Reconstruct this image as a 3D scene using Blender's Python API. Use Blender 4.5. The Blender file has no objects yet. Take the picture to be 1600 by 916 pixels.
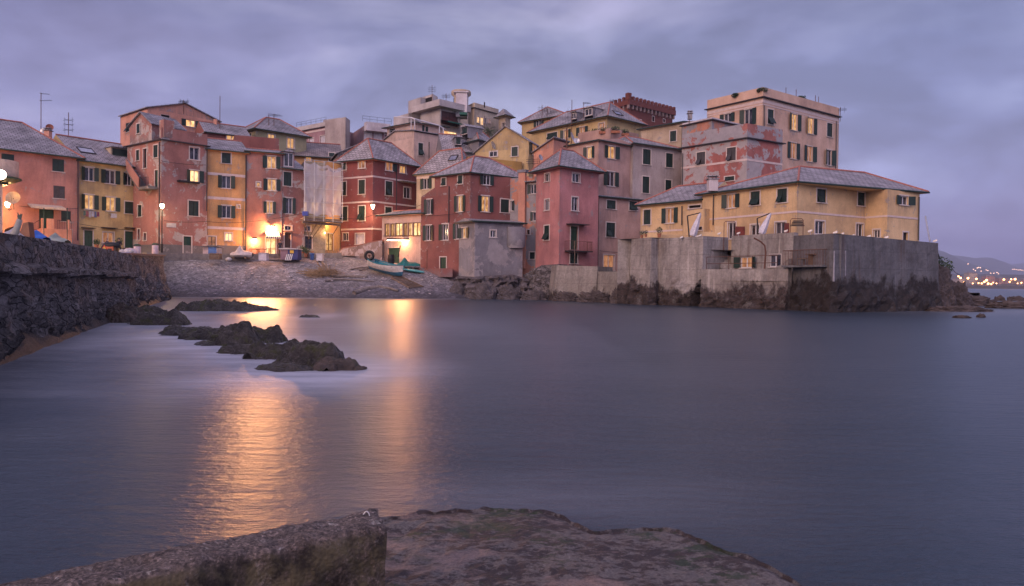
import bpy, math, random
from mathutils import Vector, Matrix, noise
random.seed(11)
R = math.radians
S = bpy.context.scene
COL = S.collection
CAMH = 1.65; F = 1150.0

# ------------------------------------------------------------ camera
_p, _r = R(0.8), R(0.6)
_f = Vector((0, math.cos(_p), -math.sin(_p)))
_r0 = Vector((1, 0, 0)); _u0 = _r0.cross(_f)
CR = math.cos(_r) * _r0 + math.sin(_r) * _u0
CU = -math.sin(_r) * _r0 + math.cos(_r) * _u0
cam = bpy.data.objects.new('camera', bpy.data.cameras.new('camera')); COL.objects.link(cam)
cam.data.lens = F / 1600 * 36; cam.data.sensor_width = 36; cam.data.sensor_fit = 'HORIZONTAL'
cam.data.clip_start = 0.1; cam.data.clip_end = 30000
m = Matrix((CR, CU, -_f)).transposed().to_4x4(); m.translation = (0, 0, CAMH)
cam.matrix_world = m
S.camera = cam
CAM = Vector((0, 0, CAMH))

# ------------------------------------------------------------ world, sun, exposure
w = bpy.data.worlds.new('World'); S.world = w; w.use_nodes = True
nt = w.node_tree; nt.nodes.clear()
def N(nt, typ, **k):
    n = nt.nodes.new(typ)
    for a, b in k.items(): setattr(n, a, b)
    return n
def Lk(nt, a, b): nt.links.new(a, b)
def ramp(nt, fac, stops, interp='LINEAR'):
    n = N(nt, 'ShaderNodeValToRGB'); n.color_ramp.interpolation = interp
    el = n.color_ramp.elements
    while len(el) < len(stops): el.new(0.5)
    for e, (p, c) in zip(el, stops):
        e.position = p; e.color = (c, c, c, 1) if isinstance(c, (int, float)) else (*c, 1)
    Lk(nt, fac, n.inputs[0]); return n.outputs[0]
def math_(nt, op, a, b=None, c=None, clamp=False):
    n = N(nt, 'ShaderNodeMath', operation=op, use_clamp=clamp)
    for i, v in enumerate((a, b, c)):
        if v is None: continue
        if isinstance(v, (int, float)): n.inputs[i].default_value = v
        else: Lk(nt, v, n.inputs[i])
    return n.outputs[0]
def mix(nt, fac, a, b, mode='MIX'):
    n = N(nt, 'ShaderNodeMix', data_type='RGBA', blend_type=mode)
    for i, v in ((0, fac), (6, a), (7, b)):
        if isinstance(v, (int, float)): n.inputs[i].default_value = v
        elif isinstance(v, (tuple, list)): n.inputs[i].default_value = (*v, 1)
        else: Lk(nt, v, n.inputs[i])
    return n.outputs[2]
def noise_n(nt, vec, scale, detail=4, rough=.55, dist=0):
    n = N(nt, 'ShaderNodeTexNoise'); n.inputs['Scale'].default_value = scale
    n.inputs['Detail'].default_value = detail; n.inputs['Roughness'].default_value = rough
    n.inputs['Distortion'].default_value = dist
    if vec is not None: Lk(nt, vec, n.inputs['Vector'])
    return n.outputs[0]
def mapping(nt, vec, scale=(1, 1, 1), loc=(0, 0, 0), rot=(0, 0, 0)):
    n = N(nt, 'ShaderNodeMapping'); n.inputs['Scale'].default_value = scale
    n.inputs['Location'].default_value = loc; n.inputs['Rotation'].default_value = rot
    Lk(nt, vec, n.inputs[0]); return n.outputs[0]

tc = N(nt, 'ShaderNodeTexCoord')
sx = N(nt, 'ShaderNodeSeparateXYZ'); Lk(nt, tc.outputs['Generated'], sx.inputs[0])
zz = math_(nt, 'ADD', math_(nt, 'MAXIMUM', sx.outputs[2], 0.0), 0.22)
cx = math_(nt, 'DIVIDE', sx.outputs[0], zz); cy = math_(nt, 'DIVIDE', sx.outputs[1], zz)
cv = N(nt, 'ShaderNodeCombineXYZ'); Lk(nt, cx, cv.inputs[0]); Lk(nt, cy, cv.inputs[1])
n1 = noise_n(nt, mapping(nt, cv.outputs[0], (.55, .8, 1), (3.1, 1.7, 0), (0, 0, .35)), 1.0, 4, .5, .35)
n2 = noise_n(nt, mapping(nt, cv.outputs[0], (.9, 2.2, 1), (7.3, 4.1, 0), (0, 0, .5)), 1.3, 5, .5, .3)
cl = math_(nt, 'ADD', math_(nt, 'MULTIPLY', n1, .62), math_(nt, 'MULTIPLY', n2, .38))
elev = ramp(nt, sx.outputs[2], [(0.0, (.235, .27, .48)), (.10, (.34, .36, .57)), (.20, (.29, .305, .49)), (.34, (.155, .158, .275)), (.44, (.17, .168, .28)), (.62, (.30, .28, .42)), (1, (.34, .31, .44))])
cloud = ramp(nt, cl, [(.36, (.66, .67, .76)), (.5, (.94, .94, 1.0)), (.63, (1.30, 1.24, 1.22))])
sky = mix(nt, 1.0, elev, cloud, 'MULTIPLY')
n3 = noise_n(nt, mapping(nt, tc.outputs['Generated'], (2.0, 2.0, 5.2), (.7, .2, .4), (0, R(10), 0)), 1.5, 5, .55, .25)
sky = mix(nt, 1.0, sky, ramp(nt, n3, [(.38, (.54, .57, .68)), (.455, (.80, .82, .91)), (.53, (1.14, 1.13, 1.10)), (.61, (1.52, 1.47, 1.38))]), 'MULTIPLY')
pk = ramp(nt, n1, [(.45, 0), (.62, 1)])
sky = mix(nt, math_(nt, 'MULTIPLY', pk, .12), sky, (.34, .20, .33))
side = ramp(nt, math_(nt, 'ADD', math_(nt, 'MULTIPLY', sx.outputs[0], .5), .5), [(.1, (.62, .63, .74)), (.22, (.66, .67, .78)), (.36, (.86, .86, .93)), (.48, (1.12, 1.10, 1.06)), (.60, (.92, .93, .98)), (.74, (.60, .67, .84)), (.86, (.62, .68, .84))])
sky = mix(nt, 1.0, sky, side, 'MULTIPLY')
sky = mix(nt, 1.0, sky, (.965, .985, .97), 'MULTIPLY')
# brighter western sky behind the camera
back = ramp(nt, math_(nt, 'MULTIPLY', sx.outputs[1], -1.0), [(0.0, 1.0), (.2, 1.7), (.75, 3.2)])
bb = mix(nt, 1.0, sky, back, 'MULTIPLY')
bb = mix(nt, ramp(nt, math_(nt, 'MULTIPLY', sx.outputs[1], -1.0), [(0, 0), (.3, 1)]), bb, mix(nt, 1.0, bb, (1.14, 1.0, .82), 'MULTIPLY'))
nish = N(nt, 'ShaderNodeTexSky', sky_type='NISHITA'); nish.sun_disc = False
nish.sun_elevation = R(4); nish.sun_rotation = R(215); nish.air_density = 1.5; nish.dust_density = 2
nb = N(nt, 'ShaderNodeBackground'); Lk(nt, nish.outputs[0], nb.inputs[0]); nb.inputs[1].default_value = 0.03
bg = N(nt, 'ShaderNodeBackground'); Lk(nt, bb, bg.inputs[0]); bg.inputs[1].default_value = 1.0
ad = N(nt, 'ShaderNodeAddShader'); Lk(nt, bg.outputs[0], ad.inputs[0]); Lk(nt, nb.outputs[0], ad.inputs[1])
out = N(nt, 'ShaderNodeOutputWorld'); Lk(nt, ad.outputs[0], out.inputs[0])

sun = bpy.data.objects.new('sun', bpy.data.lights.new('sun', 'SUN')); COL.objects.link(sun)
sun.data.energy = 1.25; sun.data.angle = R(28); sun.data.color = (1.0, .64, .46)
sun.rotation_euler = (R(72), 0, R(-40))      # from behind left of the camera, low

S.view_settings.view_transform = 'Standard'; S.view_settings.look = 'None'
S.view_settings.gamma = 1; S.view_settings.exposure = 0.77; S.view_settings.use_curve_mapping = False
S.render.engine = 'CYCLES'
C = S.cycles
C.use_denoising = True
try: C.denoiser = 'OPENIMAGEDENOISE'
except Exception: pass
C.max_bounces = 6; C.diffuse_bounces = 3; C.glossy_bounces = 3; C.transmission_bounces = 3; C.volume_bounces = 0
C.transparent_max_bounces = 6
C.sample_clamp_indirect = 4; C.caustics_reflective = False; C.caustics_refractive = False

# ------------------------------------------------------------ pixel <-> world helpers
def ray(px, py): return _f + (px - 800) / F * CR - (py - 458) / F * CU
def at(px, py, Y):
    d = ray(px, py); return CAM + d * (Y / d.y)
ZM = dict(A=(0, 130, .3274), B=(180, 130, .3274), C=(370, 150, .3274), D=(520, 120, .2183), E=(520, 270, .2183), F=(640, 230, .2620),
          G=(820, 130, .2183), H=(820, 290, .2183), I=(1060, 120, .2184), J=(980, 240, .2838), K=(1220, 250, .2728), L=(1400, 360, .1747),
          M=(0, 340, .2401), N=(140, 440, .275), O=(0, 760, .4), P=(560, 760, .45), Q=(690, 120, .17476), R=(0, 300, .10915),
          S=(120, 340, .10914), T=(370, 330, .1), U=(240, 340, .10914), V=(450, 380, .16875), W=(980, 320, .10914), X=(1120, 310, .131),
          Y=(180, 150, .10914), Z=(730, 300, .1856), a=(450, 300, .131), b=(600, 130, .14194), c=(880, 170, .15), p=(0, 0, 1))
def zp(z, x, y):
    a, b, s = ZM[z]; return a + x * s, b + y * s
def interp(x, pts):
    if x <= pts[0][0]: return pts[0][1]
    for (a, b), (c, d) in zip(pts, pts[1:]):
        if x <= c: return b + (d - b) * (x - a) / (c - a)
    return pts[-1][1]

# ------------------------------------------------------------ mesh builder
class MB:
    def __init__(s): s.v = []; s.f = []; s.uv = []; s.mi = []
    def face(s, pts, uv=None, m=0):
        b = len(s.v); s.v += [Vector(p) for p in pts]; s.f.append(tuple(range(b, b + len(pts))))
        if uv is None:
            p0 = Vector(pts[0]); e = (Vector(pts[1]) - p0); e = e.normalized() if e.length > 1e-9 else Vector((1, 0, 0))
            nn = e.cross(Vector(pts[-1]) - p0); g = nn.cross(e).normalized() if nn.length > 1e-9 else Vector((0, 0, 1))
            uv = [((Vector(p) - p0).dot(e), (Vector(p) - p0).dot(g)) for p in pts]
        s.uv += uv; s.mi.append(m)
    def obox(s, O, ex, ey, ez, a, b, c, m=0):
        """oriented box; a,b,c are (lo,hi) along ex,ey,ez"""
        q = [Vector(O) + ex * x + ey * y + ez * z for z in c for y in b for x in a]
        for f in ((0, 1, 3, 2), (4, 6, 7, 5), (0, 4, 5, 1), (2, 3, 7, 6), (0, 2, 6, 4), (1, 5, 7, 3)): s.face([q[i] for i in f], m=m)
    def box(s, x0, y0, z0, x1, y1, z1, m=0):
        s.obox((0, 0, 0), Vector((1, 0, 0)), Vector((0, 1, 0)), Vector((0, 0, 1)), (x0, x1), (y0, y1), (z0, z1), m)
    def tube(s, pts, r, n=6, m=0, r2=None):
        pts = [Vector(p) for p in pts]; rings = []
        for i, p in enumerate(pts):
            d = (pts[min(i + 1, len(pts) - 1)] - pts[max(i - 1, 0)]).normalized()
            a = d.cross(Vector((0, 0, 1)));
            if a.length < .1: a = d.cross(Vector((1, 0, 0)))
            a.normalize(); b = d.cross(a)
            rr = r if r2 is None else r + (r2 - r) * i / (len(pts) - 1)
            if isinstance(r, (list, tuple)): rr = r[i]
            rings.append([p + a * math.cos(2 * math.pi * k / n) * rr + b * math.sin(2 * math.pi * k / n) * rr for k in range(n)])
        s.loft(rings, m=m, caps=True)
    def loft(s, rings, m=0, caps=False, closed=True):
        n = len(rings[0]); base = len(s.v)
        for r_ in rings: s.v += [Vector(p) for p in r_]
        for i in range(len(rings) - 1):
            for k in range(n if closed else n - 1):
                a = base + i * n + k; b = base + i * n + (k + 1) % n
                s.f.append((a, b, b + n, a + n)); s.mi.append(m); s.uv += [(k, i), (k + 1, i), (k + 1, i + 1), (k, i + 1)]
        if caps:
            for i in (0, len(rings) - 1):
                s.f.append(tuple(base + i * n + k for k in range(n))); s.mi.append(m); s.uv += [(0, 0)] * n
    def lathe(s, c, prof, n=16, m=0):
        c = Vector(c)
        s.loft([[c + Vector((math.cos(2 * math.pi * k / n) * r_, math.sin(2 * math.pi * k / n) * r_, z)) for k in range(n)] for r_, z in prof], m=m, caps=True)
    def sphere(s, c, r, n=10, m=0, sc=(1, 1, 1)):
        c = Vector(c); k2 = max(4, n // 2)
        s.loft([[c + Vector((math.cos(2 * math.pi * k / n) * math.sin(t) * r * sc[0], math.sin(2 * math.pi * k / n) * math.sin(t) * r * sc[1], -math.cos(t) * r * sc[2])) for k in range(n)]
                for t in [math.pi * (j + .001) / (k2 + .002) for j in range(k2 + 1)]], m=m)
    def grid(s, rows, m=0, uvs=None):
        n = len(rows[0]); base = len(s.v)
        for r_ in rows: s.v += [Vector(p) for p in r_]
        for i in range(len(rows) - 1):
            for k in range(n - 1):
                a = base + i * n + k
                s.f.append((a, a + 1, a + 1 + n, a + n)); s.mi.append(m)
                s.uv += [(k, i), (k + 1, i), (k + 1, i + 1), (k, i + 1)]

ROOTLOC = {}
def rootloc(o):
    while o is not None:
        if o.name in ROOTLOC: return ROOTLOC[o.name]
        o = o.parent
    return Vector((0, 0, 0))
def tag(o, label=None, cat=None, group=None, kind=None):
    for k, v in (('label', label), ('category', cat), ('group', group), ('kind', kind)):
        if v: o[k] = v
    return o
def thing(name, label, cat, loc, group=None):
    o = bpy.data.objects.new(name, None); COL.objects.link(o); o.location = loc; o.empty_display_size = .2
    ROOTLOC[o.name] = Vector(loc); return tag(o, label, cat, group)
def build(name, mb, mats, parent=None, smooth=False, label=None):
    me = bpy.data.meshes.new(name)
    off = rootloc(parent) if parent is not None else Vector((0, 0, 0))
    me.from_pydata([tuple(v - off) for v in mb.v], [], mb.f)
    if not isinstance(mats, (list, tuple)): mats = [mats]
    for q in mats: me.materials.append(q)
    me.polygons.foreach_set('material_index', mb.mi)
    if len(mb.uv) == len(me.loops):
        uvl = me.uv_layers.new(name='UVMap'); uvl.data.foreach_set('uv', [c for t in mb.uv for c in t])
    if smooth: me.polygons.foreach_set('use_smooth', [True] * len(me.polygons))
    me.update()
    o = bpy.data.objects.new(name, me); COL.objects.link(o)
    if parent is not None: o.parent = parent
    if label: o['label'] = label
    return o
def solo(name, mb, mats, label, cat, group=None, smooth=False, kind=None):
    """a one-mesh thing with its origin at its base centre"""
    lo = Vector([min(v[i] for v in mb.v) for i in range(3)]); hi = Vector([max(v[i] for v in mb.v) for i in range(3)])
    c = Vector(((lo.x + hi.x) / 2, (lo.y + hi.y) / 2, lo.z))
    for i, v in enumerate(mb.v): mb.v[i] = v - c
    o = build(name, mb, mats, None, smooth); o.location = c; ROOTLOC[o.name] = c
    return tag(o, label, cat, group, kind)
def structure(name, mb, mats, smooth=False, kind='structure'):
    return tag(build(name, mb, mats, None, smooth), kind=kind)
# ------------------------------------------------------------ materials
def newmat(name):
    m = bpy.data.materials.new(name); m.use_nodes = True
    nt = m.node_tree; b = nt.nodes['Principled BSDF']; return m, nt, b
def setc(b, nt, c):
    if isinstance(c, tuple): b.inputs['Base Color'].default_value = (*c, 1)
    else: Lk(nt, c, b.inputs['Base Color'])
def bump(nt, b, h, s=.3, d=.02):
    n = N(nt, 'ShaderNodeBump'); n.inputs['Strength'].default_value = s; n.inputs['Distance'].default_value = d
    Lk(nt, h, n.inputs['Height']); Lk(nt, n.outputs[0], b.inputs['Normal'])
def objvec(nt, rnd=True):
    t = N(nt, 'ShaderNodeTexCoord')
    if not rnd: return t.outputs['Object']
    oi = N(nt, 'ShaderNodeObjectInfo'); va = N(nt, 'ShaderNodeVectorMath', operation='ADD')
    sc = math_(nt, 'MULTIPLY', oi.outputs['Random'], 57.0)
    Lk(nt, t.outputs['Object'], va.inputs[0]); Lk(nt, sc, va.inputs[1]); return va.outputs[0]
def simple(name, col, rough=.7, metal=0, var=.25, scale=3.0, emit=None, es=0):
    m, nt, b = newmat(name); v = objvec(nt)
    nz = noise_n(nt, v, scale, 5, .6)
    setc(b, nt, mix(nt, 1.0, col, ramp(nt, nz, [(.3, 1 - var), (.7, 1 + var)]), 'MULTIPLY'))
    b.inputs['Roughness'].default_value = rough; b.inputs['Metallic'].default_value = metal
    if emit: b.inputs['Emission Color'].default_value = (*emit, 1); b.inputs['Emission Strength'].default_value = es
    return m
def plaster(name, col, peel=0.0, pcol=(.30, .27, .26), grime=.35, pscale=.55):
    m, nt, b = newmat(name); v = objvec(nt)
    raw = N(nt, 'ShaderNodeTexCoord').outputs['Object']
    big = noise_n(nt, v, .35, 5, .6); st = noise_n(nt, mapping(nt, v, (1.1, 1.1, .28)), 1.0, 7, .68, .5); fine = noise_n(nt, v, 7, 6, .7)
    c = mix(nt, 1.0, col, ramp(nt, big, [(.32, (.72, .71, .74)), (.5, (1, 1, 1)), (.68, (1.16, 1.2, 1.24))]), 'MULTIPLY')
    c = mix(nt, 1.0, c, ramp(nt, st, [(.22, (1 - grime * .8,) * 3), (.5, 1.0), (.8, 1.1)]), 'MULTIPLY')
    c = mix(nt, 1.0, c, ramp(nt, fine, [(.25, .88), (.75, 1.1)]), 'MULTIPLY')
    sp = N(nt, 'ShaderNodeSeparateXYZ'); Lk(nt, raw, sp.inputs[0])
    damp = math_(nt, 'ADD', sp.outputs[2], math_(nt, 'MULTIPLY', noise_n(nt, v, .9, 5, .7), 2.6))
    c = mix(nt, ramp(nt, math_(nt, 'MULTIPLY', damp, .25), [(.36, .55), (.56, 0)]), c, tuple(x * .55 + .03 for x in pcol))
    # small scars and repair patches
    sc = noise_n(nt, v, 1.15, 7, .68, .6)
    c = mix(nt, ramp(nt, sc, [(.635, 0), (.65, .7)]), c, pcol)
    wa = N(nt, 'ShaderNodeAttribute'); wa.attribute_name = 'wear'; wear = wa.outputs['Fac']
    rs = noise_n(nt, mapping(nt, v, (4.5, 4.5, .5)), 1.0, 5, .7)
    c = mix(nt, math_(nt, 'MULTIPLY', wear, ramp(nt, rs, [(.38, 0), (.64, .6)])), c, tuple(x * .32 + .02 for x in pcol))
    pw_ = noise_n(nt, v, 1.5, 8, .7, .3)
    c = mix(nt, ramp(nt, math_(nt, 'ADD', pw_, math_(nt, 'MULTIPLY', wear, .16)), [(.68, 0), (.695, .8)]), c, pcol)
    if peel > 0:
        pn = noise_n(nt, v, pscale, 9, .66, .35); t = .5 + (.5 - peel) * .2
        pn = math_(nt, 'ADD', pn, math_(nt, 'MULTIPLY', wear, .07)); pm = ramp(nt, pn, [(t, 0), (t + .012, 1)])
        pc = mix(nt, noise_n(nt, v, 1.3, 6, .7), tuple(x * .55 for x in pcol), tuple(min(1, x * 1.35) for x in pcol))
        c = mix(nt, pm, c, pc)
    setc(b, nt, c); b.inputs['Roughness'].default_value = .92
    bump(nt, b, math_(nt, 'ADD', fine, math_(nt, 'MULTIPLY', st, .6)), .35, .03)
    return m
def slate(name, c1=(.31, .29, .30), c2=(.21, .20, .21), warm=0):
    m, nt, b = newmat(name)
    uv = N(nt, 'ShaderNodeTexCoord').outputs['UV']
    br = N(nt, 'ShaderNodeTexBrick'); Lk(nt, uv, br.inputs['Vector'])
    br.inputs['Scale'].default_value = 1; br.inputs['Brick Width'].default_value = .55; br.inputs['Row Height'].default_value = .34
    br.inputs['Mortar Size'].default_value = .03; br.inputs['Color1'].default_value = (*c1, 1); br.inputs['Color2'].default_value = (*c2, 1)
    br.inputs['Mortar'].default_value = (.045, .04, .045, 1); br.inputs['Bias'].default_value = -.1
    v = objvec(nt); nz = noise_n(nt, v, .7, 6, .65); n3 = noise_n(nt, v, 5, 5, .7)
    c = mix(nt, 1.0, br.outputs[0], ramp(nt, nz, [(.30, .48), (.5, 1), (.70, 1.45)]), 'MULTIPLY')
    c = mix(nt, ramp(nt, n3, [(.58, 0), (.66, .55)]), c, (.17, .155, .12))
    setc(b, nt, c); b.inputs['Roughness'].default_value = .72
    bump(nt, b, math_(nt, 'ADD', br.outputs[1], math_(nt, 'MULTIPLY', n3, -.7)), -.5, .03)
    return m
def concrete(name, col=(.25, .24, .235), streak=.5, tide=1.6, tidecol=(.035, .024, .02)):
    """concrete or stone by the sea: streaks run down, a ragged dark weed band near the water"""
    m, nt, b = newmat(name)
    pos = N(nt, 'ShaderNodeNewGeometry').outputs['Position']
    sp = N(nt, 'ShaderNodeSeparateXYZ'); Lk(nt, pos, sp.inputs[0])
    big = noise_n(nt, pos, .45, 6, .62); st = noise_n(nt, mapping(nt, pos, (1.5, 1.5, .20)), 1, 8, .72, .5); fine = noise_n(nt, pos, 5, 8, .72)
    c = mix(nt, 1.0, col, ramp(nt, big, [(.3, (.66, .62, .60)), (.5, (1, 1, 1)), (.7, (1.25, 1.24, 1.22))]), 'MULTIPLY')
    c = mix(nt, 1.0, c, ramp(nt, st, [(.3, 1 - streak), (.5, 1.0), (.72, 1.3)]), 'MULTIPLY')
    c = mix(nt, 1.0, c, ramp(nt, fine, [(.3, .72), (.7, 1.2)]), 'MULTIPLY')
    jz = math_(nt, 'ABSOLUTE', math_(nt, 'SUBTRACT', math_(nt, 'FRACT', math_(nt, 'ADD', math_(nt, 'DIVIDE', sp.outputs[2], 1.15), math_(nt, 'MULTIPLY', big, .12))), .5))
    c = mix(nt, 1.0, c, ramp(nt, jz, [(.0, .62), (.022, 1.0)]), 'MULTIPLY')
    c = mix(nt, ramp(nt, noise_n(nt, mapping(nt, pos, (2.5, 2.5, .16)), 1.0, 4, .6), [(.60, 0), (.70, .55)]), c, tuple(min(1, x * 1.9) for x in col))
    c = mix(nt, ramp(nt, noise_n(nt, mapping(nt, pos, (1.9, 1.9, .14), (5, 3, 1)), 1.0, 4, .6), [(.62, 0), (.70, .5)]), c, (.10, .055, .035))
    h = math_(nt, 'ADD', sp.outputs[2], math_(nt, 'MULTIPLY', math_(nt, 'SUBTRACT', noise_n(nt, mapping(nt, pos, (1, 1, .7)), .55, 8, .7), .5), 4.6))
    t = ramp(nt, math_(nt, 'DIVIDE', h, 6.0), [(max(0, tide / 6 - .035), 1), (tide / 6 + .03, 0)])
    f2 = noise_n(nt, mapping(nt, pos, (1, 1, 1.6)), 3.2, 9, .8); dk = mix(nt, ramp(nt, f2, [(.40, 0), (.60, 1)]), tuple(x * .35 for x in tidecol), tuple(x * 2.2 for x in tidecol))
    dk = mix(nt, ramp(nt, noise_n(nt, pos, 1.6, 6, .75), [(.55, 0), (.61, .85)]), dk, tuple(x * .42 for x in col))
    c = mix(nt, t, c, dk)
    setc(b, nt, c); b.inputs['Roughness'].default_value = .8
    vo = N(nt, 'ShaderNodeTexVoronoi'); vo.inputs['Scale'].default_value = 1.9; Lk(nt, pos, vo.inputs['Vector'])
    hh = math_(nt, 'ADD', math_(nt, 'ADD', fine, math_(nt, 'MULTIPLY', math_(nt, 'MULTIPLY', f2, t), 1.6)), math_(nt, 'MULTIPLY', math_(nt, 'MULTIPLY', vo.outputs[0], t), .9))
    bump(nt, b, hh, .8, .09)
    return m
def rockmat(name, c1, c2, hi=(.2, .19, .19), moss=None, scale=1.0, strata=0.0, rough=.6, bd=.06):
    m, nt, b = newmat(name)
    pos = N(nt, 'ShaderNodeNewGeometry').outputs['Position']
    a = noise_n(nt, pos, 1.3 * scale, 9, .7); f = noise_n(nt, pos, 8 * scale, 8, .75)
    ms = N(nt, 'ShaderNodeTexNoise'); ms.inputs['Scale'].default_value = 2.6 * scale; ms.inputs['Detail'].default_value = 9; ms.inputs['Roughness'].default_value = .8
    Lk(nt, mapping(nt, pos, (.7, .7, 2.2)), ms.inputs['Vector'])
    c = mix(nt, ramp(nt, a, [(.32, 0), (.66, 1)]), c1, c2)
    c = mix(nt, 1.0, c, ramp(nt, f, [(.28, .45), (.72, 1.6)]), 'MULTIPLY')
    c = mix(nt, ramp(nt, ms.outputs[0], [(.58, 0), (.66, .9)]), c, hi)
    if moss:
        c = mix(nt, ramp(nt, noise_n(nt, pos, 2.1 * scale, 7, .7), [(.53, 0), (.6, .8)]), c, moss)
    setc(b, nt, c); b.inputs['Roughness'].default_value = rough
    h = math_(nt, 'ADD', math_(nt, 'MULTIPLY', a, 1.2), f)
    bump(nt, b, h, .9, bd)
    return m
def litpane(name, col, st, sc=2.2):
    m, nt, b = newmat(name); v = objvec(nt)
    nz = noise_n(nt, mapping(nt, v, (1.6, 1.6, .9)), sc, 4, .6)
    c = mix(nt, ramp(nt, nz, [(.36, 0), (.6, 1)]), tuple(x * y for x, y in zip(col, (.42, .28, .16))), col)
    setc(b, nt, (.05, .04, .03)); Lk(nt, c, b.inputs['Emission Color']); b.inputs['Emission Strength'].default_value = st
    b.inputs['Roughness'].default_value = .3; m.cycles.emission_sampling = 'NONE'; return m
def glow(name, col, st):
    m, nt, b = newmat(name); b.inputs['Base Color'].default_value = (.8, .8, .8, 1)
    b.inputs['Emission Color'].default_value = (*col, 1); b.inputs['Emission Strength'].default_value = st; m.cycles.emission_sampling = 'NONE'; return m

PINK = plaster('pink_plaster', (.48, .225, .17)); PINKT = plaster('tower_plaster', (.36, .165, .13), .12, (.42, .36, .32))
SALM = plaster('salmon_plaster', (.62, .30, .20)); YEL = plaster('yellow_plaster', (.54, .39, .18)); ORY = plaster('ochre_plaster', (.60, .33, .13))
TERRA = plaster('terracotta_plaster', (.38, .18, .135), .06); RED = plaster('red_plaster', (.25, .072, .062), 0, grime=.18)
RED2 = plaster('brick_red_plaster', (.25, .092, .075), 0, grime=.22); REDP = plaster('dusky_red_plaster', (.30, .085, .075), .08)
CREAM = plaster('cream_plaster', (.58, .42, .34)); OLIVE = plaster('olive_plaster', (.34, .30, .17)); BEIGE = plaster('beige_plaster', (.46, .36, .25))
GREYB = plaster('grey_beige_plaster', (.40, .335, .30)); PBEI = plaster('pink_beige_plaster', (.46, .295, .235)); PPINK = plaster('rose_plaster', (.48, .205, .19))
GREYR = plaster('grey_render', (.21, .20, .21), .32, (.31, .285, .285), .5, .5); PEELG = plaster('peeling_grey_render', (.50, .22, .14), .60, (.30, .28, .28), .4)
PEELR = plaster('peeling_red_plaster', (.38, .135, .11), .36, (.40, .36, .35), .35, .30); PEELP = plaster('bare_parapet_render', (.38, .15, .12), .72, (.34, .32, .33), .3, .5); APT = plaster('apartment_plaster', (.60, .40, .285), grime=.12)
SEAY = plaster('seaside_yellow_plaster', (.62, .43, .225), grime=.1); MUST = plaster('mustard_plaster', (.46, .27, .075)); WHITEP = plaster('white_plaster', (.55, .5, .5))
MAUVE = plaster('mauve_plaster', (.33, .19, .20)); MODG = plaster('modern_grey_plaster', (.47, .42, .39)); OCHRE = plaster('pale_ochre_plaster', (.50, .36, .17))
VILLA = plaster('villa_plaster', (.52, .42, .30)); DADO = plaster('grey_dado', (.16, .15, .14), .1)
TRIM = simple('white_trim', (.60, .52, .46), .8, var=.12); BAND = simple('band_trim', (.62, .50, .45), .8, var=.1)
SASH = simple('white_sash', (.62, .60, .60), .5, var=.05); BROWNW = simple('brown_wood', (.10, .045, .025), .6)
def shmat(name, c):
    m, nt, b = newmat(name); t = N(nt, 'ShaderNodeTexCoord').outputs['Object']
    wv = N(nt, 'ShaderNodeTexWave', bands_direction='Z'); wv.inputs['Scale'].default_value = 3.2; Lk(nt, t, wv.inputs['Vector'])
    nz = noise_n(nt, objvec(nt), 2.0, 5, .6)
    k = mix(nt, 1.0, c, ramp(nt, wv.outputs[1], [(.2, .6), (.8, 1.3)]), 'MULTIPLY')
    setc(b, nt, mix(nt, 1.0, k, ramp(nt, nz, [(.3, .65), (.7, 1.5)]), 'MULTIPLY')); b.inputs['Roughness'].default_value = .55; return m
SHUT = shmat('green_shutter', (.007, .025, .018)); SHUTG = shmat('grey_shutter', (.05, .045, .045)); SHUTR = shmat('red_shutter', (.13, .022, .012))
SHUTL = shmat('weathered_green_shutter', (.035, .055, .03)); GDOOR = simple('green_door', (.012, .05, .028), .5); BDOOR = simple('brown_door', (.06, .03, .018), .5)
MAROON = shmat('maroon_shutter', (.07, .018, .016)); PALE = simple('pale_blind', (.5, .48, .5), .6)
def glassmat():
    m, nt, b = newmat('window_glass'); v = objvec(nt)
    setc(b, nt, mix(nt, ramp(nt, noise_n(nt, v, 1.4, 3), [(.4, 0), (.6, 1)]), (.012, .012, .016), (.07, .065, .075)))
    b.inputs['Roughness'].default_value = .08; b.inputs['IOR'].default_value = 1.5; return m
GLASS = glassmat(); DARKH = simple('dark_opening', (.012, .010, .010), .9)
LIT = litpane('lit_window', (1.0, .54, .21), .50); LITB = litpane('bright_lit_window', (1.0, .64, .30), 1.1, 1.2); LITD = litpane('dim_lit_window', (1.0, .44, .20), .28)
SLATE = slate('slate_roof'); SLATE2 = slate('light_slate_roof', (.36, .33, .335), (.25, .23, .235)); SLATE3 = slate('brown_slate_roof', (.26, .21, .195), (.18, .15, .14))
RIDGE = simple('terracotta_ridge', (.36, .13, .09), .8, var=.35, scale=6); GUT = simple('dark_green_gutter', (.018, .04, .032), .5); GUTB = simple('brown_gutter', (.035, .03, .03), .5)
STONE = rockmat('rubble_stone', (.20, .17, .12), (.34, .30, .22), (.42, .38, .30), None, 2.2, rough=.9)
CONC = concrete('sea_concrete', (.30, .27, .24), .5, 1.55); CONCG = concrete('weathered_sea_concrete', (.125, .124, .128), .5, 2.0, (.016, .011, .009)); CONCL = concrete('low_sea_concrete', (.25, .225, .195), .25, .9)
IRON = simple('dark_iron', (.03, .028, .028), .5, .6); RUST = simple('rusty_iron', (.12, .05, .03), .8); ALU = simple('pale_metal', (.45, .45, .46), .4, .5)
WOOD = simple('grey_driftwood', (.20, .165, .14), .9, var=.4, scale=5); WOODB = simple('weathered_planks', (.16, .11, .075), .9, var=.4)
BOARD = simple('pale_board', (.50, .46, .44), .8)
FOLI = simple('dark_foliage', (.035, .065, .02), .7, var=.5, scale=8)
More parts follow.
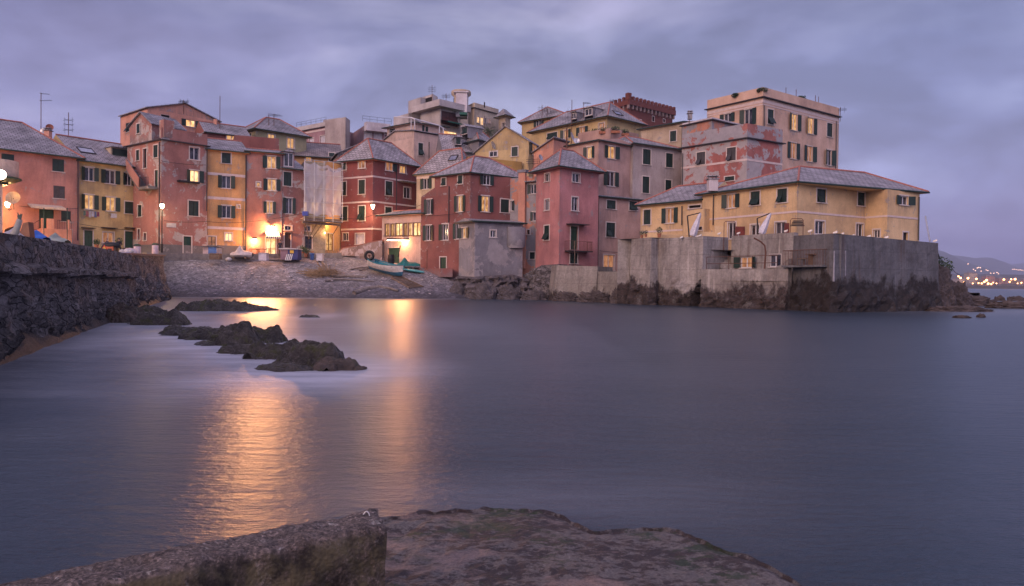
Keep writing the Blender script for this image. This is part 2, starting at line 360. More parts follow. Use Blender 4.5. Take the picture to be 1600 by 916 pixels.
# ------------------------------------------------------------ ground, beach, sea
YW = [(-60, 66), (-34, 67.5), (-28, 69), (-20, 70), (-9, 71), (-5, 73), (0, 76), (30, 78)]
YB = [(-60, 79, 4.2), (-37, 77.3, 4.2), (-29, 83.5, 4.45), (-23, 87.5, 4.9), (-16.5, 86.5, 4.2), (-12, 83, 3.6), (-8, 80, 2.7), (-4, 78, 1.2), (0, 80, .6), (30, 84, .2)]
def ground(X, Y):
    yw = interp(X, YW); yb = interp(X, [(a, b) for a, b, c in YB]); zb = interp(X, [(a, c) for a, b, c in YB])
    t = (Y - yw) / (yb - yw)
    if t <= 0: return max(-2.0, (Y - yw) * .22)
    if t <= 1: return zb * (1 - (1 - t) ** 1.25)
    return zb + (Y - yb) * .03
def gnd(px, py):
    d = ray(px, py); lo = None
    Y = 60.0
    while Y < 120:
        p = CAM + d * (Y / d.y)
        if p.z <= ground(p.x, Y): return Vector((p.x, Y, ground(p.x, Y)))
        Y += .1
    p = at(px, py, 85); return p
WL = [(10, -8.3), (12, -9.2), (15.5, -10.8), (29, -16.1), (42, -21.7), (60, -28.3)]
def plaza_z(Y): return interp(Y, [(12, 2.1), (42, 2.7), (60, 3.3), (70, 3.9), (78, 4.25), (200, 6)])

# ------------------------------------------------------------ facades and windows
UPV = Vector((0, 0, 1))
class Face:
    def __init__(s, A, B, z0, tops):
        s.A = Vector((A[0], A[1], 0)); s.B = Vector((B[0], B[1], 0)); s.e = (s.B - s.A); s.L = s.e.length; s.e.normalize()
        s.n = Vector((s.e.y, -s.e.x, 0))          # towards the camera for a left-to-right chain
        s.z0 = z0; s.tops = tops; s.open = []; s.allw = []
    def hit(s, px, py):
        d = ray(px, py); k = d.dot(s.n)
        if abs(k) < 1e-6: return None
        t = (s.A - CAM).dot(s.n) / k
        if t <= 0: return None
        p = CAM + d * t; return (p - s.A).dot(s.e), p.z, t
    def P(s, u, z, o=0.0): return s.A + s.e * u + UPV * z + s.n * o
    def mesh(s, mb, m=0):
        tops = s.tops; zg = min(z for u, z in tops)
        ops = [o for o in s.open if o[3] < zg - .05 and o[0] > .03 and o[1] < s.L - .03 and o[2] > s.z0]
        us = sorted({0.0, s.L} | {q for o in ops for q in o[:2]} | {round(s.L * i / max(1, int(s.L / .4)), 4) for i in range(1, max(1, int(s.L / .4)))}); zs = sorted({s.z0, zg} | {q for o in ops for q in o[2:4]} | {s.z0 + .45 * i for i in range(1, int((zg - s.z0) / .45))})
        for a, b in zip(us, us[1:]):
            for c, d in zip(zs, zs[1:]):
                if b - a < 1e-4 or d - c < 1e-4: continue
                um, zm = (a + b) / 2, (c + d) / 2
                if any(o[0] < um < o[1] and o[2] < zm < o[3] for o in ops): continue
                mb.face([s.P(a, c), s.P(b, c), s.P(b, d), s.P(a, d)], [(a, c), (b, c), (b, d), (a, d)], m)
        for (a, b, c, d) in ops:
            r = -.22
            for p, q in (((a, c), (b, c)), ((b, c), (b, d)), ((b, d), (a, d)), ((a, d), (a, c))):
                mb.face([s.P(*p), s.P(*q), s.P(*q, r), s.P(*p, r)], m=m)
        if max(z for u, z in tops) > zg + .02:
            poly = [s.P(0, zg)] + [s.P(s.L, zg)] + [s.P(u, z) for u, z in reversed(tops)]
            mb.face(poly, m=m)
        return ops

def shutter_box(f, u0, u1, z0, z1, o0, o1):
    mb = MB(); mb.obox(f.A, f.e, f.n, UPV, (u0, u1), (o0, o1), (z0, z1))
    if u1 - u0 > .25:   # stiles and rails
        for a, b in ((u0, u0 + .06), (u1 - .06, u1)): mb.obox(f.A, f.e, f.n, UPV, (a, b), (o1, o1 + .015), (z0, z1))
        for a, b in ((z0, z0 + .07), (z1 - .07, z1), ((z0 + z1) / 2 - .03, (z0 + z1) / 2 + .03)): mb.obox(f.A, f.e, f.n, UPV, (u0 + .061, u1 - .061), (o1, o1 + .012), (a, b))
    return mb
def leaf_box(f, uh, wd, sg, z0, z1, off, ang):
    """an open shutter leaf hinged at uh, swung a little off the wall"""
    ex = (f.e * sg * math.cos(ang) + f.n * math.sin(ang)); ey = ex.cross(UPV) * (1 if sg > 0 else -1)
    O = Vector((0, 0, 0)) + f.A + f.e * uh + f.n * off; mb = MB()
    mb.obox(O, ex, ey, UPV, (0, wd), (0, .035), (z0, z1))
    for a, b in ((0.0, .06), (wd - .06, wd)): mb.obox(O, ex, ey, UPV, (a, b), (.036, .05), (z0, z1))
    for a, b in ((z0, z0 + .07), (z1 - .07, z1), ((z0 + z1) / 2 - .03, (z0 + z1) / 2 + .03)): mb.obox(O, ex, ey, UPV, (.061, wd - .061), (.036, .048), (a, b))
    return mb
def window(f, parent, u0, u1, z0, z1, kind, trim, surround=True, sm=None, carve=True, depth2=False, sashm=None):
    """kind: c closed shutters, o open shutters, ol open and lit, g glazed, gl glazed lit, gb glazed bright, d door, dl glazed door, b dark hole, l/r one shutter, w pale blind"""
    sm = sm or SHUT
    if u1 < u0: u0, u1 = u1, u0
    U0, U1 = u0, u1; W = u1 - u0; lit = kind.endswith('l') and kind != 'l'
    base = kind[:-1] if len(kind) > 1 else kind
    if kind in ('l', 'r'): base = kind
    if base in ('o',): u0, u1 = u0 + .25 * W, u1 - .25 * W
    if base == 'l': u0 = u0 + .36 * W
    if base == 'r': u1 = u1 - .36 * W
    b0 = 0.0 if carve else .03
    if carve: f.open.append((u0, u1, z0, z1))
    f.allw.append((u0, u1, z0, z1))
    door = base == 'd'
    sw, sp = (.11, .03) if surround else (.04, .012)
    mb = MB(); o0, o1 = b0 + .004, b0 + sp
    if surround or base in 'gb':
        mb.obox(f.A, f.e, f.n, UPV, (u0 - sw, u0), (o0, o1), (z0, z1)); mb.obox(f.A, f.e, f.n, UPV, (u1, u1 + sw), (o0, o1), (z0, z1))
        mb.obox(f.A, f.e, f.n, UPV, (u0 - sw, u1 + sw), (o0, o1 + .004), (z1, z1 + sw))
    if not door: mb.obox(f.A, f.e, f.n, UPV, (u0 - sw - .05, u1 + sw + .05), (o0, o1 + .07), (z0 - .07, z0))
    elif not mb.v: mb.obox(f.A, f.e, f.n, UPV, (u0, u1), (o0, o1 + .05), (z1, z1 + .06))
    wo = build('door_frame' if door else 'window', mb, trim, parent)
    pd = -.16 if carve else .012
    sub = parent if depth2 else wo
    def pane(m):
        q = MB(); q.face([f.P(u0, z0, pd), f.P(u1, z0, pd), f.P(u1, z1, pd), f.P(u0, z1, pd)], [(0, 0), (u1 - u0, 0), (u1 - u0, z1 - z0), (0, z1 - z0)])
        build('pane', q, m, sub)
    def sash(m=None, midrail=False):
        q = MB(); a = pd + .005; b = pd + .05; t = .055
        q.obox(f.A, f.e, f.n, UPV, (u0, u0 + t), (a, b), (z0, z1)); q.obox(f.A, f.e, f.n, UPV, (u1 - t, u1), (a, b), (z0, z1))
        q.obox(f.A, f.e, f.n, UPV, (u0 + t, u1 - t), (a, b), (z0, z0 + t)); q.obox(f.A, f.e, f.n, UPV, (u0 + t, u1 - t), (a, b), (z1 - t, z1))
        c = (u0 + u1) / 2
        if u1 - u0 > .5: q.obox(f.A, f.e, f.n, UPV, (c - .04, c + .04), (a, b + .004), (z0 + t, z1 - t))
        if midrail: q.obox(f.A, f.e, f.n, UPV, (u0 + t, u1 - t), (a, b + .002), (z0 + (z1 - z0) * .36, z0 + (z1 - z0) * .36 + .05))
        build('sash', q, m or sashm or SASH, sub)
    pm = GLASS
    if lit: pm = LIT
    if kind.endswith('b') and len(kind) > 1: pm = LITB
    if kind.endswith('m') and len(kind) > 1: pm = LITD
    if base in ('o', 'l', 'r', 'g'):
        pane(pm); sash()
    elif base == 'c':
        c = (u0 + u1) / 2; a = -.05 if carve else .035
        if random.random() < .45 and u1 - u0 > .45:
            # lower flap pushed ajar
            hf = (z1 - z0) * .46; ca, sa = math.cos(.5), math.sin(.5); ez = UPV * -ca + f.n * sa; ey = f.n * ca + UPV * sa
            q = MB(); q.obox(f.P(0, z0 + hf, .03), f.e, ey, ez, (u0 + .03, (u0 + u1) / 2 - .02 if random.random() < .6 else u1 - .03), (0, .03), (0, hf)); build('shutter_flap', q, sm, sub)
        if u1 - u0 > .55:
            build('shutter', shutter_box(f, u0 + .01, c - .012, z0 + .01, z1 - .01, a - .035, a), sm, sub)
            build('shutter', shutter_box(f, c + .012, u1 - .01, z0 + .01, z1 - .01, a - .035, a), sm, sub)
        else: build('shutter', shutter_box(f, u0 + .01, u1 - .01, z0 + .01, z1 - .01, a - .035, a), sm, sub)
        q = MB(); q.face([f.P(u0, z0, pd), f.P(u1, z0, pd), f.P(u1, z1, pd), f.P(u0, z1, pd)]); build('pane', q, DARKH, sub)
    elif base == 'b':
        pane(DARKH)
    elif base == 'w':
        q = shutter_box(f, u0 + .02, u1 - .02, z0 + .02, z1 - .02, pd + .01, pd + .04); build('blind', q, PALE, sub)
    elif base == 'd':
        if kind == 'd':
            q = MB(); a = pd; b = pd + .05; c = (u0 + u1) / 2
            q.obox(f.A, f.e, f.n, UPV, (u0, u1), (a, b), (z0, z1))
            for (x0, x1) in ((u0 + .08, c - .05), (c + .05, u1 - .08)):
                for (y0, y1) in ((.08, .42), (.48, .92)):
                    if x1 > x0: q.obox(f.A, f.e, f.n, UPV, (x0, x1), (b, b + .02), (z0 + y0 * (z1 - z0), z0 + y1 * (z1 - z0)))
            build('door', q, sm if sm is not SHUT else GDOOR, sub)
        else:
            pane(pm); sash(sm if sm is not SHUT else BDOOR, True)
    if base == 'o' or base == 'l':
        build('shutter', leaf_box(f, u0 - .02, u0 - .03 - U0, -1, z0, z1, b0 + .04, random.choice((.04, .08, .12, .3, .5))), sm, sub)
    if base == 'o' or base == 'r':
        build('shutter', leaf_box(f, u1 + .02, U1 - u1 - .03, 1, z0, z1, b0 + .04, random.choice((.04, .08, .12, .3, .5))), sm, sub)
    return wo

# ------------------------------------------------------------ roofs
def offset_quad(Q, ov):
    n = len(Q); ovs = ov if isinstance(ov, (list, tuple)) else [ov] * n
    cen = sum((Vector(q) for q in Q), Vector((0, 0))) / n; L = []
    for i in range(n):
        a, b = Vector(Q[i]), Vector(Q[(i + 1) % n]); e = (b - a).normalized(); nn = Vector((e.y, -e.x))
        if nn.dot((a + b) / 2 - cen) < 0: nn = -nn
        L.append((a + nn * ovs[i], e))
    out = []
    for i in range(n):
        (p, d), (q, g) = L[i - 1], L[i]
        den = d.x * g.y - d.y * g.x
        if abs(den) < 1e-6: out.append(q); continue
        t = ((q.x - p.x) * g.y - (q.y - p.y) * g.x) / den; out.append(p + d * t)
    return out
def hip_roof(parent, Q, z, rise, axis='BC', ins=(2, 2), over=.35, mat=None, ridge=RIDGE, wall=None, gut=GUT, name='roof', th=.12):
    """Q = A,B,C,D (xy). axis says which eave the ridge runs along. inset 0 makes a gable end."""
    mat = mat or SLATE
    E = offset_quad(Q, over); A, B, C, D = [Vector((q.x, q.y, z + th)) for q in E]
    if axis == 'BC': m0, m1 = (A + B) / 2, (C + D) / 2
    else: m0, m1 = (A + D) / 2, (B + C) / 2
    d = (m1 - m0); Ln = d.length; d.normalize()
    R0 = m0 + d * min(ins[0], Ln * .49) + UPV * rise; R1 = m1 - d * min(ins[1], Ln * .49) + UPV * rise
    mb = MB(); mats = [mat, wall or mat]
    if axis == 'BC': fs = [((A, B, R0), ins[0] == 0), ((B, C, R1, R0), 0), ((C, D, R1), ins[1] == 0), ((D, A, R0, R1), 0)]
    else: fs = [((A, B, R1, R0), 0), ((B, C, R1), ins[1] == 0), ((C, D, R0, R1), 0), ((D, A, R0), ins[0] == 0)]
    for f, g in fs: mb.face(f, m=1 if g else 0)
    lo = [Vector((p.x, p.y, z - .01)) for p in (A, B, C, D)]; up = [A, B, C, D]
    for i in range(4): mb.face([lo[i], lo[(i + 1) % 4], up[(i + 1) % 4], up[i]])
    mb.face([lo[3], lo[2], lo[1], lo[0]], m=1)
    ro = build(name, mb, mats, parent)
    ro['_planes'] = 1
    facets = [f for f, g in fs if not g]
    if ridge:
        q = MB(); q.tube([R0 + UPV * .02, R1 + UPV * .02], .1, 5)
        if ins[0] > 0:
            for c in ((A, B) if axis == 'BC' else (A, D)): q.tube([c + UPV * .02, R0 + UPV * .02], .09, 5)
        if ins[1] > 0:
            for c in ((C, D) if axis == 'BC' else (B, C)): q.tube([c + UPV * .02, R1 + UPV * .02], .09, 5)
        build('ridge_tiles', q, ridge, ro)
    if gut:
        q = MB()
        for i in range(2):
            a, b = up[i], up[i + 1]; e = (b - a).normalized(); nn = Vector((e.y, -e.x, 0))
            q.tube([a + nn * .05 - UPV * .06, b + nn * .05 - UPV * .06], .085, 6)
        build('gutter', q, gut, parent)
    return ro, facets

def skylight(parent, facets, x0, y0, x1, y1, name='skylight', mat=None):
    """a roof window lying on the roof facet that the four picture corners fall on"""
    best = None
    for f in facets:
        nn = (f[1] - f[0]).cross(f[-1] - f[0]).normalized(); d = ray((x0 + x1) / 2, (y0 + y1) / 2)
        k = d.dot(nn)
        if abs(k) < 1e-6: continue
        t = (f[0] - CAM).dot(nn) / k
        p = CAM + d * t
        if nn.z < 0: nn = -nn
        inside = True; pts = list(f); cen = sum(pts, Vector()) / len(pts)
        for a, b in zip(pts, pts[1:] + pts[:1]):
            e = (b - a).cross(nn)
            if e.dot(cen - a) * e.dot(p - a) < 0: inside = False
        if inside and t > 0 and (best is None or t < best[0]): best = (t, p, nn, (f[1] - f[0]).normalized())
    if not best: return
    t, p, nn, e = best; g = nn.cross(e).normalized()
    if g.z < 0: g = -g
    w = abs(x1 - x0) * t * 1.0 / F / max(.35, abs(e.dot(CR))); h = abs(y1 - y0) * t / F / max(.25, abs(g.dot(CU)))
    w, h = min(w, 1.6), min(h, 1.8)
    mb = MB()
    for a, b in (((-w / 2, -w / 2 + .08), (-h / 2, h / 2)), ((w / 2 - .08, w / 2), (-h / 2, h / 2)), ((-w / 2 + .08, w / 2 - .08), (-h / 2, -h / 2 + .08)), ((-w / 2 + .08, w / 2 - .08), (h / 2 - .08, h / 2))):
        mb.obox(p, e, g, nn, a, b, (.01, .12))
    o = build(name, mb, GUTB, parent)
    q = MB(); q.obox(p, e, g, nn, (-w / 2 + .08, w / 2 - .08), (-h / 2 + .08, h / 2 - .08), (.03, .08)); build('pane', q, mat or SKYGL, o)

def chimney(name, px, py0, py1, wpx, Y, label, mat=None, parent=None, cap=True):
    """a chimney whose stack top is at picture row py0 and whose foot is at py1"""
    p0 = at(px, py0, Y); p1 = at(px, py1, Y); w = wpx * Y / F / 2
    mb = MB(); mb.box(p1.x - w, Y - w, p1.z, p1.x + w, Y + w, p0.z)
    o = build('chimney', mb, mat or GREYR, parent)
    if cap:
        q = MB(); q.box(p1.x - w - .1, Y - w - .1, p0.z + .002, p1.x + w + .1, Y + w + .1, p0.z + .1)
        for sx_ in (-1, 1): q.box(p1.x + sx_ * w * .8 - .08, Y - .1, p0.z + .1, p1.x + sx_ * w * .8 + .08, Y + .1, p0.z + .26)
        q.box(p1.x - w - .05, Y - w, p0.z + .262, p1.x + w + .05, Y + w, p0.z + .34); build('chimney_cap', q, SLATE, o)
    return o

# ------------------------------------------------------------ a whole building
BL = {}
def bld(name, label, cat, pts, top, z0, mat, wins=(), trim=None, depth=8, roof=None, bands=(), prof=None, group=None, dado=None,
        key=None, sm=None, surround=True, parapet=None, bandh=.16, flat=True, pipes=()):
    """pts: visible plan corners left to right as (column, row, distance); top: (index, row) fixes the wall height"""
    P = [at(*p).xy for p in pts]
    zt = at(pts[top[0]][0], top[1], pts[top[0]][2]).z
    cx_ = sum((p.x for p in P)) / len(P); cy_ = sum((p.y for p in P)) / len(P) + 2
    root = thing(name, label, cat, (cx_, cy_, z0), group)
    faces = []
    for i in range(len(P) - 1):
        f = Face(P[i], P[i + 1], z0, None); tops = [(0, zt), (f.L, zt)]
        if prof and i in prof:
            tops = []
            for (x, y) in prof[i]:
                u, z, t = f.hit(x, y); tops.append([u, z])
            tops[0][0] = 0; tops[-1][0] = f.L; tops = [tuple(q) for q in tops]
        f.tops = tops; faces.append(f)
    if len(P) == 2:
        nb_ = -faces[0].n.xy; back = [P[1] + nb_ * depth, P[0] + nb_ * depth]
    elif len(P) == 3: back = [P[0] + P[2] - P[1]]
    else: back = [P[-1] + (P[0] - P[1]), ]
    T = trim or TRIM
    for wn in wins:
        z, x0, y0, x1, y1, kind = wn[:6]; opt = wn[6] if len(wn) > 6 else {}
        a = zp(z, x0, y0); b = zp(z, x1, y1); xc, yc = (a[0] + b[0]) / 2, (a[1] + b[1]) / 2
        best = None
        for f in faces:
            h = f.hit(xc, yc)
            if h and -.02 <= h[0] <= f.L + .02 and (best is None or h[2] < best[1]): best = (f, h[2])
        if not best: print('WINDOW MISS', name, wn); continue
        f = best[0]; u0, u1 = f.hit(a[0], yc)[0], f.hit(b[0], yc)[0]; h0, h1 = f.hit(xc, b[1])[1], f.hit(xc, a[1])[1]
        u0 = max(.06, u0); u1 = min(f.L - .06, u1)
        k = opt.get('sm', sm); zg = min(q for _, q in f.tops)
        carve = h1 < zg - .06 and h0 > z0 + .01
        if h0 <= z0 + .01 and h1 < zg - .06: h0 = z0 + .02; carve = True
        window(f, root, u0, u1, h0, h1, kind, opt.get('trim', T), opt.get('sur', surround), k, carve, sashm=opt.get('sash'))
    mb = MB()
    for f in faces: f.mesh(mb)
    Q = [Vector(p) for p in P] + back
    for i in range(len(P) - 1, len(Q)):
        a, b = Q[i], Q[(i + 1) % len(Q)]
        za = faces[-1].tops[-1][1] if i == len(P) - 1 else min(zt, faces[0].tops[0][1]) if prof else zt
        zb = faces[0].tops[0][1] if (i + 1) % len(Q) == 0 else (faces[-1].tops[-1][1] if i == len(P) - 1 else zt)
        if prof: za = zb = min(za, zb)
        mb.face([(a.x, a.y, z0), (b.x, b.y, z0), (b.x, b.y, zb), (a.x, a.y, za)])
    if flat and not roof and not prof: mb.face([(q.x, q.y, zt - .004) for q in Q], m=1)
    wall = build('wall', mb, [mat, SLATE2], root)
    vals = []; off = Vector((cx_, cy_, z0))
    for v_ in mb.v:
        wv = 0
        for f in faces:
            d_ = v_ - f.A
            if abs(d_.dot(f.n)) > .02: continue
            u = d_.dot(f.e)
            if not -.01 <= u <= f.L + .01: continue
            wv = max(.75 * math.exp(-min(u, f.L - u) / .35), .9 * math.exp(-(v_.z - z0) / 1.0))
            for (a_, b_, c_, e_) in f.allw:
                if a_ - .15 < u < b_ + .15 and v_.z <= c_ + .02: wv = max(wv, .95 * math.exp(-(c_ - v_.z) / .95))
            break
        vals += [wv, wv, wv, 1]
    wall.data.color_attributes.new('wear', 'FLOAT_COLOR', 'POINT').data.foreach_set('color', vals)
    for bnd in bands:
        i, y, = bnd[0], bnd[1]; hh = bnd[2] if len(bnd) > 2 else bandh; only = bnd[3] if len(bnd) > 3 else None
        z = at(pts[i][0], y, pts[i][2]).z; q = MB()
        for j, f in enumerate(faces):
            if only is not None and j not in only: continue
            q.obox(f.A, f.e, f.n, UPV, (-.0 if j else 0, f.L + (.035 if j < len(faces) - 1 else 0)), (.003, .035), (z - hh / 2, z + hh / 2))
        build('string_course', q, BAND, root)
    if dado:
        q = MB()
        for j, f in enumerate(faces): q.obox(f.A, f.e, f.n, UPV, (0, f.L + (.02 if j < len(faces) - 1 else 0)), (.003, .02), (z0, z0 + dado))
        build('dado', q, DADO, root)
    info = dict(root=root, faces=faces, z=zt, P=P, Q=Q, facets=[])
    if roof:
        rk = dict(roof); rq = rk.pop('Q', None)
        if rq: Q4 = [at(*q).xy for q in rq]
        else: Q4 = Q[:4]
        if len(Q4) == 3: Q4.append(Q4[0] + Q4[2] - Q4[1])
        rk.setdefault('wall', mat); rz = rk.pop('z', zt)
        ro, fc = hip_roof(root, Q4, rz, **rk); info['roof'] = ro; info['facets'] = fc
    if prof and not (roof):
        # roof slabs following the sloping wall top, running back along the neighbouring wall
        for i, pr in prof.items():
            f = faces[i]; bdir = (faces[0].A - faces[0].B) if i == len(faces) - 1 and len(faces) > 1 else (-f.n * depth if len(faces) == 1 else (faces[i + 1].B - faces[i + 1].A))
            bn = bdir.normalized(); q = MB(); tp = [f.P(u, z) for u, z in f.tops]
            e0 = (tp[1] - tp[0]).normalized(); e1 = (tp[-1] - tp[-2]).normalized()
            tp2 = [tp[0] - e0 * .3] + tp[1:-1] + [tp[-1] + e1 * .3]
            for a, b in zip(tp2, tp2[1:]):
                if (b - a).xy.length < .15: continue
                a0, b0 = a - bn * .25, b - bn * .25; a1, b1 = a + bdir, b + bdir; t_ = UPV * .13
                q.face([a0 + t_, b0 + t_, b1 + t_, a1 + t_]); q.face([b0, a0, a1, b1])
                for s_, e_ in ((a0, b0), (b0, b1), (b1, a1), (a1, a0)): q.face([s_, e_, e_ + t_, s_ + t_])
                info['facets'].append((a0 + t_, b0 + t_, b1 + t_, a1 + t_))
            if q.v: build('roof', q, SLATE, root)
    if parapet:
        q = MB(); hgt, m_, only = parapet[0], parapet[1], (parapet[2] if len(parapet) > 2 else None)
        for j, f in enumerate(faces):
            if only is not None and j not in only: continue
            q.obox(f.A, f.e, f.n, UPV, (0 if j else -.0, f.L), (-.2, .012), (zt + .1, zt + hgt))
        build('parapet', q, m_, root)
        q = MB()
        for j, f in enumerate(faces): q.obox(f.A, f.e, f.n, UPV, (-.25, f.L + .25), (-.25 - .002 * j, .3 + .002 * j), (zt + .003 * j, zt + .1 + .003 * j))
        build('cornice', q, GUTB, root)
    for (x, y0, y1) in pipes:
        for f in faces:
            h = f.hit(x, (y0 + y1) / 2)
            if h and 0 <= h[0] <= f.L:
                q = MB(); a = f.hit(x, y0); b = f.hit(x, y1); q.tube([f.P(a[0], a[1], .1), f.P(a[0], b[1], .1)], .055, 6); build('downpipe', q, GUTB, root); break
    if key: BL[key] = info
    return info
SKYGL = simple('skylight_glass', (.35, .35, .4), .12, .6)

def dormer(b, x0, y0, x1, y1, Y, kind='c', mat=None, yaw=None, h_extra=.25, rise=.5, dirface=0):
    """small dormer: its front face fills the picture box; Y is the distance of its foot"""
    f0 = b['faces'][dirface]; p = at((x0 + x1) / 2, y1, Y); w = abs(at(x1, y1, Y).x - at(x0, y1, Y).x) / max(.4, abs(f0.e.x))
    h = at(x0, y0, Y).z - p.z
    A = p - f0.e * (w / 2); Bp = p + f0.e * (w / 2)
    f = Face(A.xy, Bp.xy, p.z, [(0, p.z + h), (w, p.z + h)])
    q = MB(); o = None
    sub = build('dormer', q, mat or GREYR, b['root'])
    f.open.append((.16, w - .16, p.z + .12, p.z + h - .1)) if False else None
    mb = MB(); f.mesh(mb)
    for u in (0, w): mb.face([f.P(u, p.z - .5), f.P(u, p.z - .5, -2.5), f.P(u, p.z + h, -2.5), f.P(u, p.z + h)])
    off = rootloc(b['root']); me = bpy.data.meshes.new('dormer'); me.from_pydata([tuple(v - off) for v in mb.v], [], mb.f); me.materials.append(mat or GREYR); sub.data = me
    window(f, sub, .16, w - .16, p.z + .12, p.z + h - .1, kind, TRIM, False, None, False, depth2=True)
    r = MB(); zt = p.z + h
    a, c = f.P(-.15, zt, .3), f.P(w + .15, zt, .3); a2, c2 = f.P(-.15, zt, -2.8), f.P(w + .15, zt, -2.8)
    m0, m1 = f.P(w / 2, zt + rise, .3), f.P(w / 2, zt + rise, -2.8)
    r.face([a, m0, m1, a2]); r.face([m0, c, c2, m1]); r.face([a, c, m0]); r.face([a, a2, c2, c]); r.face([a2, m1, c2])
    build('roof', r, SLATE, sub)
# ------------------------------------------------------------ the village, left to right
bld('waterfront_house', 'large pink house with slate hip roof and striped awning above its stair', 'house', [(-45, 226, 70.3), (124, 248, 77)], (1, 249), 3.6, PINK, depth=13, key='L1',
    roof=dict(axis='AB', ins=(4, 4), rise=4.0, over=.4), wins=[
    ('A', 6, 338, 68, 408, 'c'), ('A', 250, 363, 306, 422, 'c'), ('A', 255, 491, 310, 550, 'c', dict(sm=SHUTG)), ('A', 187, 603, 257, 697, 'd'), ('A', 292, 610, 338, 660, 'c'),
    ('A', 318, 700, 345, 768, 'b')], surround=False, pipes=[(121.5, 252, 376)])
bld('terraced_house', 'yellow three storey house with laundry hanging under its lit windows', 'house', [(124, 252, 77.2), (216, 265, 82)], (0, 252.5), 3.8, YEL, depth=10, key='L2', surround=True,
    roof=dict(axis='AB', ins=(0, 0), rise=3.2, over=.4, mat=SLATE2), wins=[
    ('A', 377, 402, 470, 466, 'o'), ('A', 481, 416, 572, 480, 'o'), ('A', 583, 430, 640, 488, 'o'), ('A', 378, 533, 470, 602, 'ol'), ('A', 485, 545, 572, 611, 'ol'), ('A', 596, 566, 636, 623, 'c'),
    ('A', 402, 703, 442, 779, 'd'), ('A', 492, 712, 542, 762, 'gm', dict(sm=GDOOR)), ('A', 596, 708, 636, 786, 'd')])
bld('tower_house', 'tall peeling pink house with outside stair behind the street lamp', 'house', [(199, 228, 82.4), (252, 218.4, 78), (324, 229, 81.6)], (1, 219), 4.1, PINKT, key='L3', dado=1.25,
    wins=[('B', 100, 320, 115, 370, 'c'), ('B', 134, 313, 150, 406, 'b'), ('B', 183, 296, 203, 356, 'c'), ('B', 189, 415, 204, 500, 'd'), ('B', 106, 445, 118, 483, 'c'), ('B', 108, 582, 126, 638, 'c'),
          ('B', 107, 697, 118, 748, 'b'), ('B', 136, 716, 148, 750, 'b'),
          ('B', 356, 307, 400, 366, 'g'), ('B', 335, 417, 422, 474, 'ob'), ('B', 350, 562, 398, 634, 'c'), ('B', 326, 732, 363, 813, 'd')],
    parapet=(1.35, PINKT, (1,)), pipes=[(251.5 - 1.0, 222, 392), (323, 232, 330)])
bld('roof_house', 'pink gabled attic room standing on the flat top of the tall peeling house', 'house', [(203, 229, 82.2), (237, 222, 79.4), (290, 226, 83.0)], (1, 193), 16.55, PINKT, key='L3a', prof={0: [(203, 197.5), (221, 176.5), (237, 192.5)]},
    wins=[('Y', 312, 400, 358, 540, 'c')])
bld('chimney_block', 'square peeling pink stair head on the corner of the roof terrace', 'stair head', [(249, 187, 78.6), (256, 186, 78.05), (272.5, 188, 79)], (1, 186.5), 16.7, PINKT)
bld('gabled_house', 'broad salmon house with shallow gable and bright window above the tall peeling house', 'house', [(188, 183, 94), (230.5, 169, 89), (342, 190, 96)], (1, 169), 6, SALM, key='L3b',
    prof={1: [(230.5, 168.5), (289, 162.5), (342, 190)]}, wins=[('Y', 150, 387, 203, 518, 'c'), ('Y', 655, 272, 780, 308, 'b'), ('Y', 945, 345, 1210, 440, 'ob')], surround=False)
bld('roof_extension', 'low red roof room with one lit window between salmon gable and olive house', 'house', [(322, 208, 90), (388, 217, 93)], (0, 208), 6, RED2, depth=5, key='L4b',
    roof=dict(axis='AB', ins=(0, 0), rise=1.7, over=.3), wins=[('B', 530, 247, 576, 274, 'gl')], surround=False)
bld('narrow_house', 'narrow ochre house with three pale bands beside the peeling pink house', 'house', [(324.5, 234, 81.8), (385, 240, 84)], (0, 234.5), 4.2, ORY, depth=8, key='L4', dado=1.3,
    roof=dict(axis='AB', ins=(0, 0), rise=1.9, over=.3), bands=[(0, 269.8 + 1.2, .3), (0, 308.8, .3), (0, 355.5, .3)], wins=[
    ('B', 509, 333, 551, 383, 'c'), ('B', 488, 442, 573, 502, 'o'), ('B', 488, 585, 574, 644, 'o'), ('B', 525, 716, 558, 752, 'gb'), ('B', 441, 732, 480, 775, 'dm'), ('B', 583, 583, 594, 597, 'gl')], pipes=[(384, 243, 392)])
bld('cafe_house', 'terracotta house with glowing cafe door and lit upstairs windows', 'house', [(385.6, 238, 84), (441, 243, 85.6)], (0, 237.5), 4.2, TERRA, depth=7, key='L5',
    roof=dict(axis='AB', ins=(0, 0), rise=.9, over=.3), wins=[
    ('C', 123, 288, 208, 346, 'ol'), ('C', 125, 397, 209, 452, 'ol'), ('C', 127, 505, 187, 560, 'ol'), ('C', 94, 412, 112, 434, 'gl'), ('T', 455, 400, 610, 700, 'db', dict(sm=WOODB))])
bld('cafe_annex', 'pink house wing right of the cafe with grey roof window', 'house', [(441.3, 263, 85.7), (475.5, 272, 87.3)], (0, 264), 4.4, PINKT, depth=7, key='L5r',
    roof=dict(axis='AB', ins=(0, 0), rise=1.6, over=.3), wins=[('C', 213, 487, 280, 562, 'o'), ('C', 223, 363, 261, 430, 'c'), ('C', 228, 655, 256, 724, 'd', dict(sm=BDOOR)), ('C', 229, 620, 262, 641, 'g')])
dormer(BL['L5r'], 443, 238, 458, 262, 86.2, 'g', MAUVE, rise=.35)
bld('roof_terrace', 'red walled roof terrace above the cafe house', 'roof terrace', [(366, 216, 88.5), (436, 222, 90.5)], (0, 211), 12, RED2, depth=4, key='L5t')
